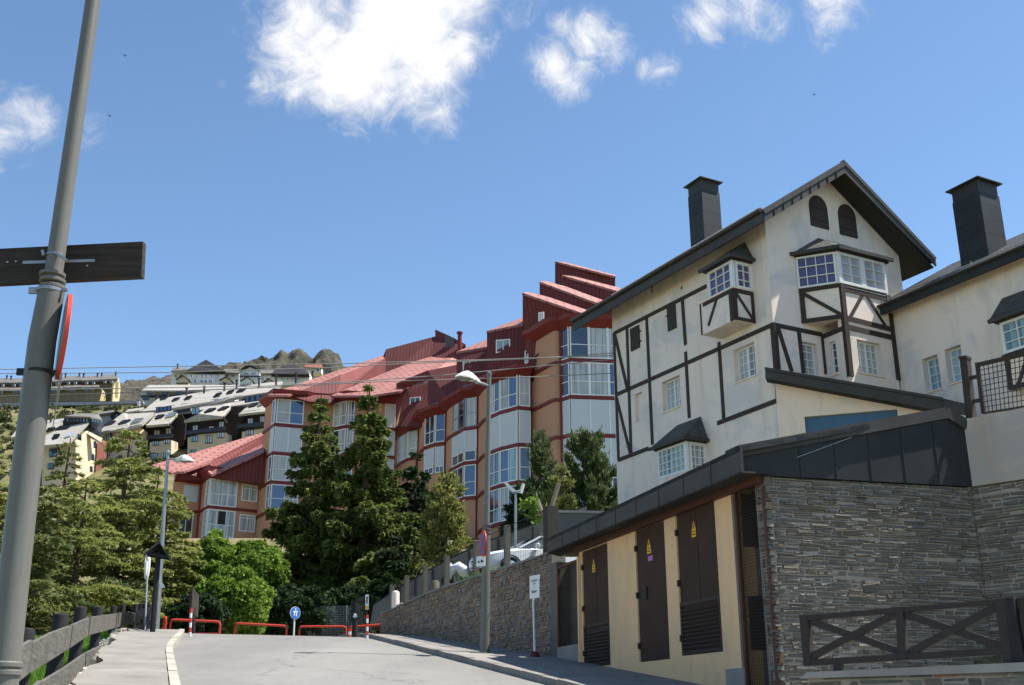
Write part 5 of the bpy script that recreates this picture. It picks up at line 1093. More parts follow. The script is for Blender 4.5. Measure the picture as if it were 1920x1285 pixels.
chimney((1845, 480), 37.8, 1.25, 1.1, (1826, 348), Wg, FH, .14)
m = MB(); m.tube([FW.pt(.25, .12, zE2-.2), FW.pt(.25, .12, ZG+1)], .05, 8); m.build('downpipe', 'white_plaster', Wg)
sa, sb, zt, zb = sidebay(FW, 1871, 1960, 577, 640, Wg, N=.85, cols=(4, 2), rows=3, gm=('blue_curtain', 'blue_curtain'), apex=(1985, 520), tipx=2.2, s1=FW.px(1871, 640, .85)[0]+2.7)
m = MB(); m.box(FW, sa-.05, sb+.05, -.02, .88, zb-1.25, zb-.02); m.build('bay_panel', 'cream_plaster', Wg)
f1 = Fr(FW.pt(0, .88, 0).xy, FW.t)
for a, b, w in (((sa-.1, zb-.1), (sb, zb-.1), .16), ((sa+.1, zb-1.2), (sb, zb-1.2), .16), ((sa+.06, zb-1.25), (sa+.06, zb-.1), .18), ((sa+.35, zb-1.15), (sa+.95, zb-.15), .13), ((sa+1.1, zb-1.2), (sa+1.1, zb-.1), .14)): m = MB(); m.beam(f1, a, b, w, -.01, .03+random.random()*.01); m.build('timber_beam', 'timber', Wg)
# ---- annex with mono-pitch roof and blue garage door
ao = P(1463, 740, 38.2); FAx = Fr(ao.xy, (.945, -.327))
A = thing('garage_annex', 'cream annex with sloping grey roof edge and blue door, behind the transformer roof', 'annex', ao-Vector((0, 0, 3)))
q = [FAx.px(*p) for p in ((1463, 710), (1812, 775))]; d_ = [FAx.px(*p) for p in ((1508, 782), (1682, 767))]; zd = (d_[0][1]+d_[1][1])/2
wall_(FAx, [(-.15, 6), (q[1][0], 6), (q[1][0], q[1][1]), (-.15, q[0][1]+.1)], [rect(d_[0][0], d_[1][0], 6.5, zd)], .3, 'wall', 'cream_plaster', A)
m = MB(); m.box(FAx, d_[0][0], d_[1][0], -.2, -.12, 6.5, zd); m.build('door', 'blue_door', A)
FAf = Fr(FAx.pt(0, .55, 0).xy, FAx.t); q = [FAf.px(*p) for p in ((1435, 690), (1768, 747), (1812, 757), (1812, 778), (1766, 770.5), (1435, 709))]
m = MB(); m.prism(FAf, [q[0], q[1], q[4], q[5]], -.06, 0); m.prism(FAf, [(q[1][0]+.01, q[1][1]), (q[2][0], q[2][1]-.0), q[3], (q[4][0]+.01, q[4][1])], -.1, -.03); m.build('roof_fascia', 'fascia', A)
m = MB(); m.slab([FAf.pt(q[0][0]-.02, .06, q[0][1]+.02), FAf.pt(q[1][0], .06, q[1][1]+.02), FAf.pt(q[1][0], -2.3, q[1][1]+.02), FAf.pt(q[0][0]-.02, -2.0, q[0][1]+.02)], (0, 0, -.1)); m.build('roof', 'fascia', A)
m = MB(); m.slab([FAf.pt(q[5][0], -.06, q[5][1]+.03), FAf.pt(q[4][0], -.06, q[4][1]+.03), FAf.pt(q[4][0], -.6, q[4][1]+.03), FAf.pt(q[5][0], -.6, q[5][1]+.03)], (0, 0, -.03)); m.build('soffit', 'dark_soffit', A)
# ================================================================ orange and red apartment complex
zB = P(1055, 750, 86.).z; HS = P(1058, 681, 86.).z-zB
print('zB', zB, HS)
def Yz(px, py, z): return (z-EYE)/ray(px, py)[1]
def poly_plan(L, z): return [P(x, y, Yz(x, y, z)).xy for x, y in L]
RW = thing('stepped_apartments', 'tall orange apartment wing stepping up to dark red saw-tooth roofs, behind the pines', 'apartment building', P(960, 1000, 88))
MW = thing('middle_apartments', 'middle orange apartment wing with long pink tiled roofs, behind the two tall spruces', 'apartment building', P(600, 1000, 107))
LWg = thing('low_apartments', 'low orange apartment wing with red roofs and two glazed bays, behind the bright green trees', 'apartment building', P(420, 1000, 109))
GR = random.Random(12)
def seg_(A, B): return Fr.between(A, B), (Vector(B)-Vector(A)).length
def facade(par, pl, z0, z1, mat='orange_stucco', th=.5):
    for A, B in zip(pl, pl[1:]):
        f, L = seg_(A, B); m = MB(); m.box(f, 0, L, -th, 0, z0, z1); m.build('wall', mat, par)
def bands(par, pl, zs, h=.26, out=.16):
    for z in zs:
        m = MB(); P0 = [Vector((*p, 0)) for p in pl]; ns = []
        for i in range(len(pl)):
            n = Vector((0, 0, 0))
            for a, b in ((i-1, i), (i, i+1)):
                if a >= 0 and b < len(pl): n += Fr.between(pl[a], pl[b]).n
            ns.append(n.normalized())
        for i in range(len(pl)-1):
            a, b = P0[i], P0[i+1]; na, nb = ns[i]*out, ns[i+1]*out; zz = Vector((0, 0, z-h/2)); zt = Vector((0, 0, z+h/2))
            m.hexa([a-na*.5+zz, b-nb*.5+zz, b+nb+zz, a+na+zz], [a-na*.5+zt, b-nb*.5+zt, b+nb+zt, a+na+zt])
        m.build('floor_band', 'red_trim', par)
def glaz(par, A, B, z0, z1, cols, rows, gm, fm='pvc', trim=0.03, fw=.10, mw=.07, low=None):
    f, L = seg_(A, B)
    if gm == 'shutter':
        m = MB(); m.box(f, trim, L-trim, .02, .09, z0, z1); m.build('shutter', 'shutter', par)
        for i in range(0, cols+1): c = trim+(L-2*trim)*i/cols; m = MB(); m.box(f, max(0, c-.05), min(L, c+.05), .088, .12, z0, z1); m.build('shutter_rail', 'pvc', par)
        return
    if gm in ('net_curtain', 'blue_curtain', 'pale_curtain'): gm = [GR.choice((gm, gm, gm, 'dark_glass', 'blue_glass', 'net_curtain')) for _ in range(cols)]
    window(f, trim, L-trim, z0, z1, .05, cols, rows, gm, par, fm=fm, fw=fw, mw=mw, dep=.07)
# --- right wing plan from the continuous floor line
c7 = poly_plan([(1053, 750.5), (1070, 745), (1230, 750)], zB)
o67 = poly_plan([(994, 771.5), (1003, 768.5), (1013, 763.5), (1024, 758), (1034, 753), (1042, 750.2), (1053, 750.5)], zB)
c6 = poly_plan([(919, 783.5), (939, 774.5), (972, 765.5), (994, 767.5)], zB)
o56 = poly_plan([(896, 803), (901, 797), (906, 791), (911, 787), (919, 783.5)], zB)
c5 = poly_plan([(850, 817.5), (872, 805), (895, 802)], zB)
o45 = poly_plan([(836, 829), (839, 824.5), (844, 820), (850, 817.5)], zB)
c4 = poly_plan([(797, 840.5), (816, 834), (836, 831.5)], zB)
o34 = poly_plan([(784, 858), (788, 850), (792, 845), (797, 840.5)], zB)
c3 = poly_plan([(746, 872), (765, 862), (784, 858)], zB)
o23 = poly_plan([(736, 878), (741, 875), (746, 872)], zB)
gb0 = zB-3*HS-1.
for k, pl, top in ((7, c7, 2), (67, o67, 2), (6, c6, 1), (56, o56, 1), (5, c5, 1), (45, o45, 1), (4, c4, 1), (34, o34, 1), (3, c3, 1), (23, o23, 1)):
    facade(RW, pl, gb0 - (0 if k > 50 or k > 5 else 2), zB+top*HS)
lv = lambda k: zB+k*HS
bands(RW, o67+c7[1:], [lv(k) for k in (-3, -2, -1, 0, 1)]); bands(RW, o56+c6[1:], [lv(k) for k in (-3, -2, -1, 0)]); bands(RW, o45+c5[1:], [lv(k) for k in (-2, -1, 0)]); bands(RW, o34+c4[1:], [lv(0)]); bands(RW, o23+c3[1:], [lv(0)])
for pl in (o67, c6, c5, c4, c3, o56, c7):
    pass
for A in (c7[0], o67[0], o56[0], o45[0], o34[0]):
    m = MB(); f = Fr(A, (1, .1)); m.box(f, -.14, .14, -.1, .22, gb0, lv(1)+(HS if A in (c7[0], o67[0]) else 0)-.1); m.build('pilaster', 'red_trim', RW)
# glazing: (left point, right point, storey, cols, rows, material)
e = .17
def fl(k): return lv(k)+e, lv(k+1)-e
for k, gm in ((1, 'net_curtain'), (0, 'net_curtain'), (-1, 'shutter'), (-2, 'shutter'), (-3, 'blue_curtain')):
    z0, z1 = fl(k); glaz(RW, c7[0], c7[1], z0, z1, 1, [.42], gm if gm != 'net_curtain' else 'dark_glass')
    A, B = Vector(c7[1]), Vector(c7[2])
    for i in range(4): glaz(RW, A+(B-A)*i/4*.9, A+(B-A)*(i+1)/4*.9, z0, z1, 1, [.42], gm if not (k == 0 and i == 2) else 'blue_glass', trim=.0)
for k, mats in ((0, ('blue_curtain', 'blue_curtain', 'pale_curtain')), (-1, ('shutter',)*3), (-2, ('dark_glass', 'blue_curtain', 'dark_glass')), (-3, ('dark_glass', 'blue_curtain', 'blue_glass'))):
    z0, z1 = fl(k)
    for (A, B, c), gm in zip(((c6[0], c6[1], 2), (c6[1], c6[2], 2), (c6[2], c6[3], 1)), mats): glaz(RW, A, B, z0, z1, c if gm != 'shutter' else 1, [.4], gm)
for k, mats in ((0, ('pale_curtain', 'pale_curtain')), (-1, ('shutter', 'shutter')), (-2, ('dark_glass', 'blue_glass'))):
    z0, z1 = fl(k)
    for (A, B, c), gm in zip(((c5[0], c5[1], 2), (c5[1], c5[2], 1)), mats):
        if k == -1: glaz(RW, A, B, z0+1.0, z1, 1, 1, gm); glaz(RW, A, B, z0, z0+.97, c, 1, 'dark_glass')
        else: glaz(RW, A, B, z0, z1, c, [.45], gm, fm='pvc' if k else 'galvanised')
for (A, B, c, gm) in ((c4[0], c4[1], 2, 'dark_glass'), (c4[1], c4[2], 1, 'blue_glass')): z0, z1 = fl(0); glaz(RW, A, B, z0, z1, c, [.42], gm); z0, z1 = fl(-1); glaz(RW, A, B, z0+.9, z1-.1, 1, 1, 'shutter', trim=.1); glaz(RW, A, B, z0+.2, z0+.88, 2, 1, 'blue_glass', trim=.1)
for (A, B, c, gm) in ((c3[0], c3[1], 2, 'pale_curtain'), (c3[1], c3[2], 1, 'net_curtain')): z0, z1 = fl(0); glaz(RW, A, B, z0, z1, c, [.3], gm)
# eaves with a small tiled skirt over each bay
def eave(par, pl, z, out=.75, h=.55, rise=1.3, back=1.6, tile='red_tiles', name='eave'):
    P0 = [Vector((*p, 0)) for p in pl]; ns = []
    for i in range(len(pl)):
        n = Vector((0, 0, 0))
        for a, b in ((i-1, i), (i, i+1)):
            if a >= 0 and b < len(pl): n += Fr.between(pl[a], pl[b]).n
        ns.append(n.normalized())
    m = MB(); t = MB()
    for i in range(len(pl)-1):
        a, b, na, nb = P0[i], P0[i+1], ns[i], ns[i+1]; Z = lambda q: Vector((0, 0, q))
        m.hexa([a-na*.3+Z(z-.3), b-nb*.3+Z(z-.3), b+nb*.1+Z(z-.3), a+na*.1+Z(z-.3)], [a-na*.3+Z(z+h*.5), b-nb*.3+Z(z+h*.5), b+nb*out+Z(z+h*.45), a+na*out+Z(z+h*.45)])
        m.hexa([a-na*.3+Z(z+h*.5), b-nb*.3+Z(z+h*.5), b+nb*out+Z(z+h*.45), a+na*out+Z(z+h*.45)], [a-na*.3+Z(z+h), b-nb*.3+Z(z+h), b+nb*(out+.05)+Z(z+h), a+na*(out+.05)+Z(z+h)])
        t.poly([a+na*(out+.07)+Z(z+h+.02), b+nb*(out+.07)+Z(z+h+.02), b-nb*back+Z(z+h+rise), a-na*back+Z(z+h+rise)])
    m.build(name, 'red_trim', par); t.build('skirt_roof', tile, par)
eave(RW, o67[:1]+o67[2:]+c7[1:], lv(2), h=.7, rise=.05, back=.2); eave(RW, o56+c6[1:], lv(1), rise=.6); eave(RW, o45+c5[1:], lv(1)); eave(RW, o34+c4[1:], lv(1)); eave(RW, o23+c3[1:], lv(1))
# clad upper walls and roofs, each polygon at its own depth
def pw(par, pix, th=.5, name='cladding', mat='red_metal', sub=None):
    """upright panel through given (px, py, Y) corners, thickened backwards"""
    m = MB(); m.slab([P(*q) for q in pix], (0, th, 0)); return m.build(name, mat, par)
def rf_(par, pix, name='roof', mat='red_tiles', th=.22): m = MB(); m.slab([P(*q) for q in pix], (0, 0, -th)); return m.build(name, mat, par)
def win_on(par, pix, Y0, Y1, cols, rows, gm, fm='pvc'):
    (x0, y0), (x1, y1) = pix; f = Fr.between(P(x0, y0, Y0).xy, P(x1, y1, Y1).xy); a = f.px(x0, (y0+y1)/2)[0]; b = f.px(x1, (y0+y1)/2)[0]; zt = f.px((x0+x1)/2, y0)[1]; zb = f.px((x0+x1)/2, y1)[1]
    if gm == 'shutter': m = MB(); m.box(f, a, b, .0, .1, zb, zt); m.build('shutter', 'shutter', par)
    else: window(f, a, b, zb, zt, .02, cols, rows, gm, par, fm=fm, fw=.12, mw=.08)
# saw-tooth tower
pw(RW, [(980, 549, 88), (1092, 587, 87), (1160, 602, 86.5), (1160, 640, 86.5), (1053, 640, 87), (1003, 668, 88.5), (1000, 715, 89), (980, 715, 91)])
rf_(RW, [(979, 549, 87.9), (1094, 588, 86.9), (1108, 584, 89.), (1025, 556, 90.), (990, 548, 90)])
pw(RW, [(1012, 529, 92), (1115, 567, 91), (1160, 580, 91), (1160, 600, 91), (1092, 600, 91), (1012, 565, 92)])
rf_(RW, [(1011.5, 528, 91.9), (1116, 567, 90.9), (1130, 563, 93), (1060, 537, 94), (1022, 527, 94)])
pw(RW, [(1054, 517, 96), (1161, 547, 95), (1175, 560, 95), (1175, 585, 95), (1110, 575, 95), (1054, 545, 96)])
rf_(RW, [(1053.5, 516, 95.9), (1162, 547, 94.9), (1163, 540, 97.), (1075, 518, 98)])
pw(RW, [(1041, 491, 99.5), (1132, 515, 99), (1132, 550, 99), (1041, 560, 99.5)]); pw(RW, [(1132, 515, 99), (1153.5, 519, 98.5), (1153.5, 545, 98.5), (1132, 545, 99)], name='cladding', mat='red_metal')
rf_(RW, [(1040.5, 490, 99.4), (1154, 518.5, 98.4), (1154, 516, 100), (1060, 492, 101)])
pw(RW, [(1041, 491, 99.5), (1041, 570, 99.5), (1043, 570, 108), (1043, 497, 108)], th=.2); 
win_on(RW, ((1010, 586), (1020.5, 603)), 87.2, 87.0, 2, 1, 'pale_glass'); win_on(RW, ((985, 657), (992, 682)), 90, 89.5, 1, 1, 'net_curtain')
# stepped clad walls
pw(RW, [(913, 622, 93), (981, 607, 92), (981, 720, 91), (913, 720, 92)]); rf_(RW, [(912.5, 621, 92.9), (981, 607, 91.9), (981, 595, 97), (925, 616, 97)])
pw(RW, [(856, 661, 98), (914, 650, 97), (914, 730, 95), (856, 745, 97)]); rf_(RW, [(855, 660, 97.9), (914, 650, 96.9), (914, 636, 102), (868, 656, 102)])
pw(RW, [(802, 695, 104), (857, 684, 103), (857, 770, 99), (802, 775, 103)]); pw(RW, [(759, 725, 108), (803, 716, 107), (803, 800, 104), (745, 800, 106)])
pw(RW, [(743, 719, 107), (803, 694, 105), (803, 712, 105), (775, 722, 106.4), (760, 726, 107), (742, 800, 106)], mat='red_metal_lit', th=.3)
rf_(RW, [(774, 723, 105.9), (804, 716, 104.5), (804, 704, 106.5)])
pw(RW, [(850, 690, 99.5), (857, 690, 99.5), (857, 635, 103), (852, 628, 103)], th=.2) if False else None
win_on(RW, ((930, 637), (957, 662)), 92.4, 92.1, 2, 1, 'blue_curtain'); win_on(RW, ((868, 677), (893.5, 697)), 97.2, 96.8, 2, 1, 'blue_curtain'); win_on(RW, ((816, 708), (838.5, 730)), 103, 102.6, 1, 1, 'shutter'); win_on(RW, ((768.5, 745), (789, 766.5)), 106.6, 106.2, 2, 1, 'dark_glass')
m = MB(); m.tube([P(862, 664, 100), P(862, 626, 100)], .2, 12); fl_ = m.build('flue', 'red_trim', RW, smooth='auto'); m = MB(); m.tube([P(862, 626, 100), P(862, 623, 100)], .3, 12); m.build('flue_cap', 'red_trim', fl_)
# --- middle wing
zM = P(518, 796, 107.).z; HM = HS*.93
pM = poly_plan([(494, 812), (516, 796.5)], zM)+poly_plan([(516, 796.5), (568, 801)], zM)[1:]+poly_plan([(582, 804), (622, 806), (650, 800), (742, 806)], zM)
ml = lambda k: zM+k*HM
facade(MW, pM, ml(-4), ml(1)); bands(MW, pM, [ml(k) for k in (-3, -2, -1, 0)], .28); eave(MW, pM, ml(1)+.05, h=.6, rise=.3, back=.5)
A, B = Vector(pM[1]), Vector(pM[2])
for k, gm in ((0, 'pale_curtain'), (-1, 'shutter'), (-2, 'pale_curtain'), (-3, 'net_curtain')):
    glaz(MW, pM[0]+(A-pM[0])*.72, A, ml(k)+.18, ml(k+1)-.2, 1, [.45], 'blue_glass' if gm != 'shutter' else gm); glaz(MW, A, B, ml(k)+.18, ml(k+1)-.2, 2, [.45], gm)
for a, b in ((4, 5), (5, 6)):
    A, B = Vector(pM[a]), Vector(pM[b])
    for k in (0, -1, -2): glaz(MW, A+(B-A)*.1 if a == 4 else A, B if a == 4 else A+(B-A)*.15, ml(k)+.18, ml(k+1)-.2, 2, [.4], 'net_curtain')
A, B = Vector(pM[5]), Vector(pM[6])
for k in (0, -1, -2): glaz(MW, A+(B-A)*.76, A+(B-A)*.98, ml(k)+.18, ml(k+1)-.2, 1, 1, 'shutter')
# roofs of the middle wing
rf_(MW, [(502, 740, 106), (541, 741, 106.5), (722, 672, 121), (716, 667, 122), (600, 706, 114)])
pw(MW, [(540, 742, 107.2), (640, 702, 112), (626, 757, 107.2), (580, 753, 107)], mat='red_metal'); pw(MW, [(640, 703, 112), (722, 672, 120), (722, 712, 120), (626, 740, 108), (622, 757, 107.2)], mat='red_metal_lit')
rf_(MW, [(620, 742, 106.5), (700, 741, 105.5), (752, 733, 105.5), (768, 722, 108), (806, 703, 113), (856, 684, 120), (857, 664, 124), (826, 664, 124), (770, 680, 120), (700, 708, 114)])
pw(MW, [(717, 672, 122), (724, 655, 122), (816, 631, 124), (816, 618, 124), (845, 631, 123), (873, 646, 122), (873, 690, 122), (800, 690, 122), (717, 715, 121.5)], mat='red_metal', th=3.)
pw(MW, [(834, 628, 122.7), (852, 634, 122.4), (852, 668, 122.4), (834, 664, 122.7)], mat='corr_grey', th=.1) if 'corr_grey' in MATS else None
# --- low left wing
zA = P(390, 950.4, 108.).z; HA = HS*.97; al = lambda k: zA+k*HA
pA = poly_plan([(322, 955), (334, 956), (374, 961), (391, 950.4), (444, 955.3), (487, 959.8)], zA)+poly_plan([(489, 959.4), (509, 949)], zA)
facade(LWg, pA, al(-2.5), al(1)); bands(LWg, pA, [al(k) for k in (-1, 0)], .26)
eave(LWg, pA[:3], al(1)+.05, h=.7, rise=.2, back=.4); eave(LWg, pA[2:6], al(1)+.15, h=.75, rise=.2, back=.4)
for i in (2, 5): m = MB(); f = Fr(pA[i], (1, .1)); m.box(f, -.13, .13, -.1, .2, al(-2.5), al(1)); m.build('downpipe', 'red_trim', LWg)
def wz_(x0, x1, i, zc0, zc1, cols, rows, gm):
    f, L = seg_(pA[i], pA[i+1]); a = f.px(x0, 930)[0]; b = f.px(x1, 930)[0]
    if gm == 'shutter': m = MB(); m.box(f, a, b, .0, .08, zc0, zc1); m.build('shutter', 'shutter', LWg)
    else: window(f, a, b, zc0, zc1, .04, cols, rows, gm, LWg, fw=.11, mw=.07)
for k in (0, -1):
    glaz(LWg, Vector(pA[2]).lerp(Vector(pA[3]), .6), pA[3], al(k)+.15, al(k+1)-.22, 1, [.45], 'net_curtain'); wz_(392, 444, 3, al(k)+.15, al(k+1)-.22, 3, [.45], 'net_curtain')
    wz_(452, 482, 4, al(k)+.9, al(k+1)-.45, 2, [.75] if k == 0 else [.8], 'net_curtain')
wz_(343, 370, 1, al(0)+.95, al(1)-.45, 1, 1, 'shutter'); wz_(339, 366, 1, al(-1)+.1, al(0)-.35, 2, 1, 'dark_glass'); wz_(338, 368, 1, al(-2)+.6, al(-1)-.5, 2, 1, 'net_curtain')
m = MB(); f, L = seg_(pA[3], pA[4]); m.box(f, L*.36, L*.62, .055, .075, al(-1)+.15+1.2, al(0)-.35); m.build('open_pane', 'ink', LWg)
pw(LWg, [(333, 883, 108.5), (392, 865, 112), (390, 900, 110), (334, 900, 109)]); pw(LWg, [(396, 891, 107.3), (496, 846, 109), (496, 908, 109), (402, 897, 107.5)])
rf_(LWg, [(285, 872, 109), (322, 887, 107.8), (392, 866, 113), (494, 824, 121), (494, 811, 124), (400, 838, 117)]); rf_(LWg, [(330, 884, 107.6), (345, 884, 107.8), (398, 866, 111.5), (392, 864, 112.5), (350, 875, 109.5)])
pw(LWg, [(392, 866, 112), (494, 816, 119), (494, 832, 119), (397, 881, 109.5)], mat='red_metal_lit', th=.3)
rf_(LWg, [(390, 884, 106.8), (398, 890, 106.6), (495, 846, 108.6), (495, 832, 112.5), (399, 878, 108.8)])
# ================================================================ car park things
def on_terrace(px, py, Y): v = P(px, py, Y); return v
def car():
    z0 = P(875, 1086, 36.).z+.02
    u = Vector((-.87, -.42, 0)).normalized(); s_ = Vector((-u.y, u.x, 0)); nose = Vector((P(893, 1060, 36.).x, 36., z0))
    T = thing('parked_car', 'white saloon car parked above the stone wall, nose to the left', 'car', nose-u*2.1)
    def pt(x, y, z): return nose - u*x + s_*y + Vector((0, 0, z))
    # x from the nose, half width, low z, waist z, top z
    S = [(0.0, .62, .30, .55, .60), (.06, .72, .22, .66, .72), (.25, .82, .2, .72, .80), (.7, .88, .2, .80, .90), (1.25, .90, .2, .88, .99), (1.7, .91, .2, .92, 1.0), (2.4, .91, .2, .95, 1.0), (3.2, .91, .2, .98, 1.02), (3.9, .88, .24, .98, 1.06), (4.25, .80, .3, .92, 1.0), (4.4, .72, .42, .8, .85)]
    m = MB(); k = 9
    for x, w, a, b, t in S:
        ring = [(w*.85, a), (w, a+.18), (w*1.0, (a+b)/2+.05), (w*.985, b), (w*.80, t-.015), (w*.4, t+.005), (0, t+.012)]; ring = ring+[(-y, z) for y, z in ring[-2::-1]]
        m.v += [tuple(pt(x, y, z)) for y, z in ring]; k = len(ring)
    for i in range(len(S)-1):
        for j in range(k-1): q = i*k+j; m.f.append([q, q+1, q+k+1, q+k])
    m.f.append(list(range(k))); m.f.append(list(range((len(S)-1)*k, len(S)*k))[::-1]); body = m.build('body', 'car_paint', T, smooth='auto')
    G = [(1.25, .78, .98, .74), (2.05, .76, 1.38, .58), (2.7, .76, 1.43, .58), (3.4, .76, 1.36, .56), (4.05, .74, 1.03, .66)]
    m = MB()
    for x, wb, zt, wt in G: m.v += [tuple(pt(x, wb, .97)), tuple(pt(x, wt, zt)), tuple(pt(x, -wt, zt)), tuple(pt(x, -wb, .97))]
    for i in range(4):
        for j in range(3): q = i*4+j; m.f.append([q, q+1, q+5, q+4])
    m.build('windows', 'car_glass', T)
    m = MB(); Rf = [(1.95, 1.375), (2.3, 1.42), (2.7, 1.445), (3.1, 1.42), (3.5, 1.36)]
    for x, z in Rf: m.v += [tuple(pt(x, y, z+.012*(1-abs(y)/.6)+.01)) for y in (-.62, -.3, 0, .3, .62)]
    for i in range(4):
        for j in range(4): q = i*5+j; m.f.append([q, q+1, q+6, q+5])
    m.build('roof', 'car_paint', T, smooth='auto')
    for sd in (-1, 1):
        m = MB(); m.bar(pt(1.2, .79*sd, .97), pt(2.02, .62*sd, 1.395), .055, .05); m.bar(pt(2.02, .62*sd, 1.395), pt(2.7, .615*sd, 1.455), .05, .05); m.bar(pt(2.7, .615*sd, 1.455), pt(3.45, .6*sd, 1.38), .05, .05); m.bar(pt(3.45, .6*sd, 1.38), pt(4.1, .72*sd, 1.02), .07, .06); m.bar(pt(2.75, .80*sd, .97), pt(2.7, .64*sd, 1.43), .06, .05); m.build('pillar', 'car_paint', T)
        m = MB(); c_ = pt(1.75, .99*sd, 1.04); m.tube([c_-s_*.13*sd, c_-s_*.05*sd, c_+s_*.06*sd, c_+s_*.12*sd], [.05, .085, .085, .05], 10); m.build('mirror', 'car_paint', T, smooth='auto')
        for x in (.82, 3.45):
            m = MB(); c_ = pt(x, .84*sd, .31); m.tube([c_-s_*.1*sd, c_+s_*.08*sd], .31, 22); wh = m.build('wheel', 'tyre', T, smooth='auto'); m = MB(); m.tube([c_+s_*.07*sd, c_+s_*.09*sd], .2, 16); m.build('rim', 'chrome', wh)
            m = MB()
            for i in range(10): a0, a1 = PI*i/10, PI*(i+1)/10; m.bar(c_+s_*.075*sd+u*math.cos(a0)*.37+Vector((0, 0, math.sin(a0)*.37)), c_+s_*.075*sd+u*math.cos(a1)*.37+Vector((0, 0, math.sin(a1)*.37)), .05, .03)
            m.build('wheel_arch', 'black_metal', T)
        m = MB(); m.hexa([pt(.04, .42*sd, .56), pt(.35, .80*sd, .62), pt(.42, .78*sd, .75), pt(.10, .42*sd, .68)], [pt(.01, .42*sd, .565), pt(.32, .84*sd, .62), pt(.40, .81*sd, .765), pt(.07, .42*sd, .70)]); m.build('headlight', 'pale_glass', T)
    m = MB(); m.hexa([pt(.02, -.36, .34), pt(.02, .36, .34), pt(.05, .40, .6), pt(.05, -.40, .6)], [pt(-.03, -.36, .34), pt(-.03, .36, .34), pt(.0, .40, .6), pt(.0, -.40, .6)]); g = m.build('grille', 'black_metal', T)
    for z in (.40, .46, .52): m = MB(); m.bar(pt(-.035+(z-.34)*.1, -.36, z), pt(-.035+(z-.34)*.1, .36, z), .012, .012); m.build('grille_bar', 'chrome', g)
    return T
car()
def scooter():
    Y = 36.6; c = P(855, 1090, Y); T = thing('parked_scooter', 'small white and black scooter behind the wall posts, left of the white car', 'scooter', c); X = Vector((1, 0, 0)); Z = Vector((0, 0, 1))
    p = lambda x, z, y=0: Vector((c.x+x, c.y+y, c.z+z))
    m = MB(); m.tube([p(.30, .12), p(.24, .34), p(.06, .48), p(-.10, .42), p(-.16, .2)], [.10, .2, .17, .14, .08], 12); m.build('body', 'car_paint', T, smooth='auto')
    m = MB(); m.tube([p(-.22, .05), p(-.26, .35), p(-.2, .6)], [.10, .13, .05], 10); m.build('leg_shield', 'car_paint', T, smooth='auto')
    m = MB(); m.tube([p(.15, .47), p(-.05, .52), p(-.1, .5)], [.07, .09, .05], 8); m.build('seat', 'tyre', T, smooth='auto'); m = MB(); m.tube([p(-.26, .66, -.25), p(-.2, .62), p(-.26, .66, .25)], .02, 8); m.build('handlebar', 'black_metal', T)
    m = MB(); m.tube([p(-.26, .72, -.28), p(-.24, .72, -.30)], .06, 12); m.tube([p(-.26, .66, -.25), p(-.25, .72, -.28)], .012, 6); m.build('mirror', 'chrome', T)
    for x in (-.28, .3): m = MB(); m.tube([p(x, 0, -.05), p(x, 0, .05)], .2, 18); m.build('wheel', 'tyre', T, smooth='auto')
scooter()
Y = 41.; c = P(742, 1140, Y); m = MB(); b = P(742, 1140, Y); t = P(742, 1108, Y); m.tube([b-Vector((0, 0, .5)), t-Vector((0, 0, .1)), t-Vector((0, 0, .03)), t], [.145, .145, .12, .05], 16); o = m.build('white_bollard', 'white_plaster', root=b, smooth='auto'); tag(o, 'stout white round-topped bollard behind the far end of the stone wall', 'bollard')
m = MB(); m.slab([P(748, 1131, Y), P(748, 1142, Y), P(761, 1142, Y), P(760, 1129, Y)], (.1, .3, 0)); o = m.build('white_block', 'white_plaster', root=P(754, 1138, Y)); tag(o, 'low white masonry block beside the round-topped bollard', 'block')
Y = 40.; m = MB(); t = P(816, 1089, Y); m.tube([t-Vector((0, 0, .9)), t-Vector((0, 0, .06)), t], [.16, .155, .12], 9); o = m.build('stone_stump', 'bank', root=t-Vector((0, 0, .6)), smooth='auto'); tag(o, 'short rough stone pillar between the wall posts, left of the scooter', 'pillar')

# ================================================================ buildings on the mountainside
def fp(par, pix, Y, mat, name='wall', th=1., dy=None):
    m = MB(); m.slab([P(*(q if len(q) == 3 else (*q, Y))) for q in pix], (0, th, 0) if dy is None else dy); return m.build(name, mat, par)
def fwin(par, x0, y0, x1, y1, Y, mat='dark_glass', fm='window_dark', sk=-.06, cols=2, name='window'):
    """window on a far facade whose lines fall by sk to the right"""
    d = (x1-x0)*sk; q = [P(x0, y0-d/2, Y), P(x0, y1-d/2, Y), P(x1, y1+d/2, Y), P(x1, y0+d/2, Y)]; m = MB(); m.slab(q, (0, -.25, 0)); w = m.build(name, fm, par)
    i = lambda a, b, t: a.lerp(b, t)
    for c in range(cols):
        t0, t1 = .08+c/cols*.92, (c+1)/cols*.92; t1 = (c+1)/cols-.08; a, b, e, f = q
        m = MB(); m.slab([i(i(a, f, t0), i(b, e, t0), .1), i(i(a, f, t0), i(b, e, t0), .9), i(i(a, f, t1), i(b, e, t1), .9), i(i(a, f, t1), i(b, e, t1), .1)], (0, -.34, 0)); m.build('pane', mat, w)
    return w
def chim(par, x, y, Y, h=14, w=4):
    a = P(x, y, Y); b = P(x, y-h, Y); r = w*Y/FPX/2; m = MB(); m.tube([a-Vector((0, 0, 1)), b], r, 4); c = m.build('chimney', 'far_slate', par); m = MB(); m.tube([b, b+Vector((0, 0, .3))], r*1.5, 4); m.build('chimney_cap', 'ink', c)
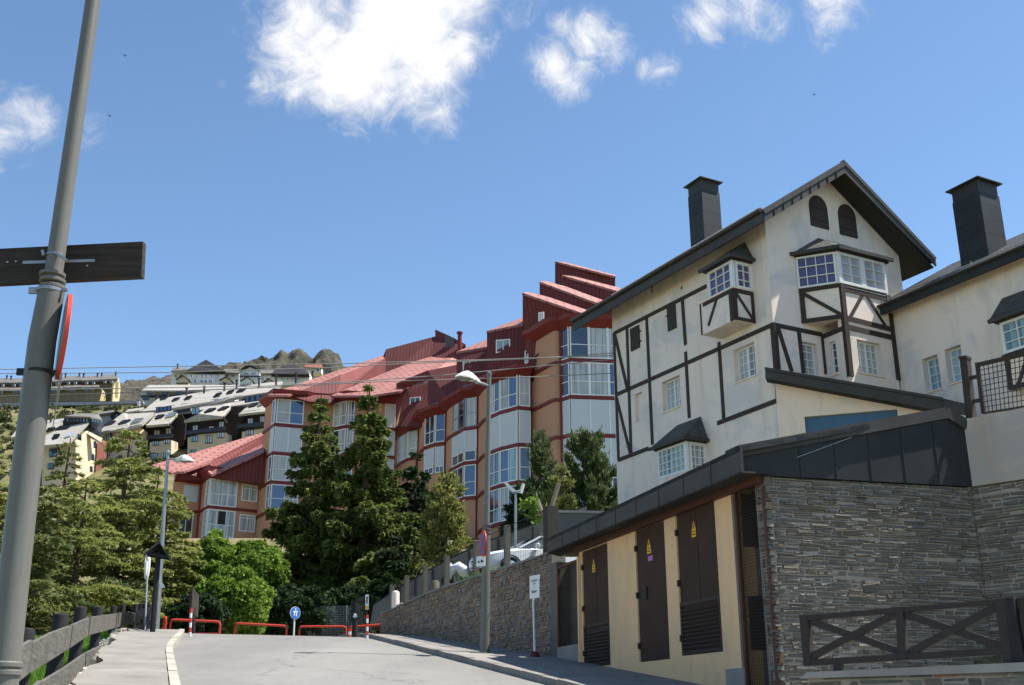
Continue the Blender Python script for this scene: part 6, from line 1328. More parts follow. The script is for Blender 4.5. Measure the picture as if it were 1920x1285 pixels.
# --- dark terraced block with pale sheet roofs: one thing per staggered unit
units = [
 ('far_block', 'leftmost staggered hillside unit with cream walls and pale sheet roof, right of the brick-red strip', 262,
  [(182, 811), (242, 803), (266, 796), (292, 773), (240, 776), (231, 774)], [(196, 812), (262, 800), (262, 930), (190, 930)], None, None),
 ('far_block', 'second staggered hillside unit, dark recessed balconies over a cream base, behind the yellowish cedar top', 264,
  [(274, 798), (316, 794.5), (334, 775), (330, 770), (295, 775)], [(281, 830), (321, 825.5), (321, 930), (276, 930)], [(262, 795), (275, 797), (317, 794), (340, 776), (348, 790), (345, 835), (262, 860)], (321, 339, 832)),
 ('far_block', 'third and widest staggered hillside unit, dark balconies and twin roof openings, above the pink roof', 266,
  [(345, 789), (418, 781), (435, 762), (430, 756), (392, 761), (372, 776)], [(352, 821), (376, 814.5), (424, 811.5), (424, 900), (350, 930)], [(335, 780), (346, 789), (419, 780), (436, 762), (462, 762), (448, 800), (440, 850), (335, 880)], (424, 439, 818)),
 ('far_block', 'rightmost staggered hillside unit, dark with one pale roof opening, next to the orange corner', 268,
  [(447, 777), (500, 771), (506, 752), (467, 759)], [(454, 810), (483, 805), (505, 803), (505, 840), (450, 860)], [(438, 770), (448, 777), (506, 770), (512, 745), (512, 830), (440, 840)], None)]
for i, (nm, lb, Y, roof, base, dark, side) in enumerate(units):
    c = P(base[-1][0], 880, Y); T = thing(nm, lb, 'apartment block', c, 'staggered dark blocks with pale sheet roofs on the hillside')
    if dark: fp(T, dark, Y+3, 'dark_brown', 'dark_upper_wall', 4)
    fp(T, base, Y-2, 'far_cream', 'wall', 6)
    if side: fp(T, [(side[0], base[1][1], Y-2), (side[0], 930, Y-2), (side[1], 930, Y+5), (side[1], side[2], Y+5)], Y, 'far_cream', 'side_wall', dy=(-.3, .3, 0))
    ym = sum(q[1] for q in roof)/len(roof); r_ = [(x, y, Y-4 if y > ym+2 else Y+4) for x, y in roof]; fp(T, r_, Y, 'sheet_roof', 'roof', dy=(0, .3, -.5))
T0, T1, T2_, T3 = [o for o in col.objects if o.name.startswith('far_block') and o.parent is None][:4]
for T, L in ((T0, [(197, 816, 209, 827), (225, 812, 236, 821), (196, 840, 206, 855), (193, 864, 203, 877)]), (T1, [(286, 828, 298.5, 836), (307, 825, 319, 833), (304, 849, 315, 860), (284, 850, 296, 862)]), (T2_, [(358, 818, 372, 829), (385, 817, 398.5, 832), (407, 811.5, 421, 822), (356, 843, 369, 848)]), (T3, [(461, 807, 476, 817)])):
    for q in L: fwin(T, *q, 259.5, 'net_curtain' if q[0] % 2 else 'blue_curtain', cols=3)
for T, L in ((T1, [(289, 807, 301, 818), (312, 803, 321, 816)]), (T2_, [(362, 798, 372, 809), (392, 800, 402, 805), (411, 791, 420, 803)]), (T3, [(465, 785, 475, 797), (488, 781, 496, 793)])):
    for q in L: fwin(T, *q, 264.5, 'net_curtain')
for T, q in ((T1, ((275, 821), (324, 816))), (T2_, ((348, 812), (423, 803))), (T3, ((445, 800), (498, 794)))): m = MB(); m.bar(P(*q[0], 262), P(*q[1], 262), .35, .9); m.build('balcony', 'window_dark', T)
for T, L in ((T0, [((222, 798), (236, 795), (246, 789), (232, 791)), ((196, 800), (210, 797), (218, 791), (206, 793))]), (T1, [((291, 788), (303, 785), (309, 779.5), (297, 781))]), (T2_, [((383, 776), (397, 773), (406, 767.5), (393, 769)), ((408, 772), (420, 770), (431, 764), (419, 765))]), (T3, [((466, 766), (478, 763), (485, 757), (473, 759))])):
    for q in L: fp(T, [(x, y, 259-(y-780)*.05) for x, y in q], 259, 'window_dark', 'roof_opening', dy=(0, -.8, .2))
for T, q in ((T1, ((310, 786), (325, 783), (332, 775), (318, 777))), (T0, ((245, 798), (262, 793), (270, 786), (254, 788))), (T3, ((482, 765), (494, 761), (499, 754), (488, 756)))): fp(T, [(x, y, 259) for x, y in q], 259, 'pale_glass', 'skylight', dy=(0, -.7, .2))
for T, q in ((T2_, (419, 782, 426, 793)), (T1, (318, 795, 323, 804)), (T0, (207, 812, 217, 828))): m = MB(); m.bar(P(q[0], q[1], 258), P(q[2], q[3], 263), .3); m.build('strut', 'window_dark', T)
# upper tier: long pale sheet roof with chimneys, dormers
T = thing('upper_row', 'long upper row of pale corrugated roofs with dark chimneys above the staggered blocks', 'apartment block', P(400, 760, 280))
fp(T, [(266, 772, 272), (330, 764, 273), (396, 756, 274), (458, 742, 275), (520, 733, 276), (530, 715, 292), (500, 718, 292), (430, 728, 290), (362, 738, 288), (296, 748, 286)], 280, 'sheet_roof', 'roof', dy=(0, .4, -.6))
fp(T, [(255, 780), (335, 766), (462, 750), (462, 762), (440, 775), (350, 785), (280, 795)], 275, 'dark_brown', 'wall', 5)
fp(T, [(262, 782, 268), (340, 773, 268), (436, 762, 269), (500, 752, 270), (505, 745, 273), (432, 755, 273), (360, 766, 273), (290, 773, 273)], 270, 'sheet_roof', 'roof', dy=(0, .3, -.5))
for q, mt in (((293, 763, 322, 773), 'blue_glass'), ((360, 764, 374, 778), 'blue_curtain'), ((459, 742, 500, 753), 'blue_glass'), ((325, 768, 358, 774), 'far_slate')): fwin(T, *q, 266, mt, cols=4 if q[2]-q[0] > 16 else 2, sk=-.15, name='dormer')
for q in (((398, 757), (420, 752.5), (427, 749), (405, 752)),): fp(T, [(x, y, 270) for x, y in q], 270, 'pale_glass', 'skylight', dy=(0, -.7, .2))
for q in (((300, 752), (310, 750), (316, 745), (306, 746)), ((345, 752), (355, 750), (361, 744), (351, 746)), ((400, 747), (410, 745), (417, 738), (407, 740)), ((443, 738), (455, 736), (462, 730), (450, 732)), ((322, 755), (332, 752), (338, 747), (328, 749)), ((424, 741), (434, 739), (440, 733), (430, 735))): fp(T, [(x, y, 276) for x, y in q], 276, 'window_dark', 'skylight', dy=(0, -.7, .2))
for x, y in ((315, 748), (350, 740), (383, 737), (421, 730), (444, 725), (486, 722), (518, 717), (555, 712), (294, 752)): chim(T, x, y, 286, 11, 4)
# --- cream end block at the far left
T = thing('cream_end_block', 'cream block whose sunlit end wall faces right, partly behind the foreground pole', 'apartment block', P(120, 900, 240))
fp(T, [(80, 832), (142, 830), (142, 930), (78, 930)], 240, 'far_cream', 'wall', 8)
fp(T, [(142, 828, 240), (142, 930, 240), (172, 930, 250), (192, 822, 254), (164, 808, 246)], 240, 'end_cream', 'end_wall', dy=(-.5, .2, 0))
fp(T, [(80, 835, 236), (129, 831, 236), (167, 791, 247), (132, 798, 247), (80, 818, 243)], 240, 'sheet_roof', 'roof', dy=(0, .3, -.5)); fp(T, [(75, 808, 246), (112, 801, 246), (124, 784, 254), (85, 789, 254)], 240, 'sheet_roof', 'roof', dy=(0, .3, -.5)); fp(T, [(20, 820, 238), (60, 812, 240), (85, 790, 250), (40, 795, 250)], 240, 'sheet_roof', 'roof', dy=(0, .3, -.5))
fp(T, [(122, 781), (171, 783), (171, 800), (113, 802)], 250, 'black_metal', 'dormer_wall', 3); fwin(T, 124, 784, 169, 792, 247, 'blue_curtain', cols=7, sk=.03, name='dormer'); fp(T, [(121, 780, 246), (170, 782, 246), (192, 787, 254), (184, 776, 256), (150, 775, 254)], 250, 'far_tile', 'dormer_roof', dy=(0, .2, -.4))
fp(T, [(165, 795, 250), (171, 784, 250), (191, 789, 257), (191, 822, 257), (164, 809, 250)], 250, 'window_dark', 'side_dormer', dy=(-.3, .2, 0)); fwin(T, 172, 787, 188, 794, 247, 'blue_curtain', cols=3, sk=.2, name='dormer')
fp(T, [(183, 826, 250), (196, 826, 256), (190, 930, 256), (176, 930, 250)], 252, 'far_brick', 'brick_wall', 3); fp(T, [(162, 816, 247), (193, 834, 249), (192, 829, 247), (164, 812, 246)], 248, 'sheet_roof', 'canopy', dy=(0, -.6, -.2)); 
fp(T, [(86, 830), (96, 828), (96, 838), (86, 840)], 239, 'ink', 'recess', .3) if False else None
for q in ((93, 842, 107, 857), (90, 869, 101, 880)): fwin(T, *q, 239.7, 'blue_glass')
for q in ((172, 852, 177, 864), (169, 875, 174, 886), (146, 815, 153, 826), (176, 828, 181, 841)): fwin(T, *q, 238, 'dark_glass', sk=.3, cols=1)
for q in (((98, 826), (108, 823), (113, 816), (103, 817)), ((105, 808), (125, 806), (132, 801), (114, 802)), ((88, 812), (100, 808), (104, 803), (92, 805))): fp(T, [(x, y, 233) for x, y in q], 236, 'window_dark', 'roof_opening', dy=(0, -.6, .2))
fp(T, [(120, 824, 233), (132, 820, 233), (141, 813, 235), (128, 815, 235)], 234, 'pale_glass', 'skylight', dy=(0, -.5, .2)); m = MB(); m.bar(P(107, 834, 236), P(114, 853, 240), .3); m.build('strut', 'window_dark', T)
for x, y in ((96, 786), (128, 782), (137, 782)): chim(T, x, y, 252, 9, 4)
# --- grey sheds between
T = thing('grey_lean_to', 'plain grey windowless block in the gap between the cream end block and the staggered units', 'building', P(205, 800, 270)); fp(T, [(184, 777), (214, 772), (215, 800), (190, 805)], 270, 'grey_render', 'wall', 3); fp(T, [(183, 777, 269), (215, 772, 269), (213, 769, 274), (182, 774, 274)], 270, 'far_tile', 'roof', dy=(0, .2, -.4))
T = thing('slate_gable', 'small dark gabled dormer house with blue window left of the long dormer', 'house', P(218, 785, 266)); fp(T, [(208, 786), (210, 775), (217, 771), (228, 776), (226, 788)], 268, 'far_slate', 'wall', 3); fwin(T, 212, 776, 222, 783, 267, 'blue_glass', cols=2, sk=.1); fp(T, [(206, 780, 266), (217, 770, 266), (231, 776, 266), (232, 779, 267), (217, 773, 266), (207, 783, 266)], 266, 'far_slate', 'roof', dy=(0, .8, 0))
T = thing('long_dormer', 'dark box dormer with five blue panes in front of the rubble slope', 'house', P(248, 785, 266)); fp(T, [(232, 787), (236, 772), (262, 768), (262, 782)], 268, 'window_dark', 'wall', 3); fwin(T, 236, 773, 260, 782, 267, 'blue_curtain', cols=5, sk=-.14); fp(T, [(234, 773, 266), (262, 769, 266), (270, 764, 271), (240, 768, 271)], 268, 'sheet_roof', 'roof', dy=(0, .2, -.4))
# --- yellow terraces on the hill
T = thing('yellow_terrace', 'long yellow terrace of houses, front tinted brown for shade, with grey roofs and a sunlit yellow end wall', 'terraced houses', P(110, 755, 345))
fp(T, [(-90, 721, 352), (215, 711, 340), (212, 752, 340), (-90, 757, 352)], 345, 'far_yellow_shade', 'wall', 4)
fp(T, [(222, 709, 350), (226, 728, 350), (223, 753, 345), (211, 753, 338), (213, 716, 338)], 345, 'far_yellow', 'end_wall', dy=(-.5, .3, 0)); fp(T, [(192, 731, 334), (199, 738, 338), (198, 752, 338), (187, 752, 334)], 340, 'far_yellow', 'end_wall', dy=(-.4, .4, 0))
fp(T, [(-90, 733, 346), (190, 729, 334), (187, 752, 334), (-90, 757, 346)], 340, 'far_yellow_shade', 'wall', 3)
for i in range(9):
    x0 = -85+i*34; x1 = x0+33.5; y = 721-i*1.1+(i % 2)*.8; fp(T, [(x0, y-.6, 349-i*1.4), (x1, y-1.6, 348-i*1.4), (x1-.5, y-10, 356-i*1.4), (x0+1, y-9, 357-i*1.4)], 350, 'far_tile', 'roof', dy=(0, .4, -.6))
    chim(T, x0+4, y-7, 354-i*1.4, 5, 3); chim(T, x0+30, y-8, 354-i*1.4, 5, 3)
    if i < 8: fp(T, [(x0, y+12.5, 343-i*1.5), (x1, y+11.5, 342-i*1.5), (x1, y+8, 347-i*1.5), (x0, y+9, 348-i*1.5)], 340, 'far_tile', 'lower_roof', dy=(0, .4, -.5))
    for k in (7, 20): fwin(T, x0+k, y+2.6, x0+k+5, y+6.5, 336, 'blue_glass', 'far_white', cols=2, sk=-.03)
    if i < 8: fwin(T, x0+6, y+15, x0+22, y+20, 330, 'dark_glass', 'far_tile', cols=4, sk=-.03)
T = thing('grey_retaining_wall', 'long thin grey retaining wall under the yellow terrace', 'wall', P(150, 757, 330)); fp(T, [(-90, 757), (60, 755), (268, 752), (268, 756), (150, 760), (-90, 763)], 328, 'grey_render', 'wall', 1.5)
o = MB().slab([P(257, 752, 322), P(257, 762, 322), P(262, 762, 322), P(262, 752, 322)], (0, .4, 0)).build('white_hut', 'far_white', root=P(259, 762, 322)); tag(o, 'tiny white hut at the right end of the long grey retaining wall', 'hut')
# --- glass-roofed grey building
T = thing('glazed_building', 'pale grey building with long striped glass roof below the white hotel', 'building', P(345, 755, 380))
fp(T, [(265, 731), (440, 732), (440, 770), (262, 770)], 384, 'far_white', 'wall', 6); fp(T, [(266, 732, 378), (444, 733, 378), (446, 722, 392), (279, 722, 392)], 384, 'sheet_roof', 'glass_roof', dy=(0, .3, -.6))
fp(T, [(264, 741), (440, 741), (440, 745), (264, 745)], 379, 'window_dark', 'balcony', 1)
for q in ((275, 734, 286, 740), (304, 734, 314, 741), (330, 734, 340, 741), (268, 744, 280, 751), (355, 735, 364, 741), (296, 747, 304, 752), (385, 735, 395, 741)): fwin(T, *q, 377, 'dark_glass', cols=3, sk=0)
# --- white hotel with dark hipped roofs
YH = 520
T = thing('white_hotel', 'white hotel with the tallest dark hipped roof, on the skyline left of the rocky peak', 'hotel', P(385, 722, YH))
fp(T, [(352, 695), (420, 695), (420, 724), (350, 724)], YH, 'far_white', 'wall', 10); fp(T, [(324, 694), (353, 694), (353, 726), (320, 726)], YH+4, 'far_white', 'wall', 8); fp(T, [(419, 697), (448, 698), (448, 724), (419, 724)], YH+4, 'far_white', 'wall', 8); fp(T, [(371, 705), (402, 704), (402, 722), (370, 722)], YH-3, 'far_white', 'bay_wall', 3)
fp(T, [(348, 695, YH-3), (422, 696, YH-3), (410, 688, YH+5), (387, 675, YH+9), (386, 674.5, YH+9), (366, 686, YH+5)], YH, 'far_slate', 'roof', dy=(0, 2, -1)); fp(T, [(321, 695, YH), (352, 694.5, YH), (350, 689, YH+8), (326, 689, YH+8)], YH, 'far_tile', 'roof', dy=(0, .5, -.8)); fp(T, [(419, 698, YH), (449, 699, YH), (447, 693, YH+8), (420, 692, YH+8)], YH, 'far_tile', 'roof', dy=(0, .5, -.8)); chim(T, 333, 689, YH+4, 5, 3)
for x in (358, 368, 378, 386, 396, 408): fwin(T, x, 703.5, x+3, 707.5, YH-4.5, 'dark_glass', 'far_white', cols=1, sk=0)
for x in (353, 364, 376, 384, 393): fwin(T, x, 713, x+5, 718, YH-4.5, 'blue_glass', 'far_white', cols=2, sk=0)
for x in (328, 337, 425, 436): fwin(T, x, 703, x+4, 708, YH+2, 'dark_glass', 'far_white', cols=1, sk=0)
def gable(x0, x1, yt, ye, yb, Y, mat, lab):
    T = thing('gabled_house', lab, 'house', P((x0+x1)/2, yb, Y), 'small gabled houses in front of the hotel'); xm = (x0+x1)/2; fp(T, [(x0, ye), (xm, yt), (x1, ye), (x1, yb), (x0, yb)], Y, mat, 'wall', 5)
    fp(T, [(x0-1.5, ye+.8, Y-1), (xm, yt-.8, Y-1), (xm, yt+.4, Y-1), (x0-1.5, ye+2, Y-1)], Y, 'far_slate', 'roof', dy=(0, 6, 0)); fp(T, [(xm, yt-.8, Y-1), (x1+1.5, ye+.8, Y-1), (x1+1.5, ye+2, Y-1), (xm, yt+.4, Y-1)], Y, 'far_slate', 'roof', dy=(0, 6, 0)); n = 4 if mat == 'far_white' else 2
    for i in range(n): x = x0+(x1-x0)*(i+.7)/(n+.4); fwin(T, x, (ye+yb)/2-1, x+2, (ye+yb)/2+2, Y-1.2, 'dark_glass', 'far_white', cols=1, sk=0)
    fp(T, [(x0-1, yb-2.2), (x1+1, yb-2.2), (x1+1, yb-1), (x0-1, yb-1)], Y-1.5, 'window_dark', 'balcony', 1)
gable(331, 352, 704, 710, 720, 508, 'far_cream', 'leftmost small cream gabled house below the white hotel'); gable(412, 433, 706.5, 712, 722, 508, 'far_cream', 'small cream gabled house right of the hotel, with a central drainpipe line'); gable(452, 473, 706.5, 713, 724, 506, 'far_white', 'small white gabled house with four little windows'); gable(494, 514, 710, 716, 724, 508, 'far_cream', 'rightmost small cream gabled house, just above the pale sheet roofs')
T = thing('white_gabled_hotel', 'white gabled building with balconies between the tall hotel and the long dark-roofed one', 'hotel', P(467, 722, YH+8)); fp(T, [(452, 692), (467, 684), (483, 692), (487, 700), (487, 726), (447, 726), (447, 700)], YH+8, 'far_white', 'wall', 8); fp(T, [(448, 694, YH+6), (467, 681.5, YH+6), (485, 693, YH+6), (480, 693, YH+6), (467, 685.5, YH+6), (454, 694, YH+6)], YH, 'far_slate', 'roof', dy=(0, 9, 0)); fp(T, [(445, 704), (488, 705), (488, 707), (445, 706)], YH+5, 'window_dark', 'balcony', 1)
for x in (458, 462, 472, 477): fwin(T, x, 699, x+3, 703, YH+6, 'blue_glass', 'far_white', cols=1, sk=0)
T = thing('long_hotel', 'long white building with a dark hipped roof beneath the rocky peak', 'hotel', P(545, 718, YH+12)); fp(T, [(486, 699), (580, 699), (580, 722), (486, 722)], YH+12, 'far_white', 'wall', 8); fp(T, [(508, 701, YH+8), (580, 702, YH+8), (572, 693, YH+16), (563, 688, YH+20), (545, 683, YH+22), (530, 687, YH+20), (518, 693, YH+16)], YH, 'far_slate', 'roof', dy=(0, 2, -1)); fp(T, [(486, 700, YH+10), (510, 700, YH+10), (514, 693, YH+18), (484, 693, YH+18)], YH, 'far_tile', 'roof', dy=(0, .5, -.8)); 
for x in (492, 500, 528, 538, 548, 560): fwin(T, x, 708, x+3, 713, YH+10, 'blue_glass', 'far_white', cols=1, sk=0)
for x, y in ((586, 703), (518, 712), (556, 710)): chim(T, x, y, 500, 6, 4)
T = thing('red_roofed_house', 'distant white house with a rust red roof below the right-hand rocky peak', 'house', P(587, 695, 560)); fp(T, [(570, 687), (602, 688), (602, 699), (572, 699)], 560, 'far_white', 'wall', 6); fp(T, [(569, 688, 558), (606, 689, 558), (603, 683, 566), (574, 683, 566)], 560, 'far_brick', 'roof', dy=(0, .5, -.8)); fwin(T, 594, 691, 599, 697, 558, 'dark_glass', 'far_white', cols=1, sk=0)
# ================================================================ trees
def q4(p, d, side, L, w, taper=.35):
    d = d*L[:, None]; side = side*w[:, None]; return np.stack([p-side, p+side, p+d+side*taper, p+d-side*taper], 1)
def nrm(a): return a/np.maximum(1e-9, np.linalg.norm(a, axis=1))[:, None]
def conifer(name, label, x, y, z0, H, R, seed, mat, kind='spruce', group=None, dens=1., low=.04, lean=(0, 0), bark='trunk_bark', leaf=1., ragged=.25, pw_=.85, cat='tree'):
    R_ = np.random.default_rng(seed); r = random.Random(seed); T = thing(name, label, cat, (x, y, z0), group); base = np.array([x, y, z0])
    brs = []; n = int(H*{'spruce': 1.9, 'cedar': 2.9, 'pine': 2.2, 'upright': 2.0}[kind])
    for i in range(n):
        h = low+(1-low)*(i+r.random()*.8)/n
        if h > .985: continue
        prof_ = (1-h)**(pw_+.1) if kind != 'pine' else (1-h)**.7*(1.15 if h > .35 else .9)
        if kind == 'cedar': prof_ = (1-h)**(pw_+.12)*(.6+.6*r.random())
        for k in range(7 if kind == 'spruce' else 5):
            L = R*prof_*(1-ragged+2*ragged*r.random())*(1. if h > low+.05 else .8)+(.05 if kind == 'spruce' else .12)
            brs.append((h*H, r.random()*2*PI, L, r.uniform(-.08, .1)))
    B = np.array(brs)
    if kind == 'cedar': B[:, 3] += R_.uniform(-.14, .22, len(B))
    hz, az, L, tl = B.T; e = np.c_[np.cos(az), np.sin(az), np.zeros(len(B))]; s = np.c_[-np.sin(az), np.cos(az), np.zeros(len(B))]
    a, b = {'spruce': (-.42, .30), 'cedar': (.10, -.24), 'pine': (.45, -.12), 'upright': (.5, .55)}[kind]
    cnt = np.maximum(12, (dens*(L*50+L**2*(110 if kind == 'spruce' else 108))).astype(int)); idx = np.repeat(np.arange(len(B)), cnt); N = len(idx); u = np.sqrt(R_.uniform(0.01, 1.02, N)) if kind != 'pine' else 1-.5*R_.uniform(0, 1, N)**1.6
    ln = L[idx]; nb = np.maximum(4, (ln/.15).astype(int)); jt = R_.uniform(-.5, .5, (len(B), 64))
    if kind in ('spruce', 'cedar'):      # feathery: side twigs at steps along each branch, needles along the twigs
        kk = np.minimum(nb-1, (np.sqrt(R_.uniform(0, 1, N))*nb).astype(int)); u = (kk+.5+jt[idx, kk % 64]*.7)/nb; sg = np.where((kk % 2) == 0, 1., -1.); t = R_.uniform(0, 1, N)
        Wt = (ln*(.36 if kind == 'cedar' else .32)*(1-u**1.7)+.14)*(1+.5*jt[idx, (kk*7+3) % 64]); v = sg*t*Wt*.72; fw_ = t*Wt*.62
    else: W = (.15+0*ln) if kind == 'upright' else ln*.27*(1-u**1.8)+.08; v = R_.uniform(-1, 1, N)*W; fw_ = 0*v; sg = np.sign(v); t = 0*v
    p = np.zeros((N, 3)); p[:, 2] = hz[idx]; p += e[idx]*(ln*u+fw_)[:, None]+s[idx]*v[:, None]; ue = u+fw_/ln; p[:, 2] += ln*((a+tl[idx])*ue+b*ue*ue)-np.abs(v)*(.45 if kind == 'spruce' else .16)
    lf = np.array(lean); p[:, 0] += lf[0]*(p[:, 2]/H)**1.5; p[:, 1] += lf[1]*(p[:, 2]/H)**1.5
    if kind == 'spruce': p += R_.normal(0, .025, (N, 3)); p[:, 2] -= R_.exponential(.10, N); d = e[idx]*.62+s[idx]*(sg*.72)[:, None]+np.c_[np.zeros((N, 2)), R_.uniform(-.85, .0, N)]; sz = R_.uniform(.13, .30, N)*leaf; w = sz*.26
    elif kind == 'cedar': p += R_.normal(0, .022, (N, 3)); d = e[idx]*.62+s[idx]*(sg*.72)[:, None]+np.c_[np.zeros((N, 2)), R_.uniform(-.4, .3, N)]; sz = R_.uniform(.08, .22, N)*leaf; w = sz*.17
    else: p += R_.normal(0, .10, (N, 3)); d = R_.normal(0, 1, (N, 3))*.8+e[idx]*.5+np.array([0, 0, .5]); sz = R_.uniform(.12, .26, N)*leaf; w = sz*.2
    if kind == 'upright': d = e[idx]*.35+R_.normal(0, .55, (N, 3))+np.array([0, 0, 1.1])
    d = nrm(d+R_.normal(0, .22, (N, 3))); side = nrm(np.cross(d, R_.normal(0, 1, (N, 3))+np.array([0, 0, .8 if kind == 'cedar' else 0.])))
    quads('crown', mat, q4(p+base, d, side, sz, w), T)
    m = MB(); top = Vector((x+lf[0], y+lf[1], z0+H)); mid = [Vector((x+lf[0]*t**1.5, y+lf[1]*t**1.5, z0+H*t)) for t in (0, .25, .5, .75, 1)]; rr = .028*H if kind != 'pine' else .02*H
    m.tube([mid[0]-Vector((0, 0, 1))]+mid, [rr*1.2, rr, rr*.8, rr*.55, rr*.3, .02], 8)
    for i in range(0, len(B), 3):
        p0 = Vector((x+lf[0]*(hz[i]/H)**1.5, y+lf[1]*(hz[i]/H)**1.5, z0+hz[i])); E_ = Vector(e[i]); m.tube([p0+E_*(L[i]*t)+Vector((0, 0, L[i]*((a+tl[i])*t+b*t*t))) for t in (0, .45, .85)], [.035+.01*L[i], .02+.005*L[i], .008], 4, False)
    m.build('trunk', bark, T); return T
def at_px(px, Y): return ray(px, 800)[0]*Y
def by_px(px_, ytop, Y): v = P(px_, ytop, Y); g = ground(v.x, Y); return v.x, Y, g, v.z-g
def con(name, label, px_, ytop, Y, Rpx, seed, mat, **k):
    x, y, g, H = by_px(px_, ytop, Y); return conifer(name, label, x, y, g-.1, H, Rpx*Y/FPX, seed, mat, **k)
con('spruce_tree', 'tall dark spruce, the taller and broader of the two big ones in the centre', 694, 712, 60, 128, 1, 'spruce_leaf', dens=1.3, ragged=.42)
con('spruce_tree', 'dark spruce with a blunt ragged top, left of the tallest one', 603, 737, 62, 118, 2, 'spruce_leaf', dens=1.3, ragged=.45)
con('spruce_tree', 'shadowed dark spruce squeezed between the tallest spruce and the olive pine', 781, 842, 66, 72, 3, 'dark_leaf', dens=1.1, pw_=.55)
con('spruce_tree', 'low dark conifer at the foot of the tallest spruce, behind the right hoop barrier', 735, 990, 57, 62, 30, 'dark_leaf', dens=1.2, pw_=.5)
con('cedar_tree', 'broad yellow-green cedar with layered fronds, tallest in front of the hillside blocks', 247, 796, 49, 178, 4, 'cedar_leaf', kind='cedar', dens=1.35, pw_=.72, ragged=.35)
con('cedar_tree', 'slim blue-green cedar with a bare spiky tip, just right of the foreground pole', 133, 818, 46, 118, 5, 'cedar_green', kind='cedar', dens=1.3, ragged=.35)
con('cedar_tree', 'olive cedar cut off by the left edge of the picture', -25, 770, 38, 190, 6, 'cedar_leaf', kind='cedar', dens=1.3, ragged=.35)
con('cedar_tree', 'small spreading cedar at the right, behind the little roofed post and left lamp', 318, 915, 51, 118, 7, 'cedar_leaf', kind='cedar', dens=1.5, pw_=.5)
con('cedar_tree', 'low dense cedar directly behind the wooden fence posts', 165, 890, 43, 150, 8, 'cedar_leaf', kind='cedar', dens=1.5, pw_=.6)
con('cedar_tree', 'dim cedar at the lower left, seen through the fence beside the pole', 62, 860, 36, 150, 9, 'cedar_green', kind='cedar', dens=1.6, pw_=.6)
con('pine_tree', 'olive-brown pine with bare reddish twigs, left of the round no-parking sign', 838, 886, 46, 56, 10, 'pine_leaf', kind='pine', dens=1.3, low=.24, ragged=.4, leaf=1.05)
con('pine_tree', 'dark pointed pine in front of the orange bays, right of the right lamp', 1012, 806, 58, 62, 11, 'pine_green', kind='upright', dens=1.5, ragged=.3, pw_=.75)
con('pine_tree', 'bushy dark green pine touching the white house corner', 1100, 822, 56, 74, 12, 'pine_green', kind='upright', dens=1.6, low=.04, ragged=.3, pw_=.35)
con('pine_tree', 'brownish young pine squeezed between the two dark pines', 1052, 872, 52, 46, 13, 'pine_leaf', kind='pine', dens=1.6, low=.1)
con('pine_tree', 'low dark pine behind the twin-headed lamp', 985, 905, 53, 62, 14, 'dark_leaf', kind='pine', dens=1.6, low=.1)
# dead twigs under the olive pine
x, y, g, H = by_px(852, 980, 45.6); m = MB(); rr = random.Random(3)
for i in range(90):
    a = rr.random()*2*PI; c = Vector((x+rr.uniform(-.9, .7), y+rr.uniform(-.5, .5), g+rr.uniform(.2, 2.3))); m.tube([c, c+Vector((math.cos(a)*.45, math.sin(a)*.45, rr.uniform(-.25, .35)))], [.018, .006], 3, False)
o = m.build('dead_twigs', 'dead_twig', root=(x, y, g)); tag(o, 'tangle of bare reddish dead twigs under the olive-brown pine', 'twigs'); o['kind'] = 'stuff'
def broadleaf(name, label, px_, ytop, Y, Rpx, seed, mat='bright_leaf', n=100, leaf=.15, cat='tree', group=None, squash=1.):
    x, y, g, H = by_px(px_, ytop, Y); R = Rpx*Y/FPX; R_ = np.random.default_rng(seed); T = thing(name, label, cat, (x, y, g), group)
    c = R_.normal(0, 1, (n, 3)); c = nrm(c)*(R_.uniform(.35, 1, n)**.4)[:, None]; rad = R_.uniform(.10, .27, n)*R
    cen = np.c_[x+c[:, 0]*R*.82, y+c[:, 1]*R*.8, g+H*.52+c[:, 2]*H*.42*squash]
    k = 330; idx = np.repeat(np.arange(n), k); N = n*k; q = nrm(R_.normal(0, 1, (N, 3))); p = cen[idx]+q*(rad[idx]*R_.uniform(.45, 1.08, N))[:, None]*np.array([1, 1, .8])
    d = nrm(q*.6+R_.normal(0, .6, (N, 3))+np.array([0, 0, -.25])); side = nrm(np.cross(d, R_.normal(0, 1, (N, 3)))); sz = R_.uniform(.6, 1.3, N)*leaf
    quads('crown', mat, q4(p-d*sz[:, None]*.5, d, side, sz, sz*.36, .6), T)
    m = MB(); m.tube([Vector((x, y, g-.6)), Vector((x+.05, y, g+H*.35)), Vector((x, y, g+H*.6))], [.16, .12, .06], 8); rr = random.Random(seed)
    for i in range(0, n, 5): m.tube([Vector((x, y, g+H*rr.uniform(.15, .4))), Vector(cen[i])], [.05, .015], 5, False)
    m.build('trunk', 'trunk_bark', T); return T
broadleaf('maple_tree', 'bright green broadleaf tree nearest the left lamp, under the low orange wing', 404, 988, 54, 60, 20, n=170)
broadleaf('maple_tree', 'bright green broadleaf tree with a rounded top against the left spruce', 478, 998, 55, 66, 21, n=180)
broadleaf('maple_tree', 'low bright green bush-like tree in front of the other two, behind the middle barrier', 440, 1062, 50, 78, 22, n=150)
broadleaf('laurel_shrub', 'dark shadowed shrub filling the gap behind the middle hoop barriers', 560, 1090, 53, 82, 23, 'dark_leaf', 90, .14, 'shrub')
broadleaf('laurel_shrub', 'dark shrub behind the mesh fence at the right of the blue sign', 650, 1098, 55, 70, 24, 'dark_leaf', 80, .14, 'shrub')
broadleaf('laurel_shrub', 'dark shrub at the foot of the left striped post', 372, 1110, 47.5, 60, 25, 'dark_leaf', 80, .12, 'shrub')
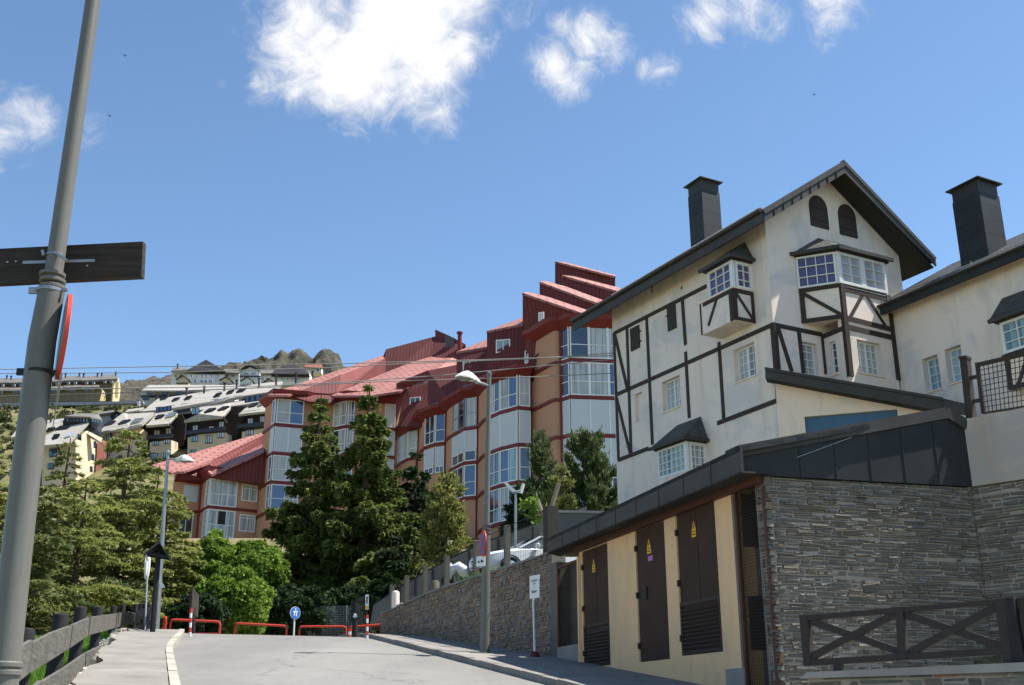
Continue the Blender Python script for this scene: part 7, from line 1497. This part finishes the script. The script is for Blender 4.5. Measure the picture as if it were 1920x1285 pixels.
broadleaf('laurel_shrub', 'dark dense shrub at the far end of the stone wall, behind the white bollard', 728, 1070, 50, 46, 26, 'dark_leaf', 70, .13, 'shrub')
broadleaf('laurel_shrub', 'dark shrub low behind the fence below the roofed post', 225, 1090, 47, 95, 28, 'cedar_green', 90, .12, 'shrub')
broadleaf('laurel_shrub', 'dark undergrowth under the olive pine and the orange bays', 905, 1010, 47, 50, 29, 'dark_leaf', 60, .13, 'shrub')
# pruned tree
Y = 35.5; b = P(1026, 1040, Y); T = thing('pruned_tree', 'hard-pruned tree with two pale sawn limbs and a few fresh green leaves', 'tree', b)
m = MB(); f = P(1026, 995, Y); m.tube([b-Vector((0, 0, .5)), f], [.16, .13], 9); m.tube([f, P(1016, 965, Y), P(1010, 945, Y), P(1005, 924, Y)], [.12, .10, .07, .015], 8); m.tube([f-Vector((0, 0, .1)), P(1033, 955, Y), P(1047, 908, Y)], [.10, .08, .075], 8); m.build('trunk', 'pale_bark', T, smooth='auto')
m = MB(); a = P(1047, 908, Y); d = (a-P(1033, 955, Y)).normalized(); m.tube([a, a+d*.02], .078, 9); m.build('cut_face', 'cut_wood', T)
m = MB(); tw = [((1024, 1040), (1004, 960)), ((1004, 960), (992, 945)), ((1006, 965), (1003, 1000)), ((1001, 975), (996, 940))]
for p, q in tw: m.tube([P(*p, Y-.3), P(*q, Y-.4)], [.02, .008], 4, False)
m.build('twig', 'pale_bark', T)
R_ = np.random.default_rng(44); cen = np.array([tuple(P(x, y, Y-.35)) for x, y in ((996, 938), (1000, 943), (991, 946), (999, 950), (1003, 962), (997, 966), (981, 945), (1006, 975))]); idx = R_.integers(0, len(cen), 260); p = cen[idx]+R_.normal(0, .07, (260, 3)); d = nrm(R_.normal(0, 1, (260, 3))); side = nrm(np.cross(d, R_.normal(0, 1, (260, 3)))); sz = R_.uniform(.06, .14, 260)
quads('leaves', 'bright_leaf', q4(p, d, side, sz, sz*.4, .6), T)
# scrub on the far hillside (a loose cover nobody could count)
R_ = np.random.default_rng(5); V = []
for i in range(520):
    Y = R_.uniform(250, 330); px_ = R_.uniform(-60, 330); X = at_px(px_, Y); g = ground(X, Y); s = R_.uniform(.5, 1.5); n = 40
    c = np.array([X, Y, g+s*.2]); q = nrm(R_.normal(0, 1, (n, 3)))*np.array([1, 1, .7]); p = c+q*s*R_.uniform(.4, 1, (n, 1)); d = nrm(R_.normal(0, 1, (n, 3))); sd = nrm(np.cross(d, R_.normal(0, 1, (n, 3)))); V.append(q4(p, d, sd, np.full(n, s*.55), np.full(n, s*.22), .6))
T = thing('scrub', 'low grey-green scrub scattered over the dry slope below the yellow terrace', 'scrub', (at_px(100, 290), 290, ground(at_px(100, 290), 290))); T['kind'] = 'stuff'; quads('scrub_clumps', 'scrub_leaf', np.concatenate(V), T)

con('cedar_tree', 'yellowish cedar half hidden behind the tallest one, left of the low orange wing', 300, 868, 55, 95, 41, 'cedar_leaf', kind='cedar', dens=1.4, ragged=.35)
con('cedar_tree', 'olive cedar in the second row between the slim cedar and the tallest one', 210, 905, 56, 120, 42, 'cedar_leaf', kind='cedar', dens=1.4, ragged=.35)
con('cedar_tree', 'dull green cedar in the second row behind the foreground pole', 60, 890, 55, 120, 43, 'cedar_green', kind='cedar', dens=1.4, ragged=.35)
broadleaf('maple_tree', 'bright green broadleaf tree in the rear, between the rounded one and the orange wall', 512, 1020, 57, 40, 44, n=130)
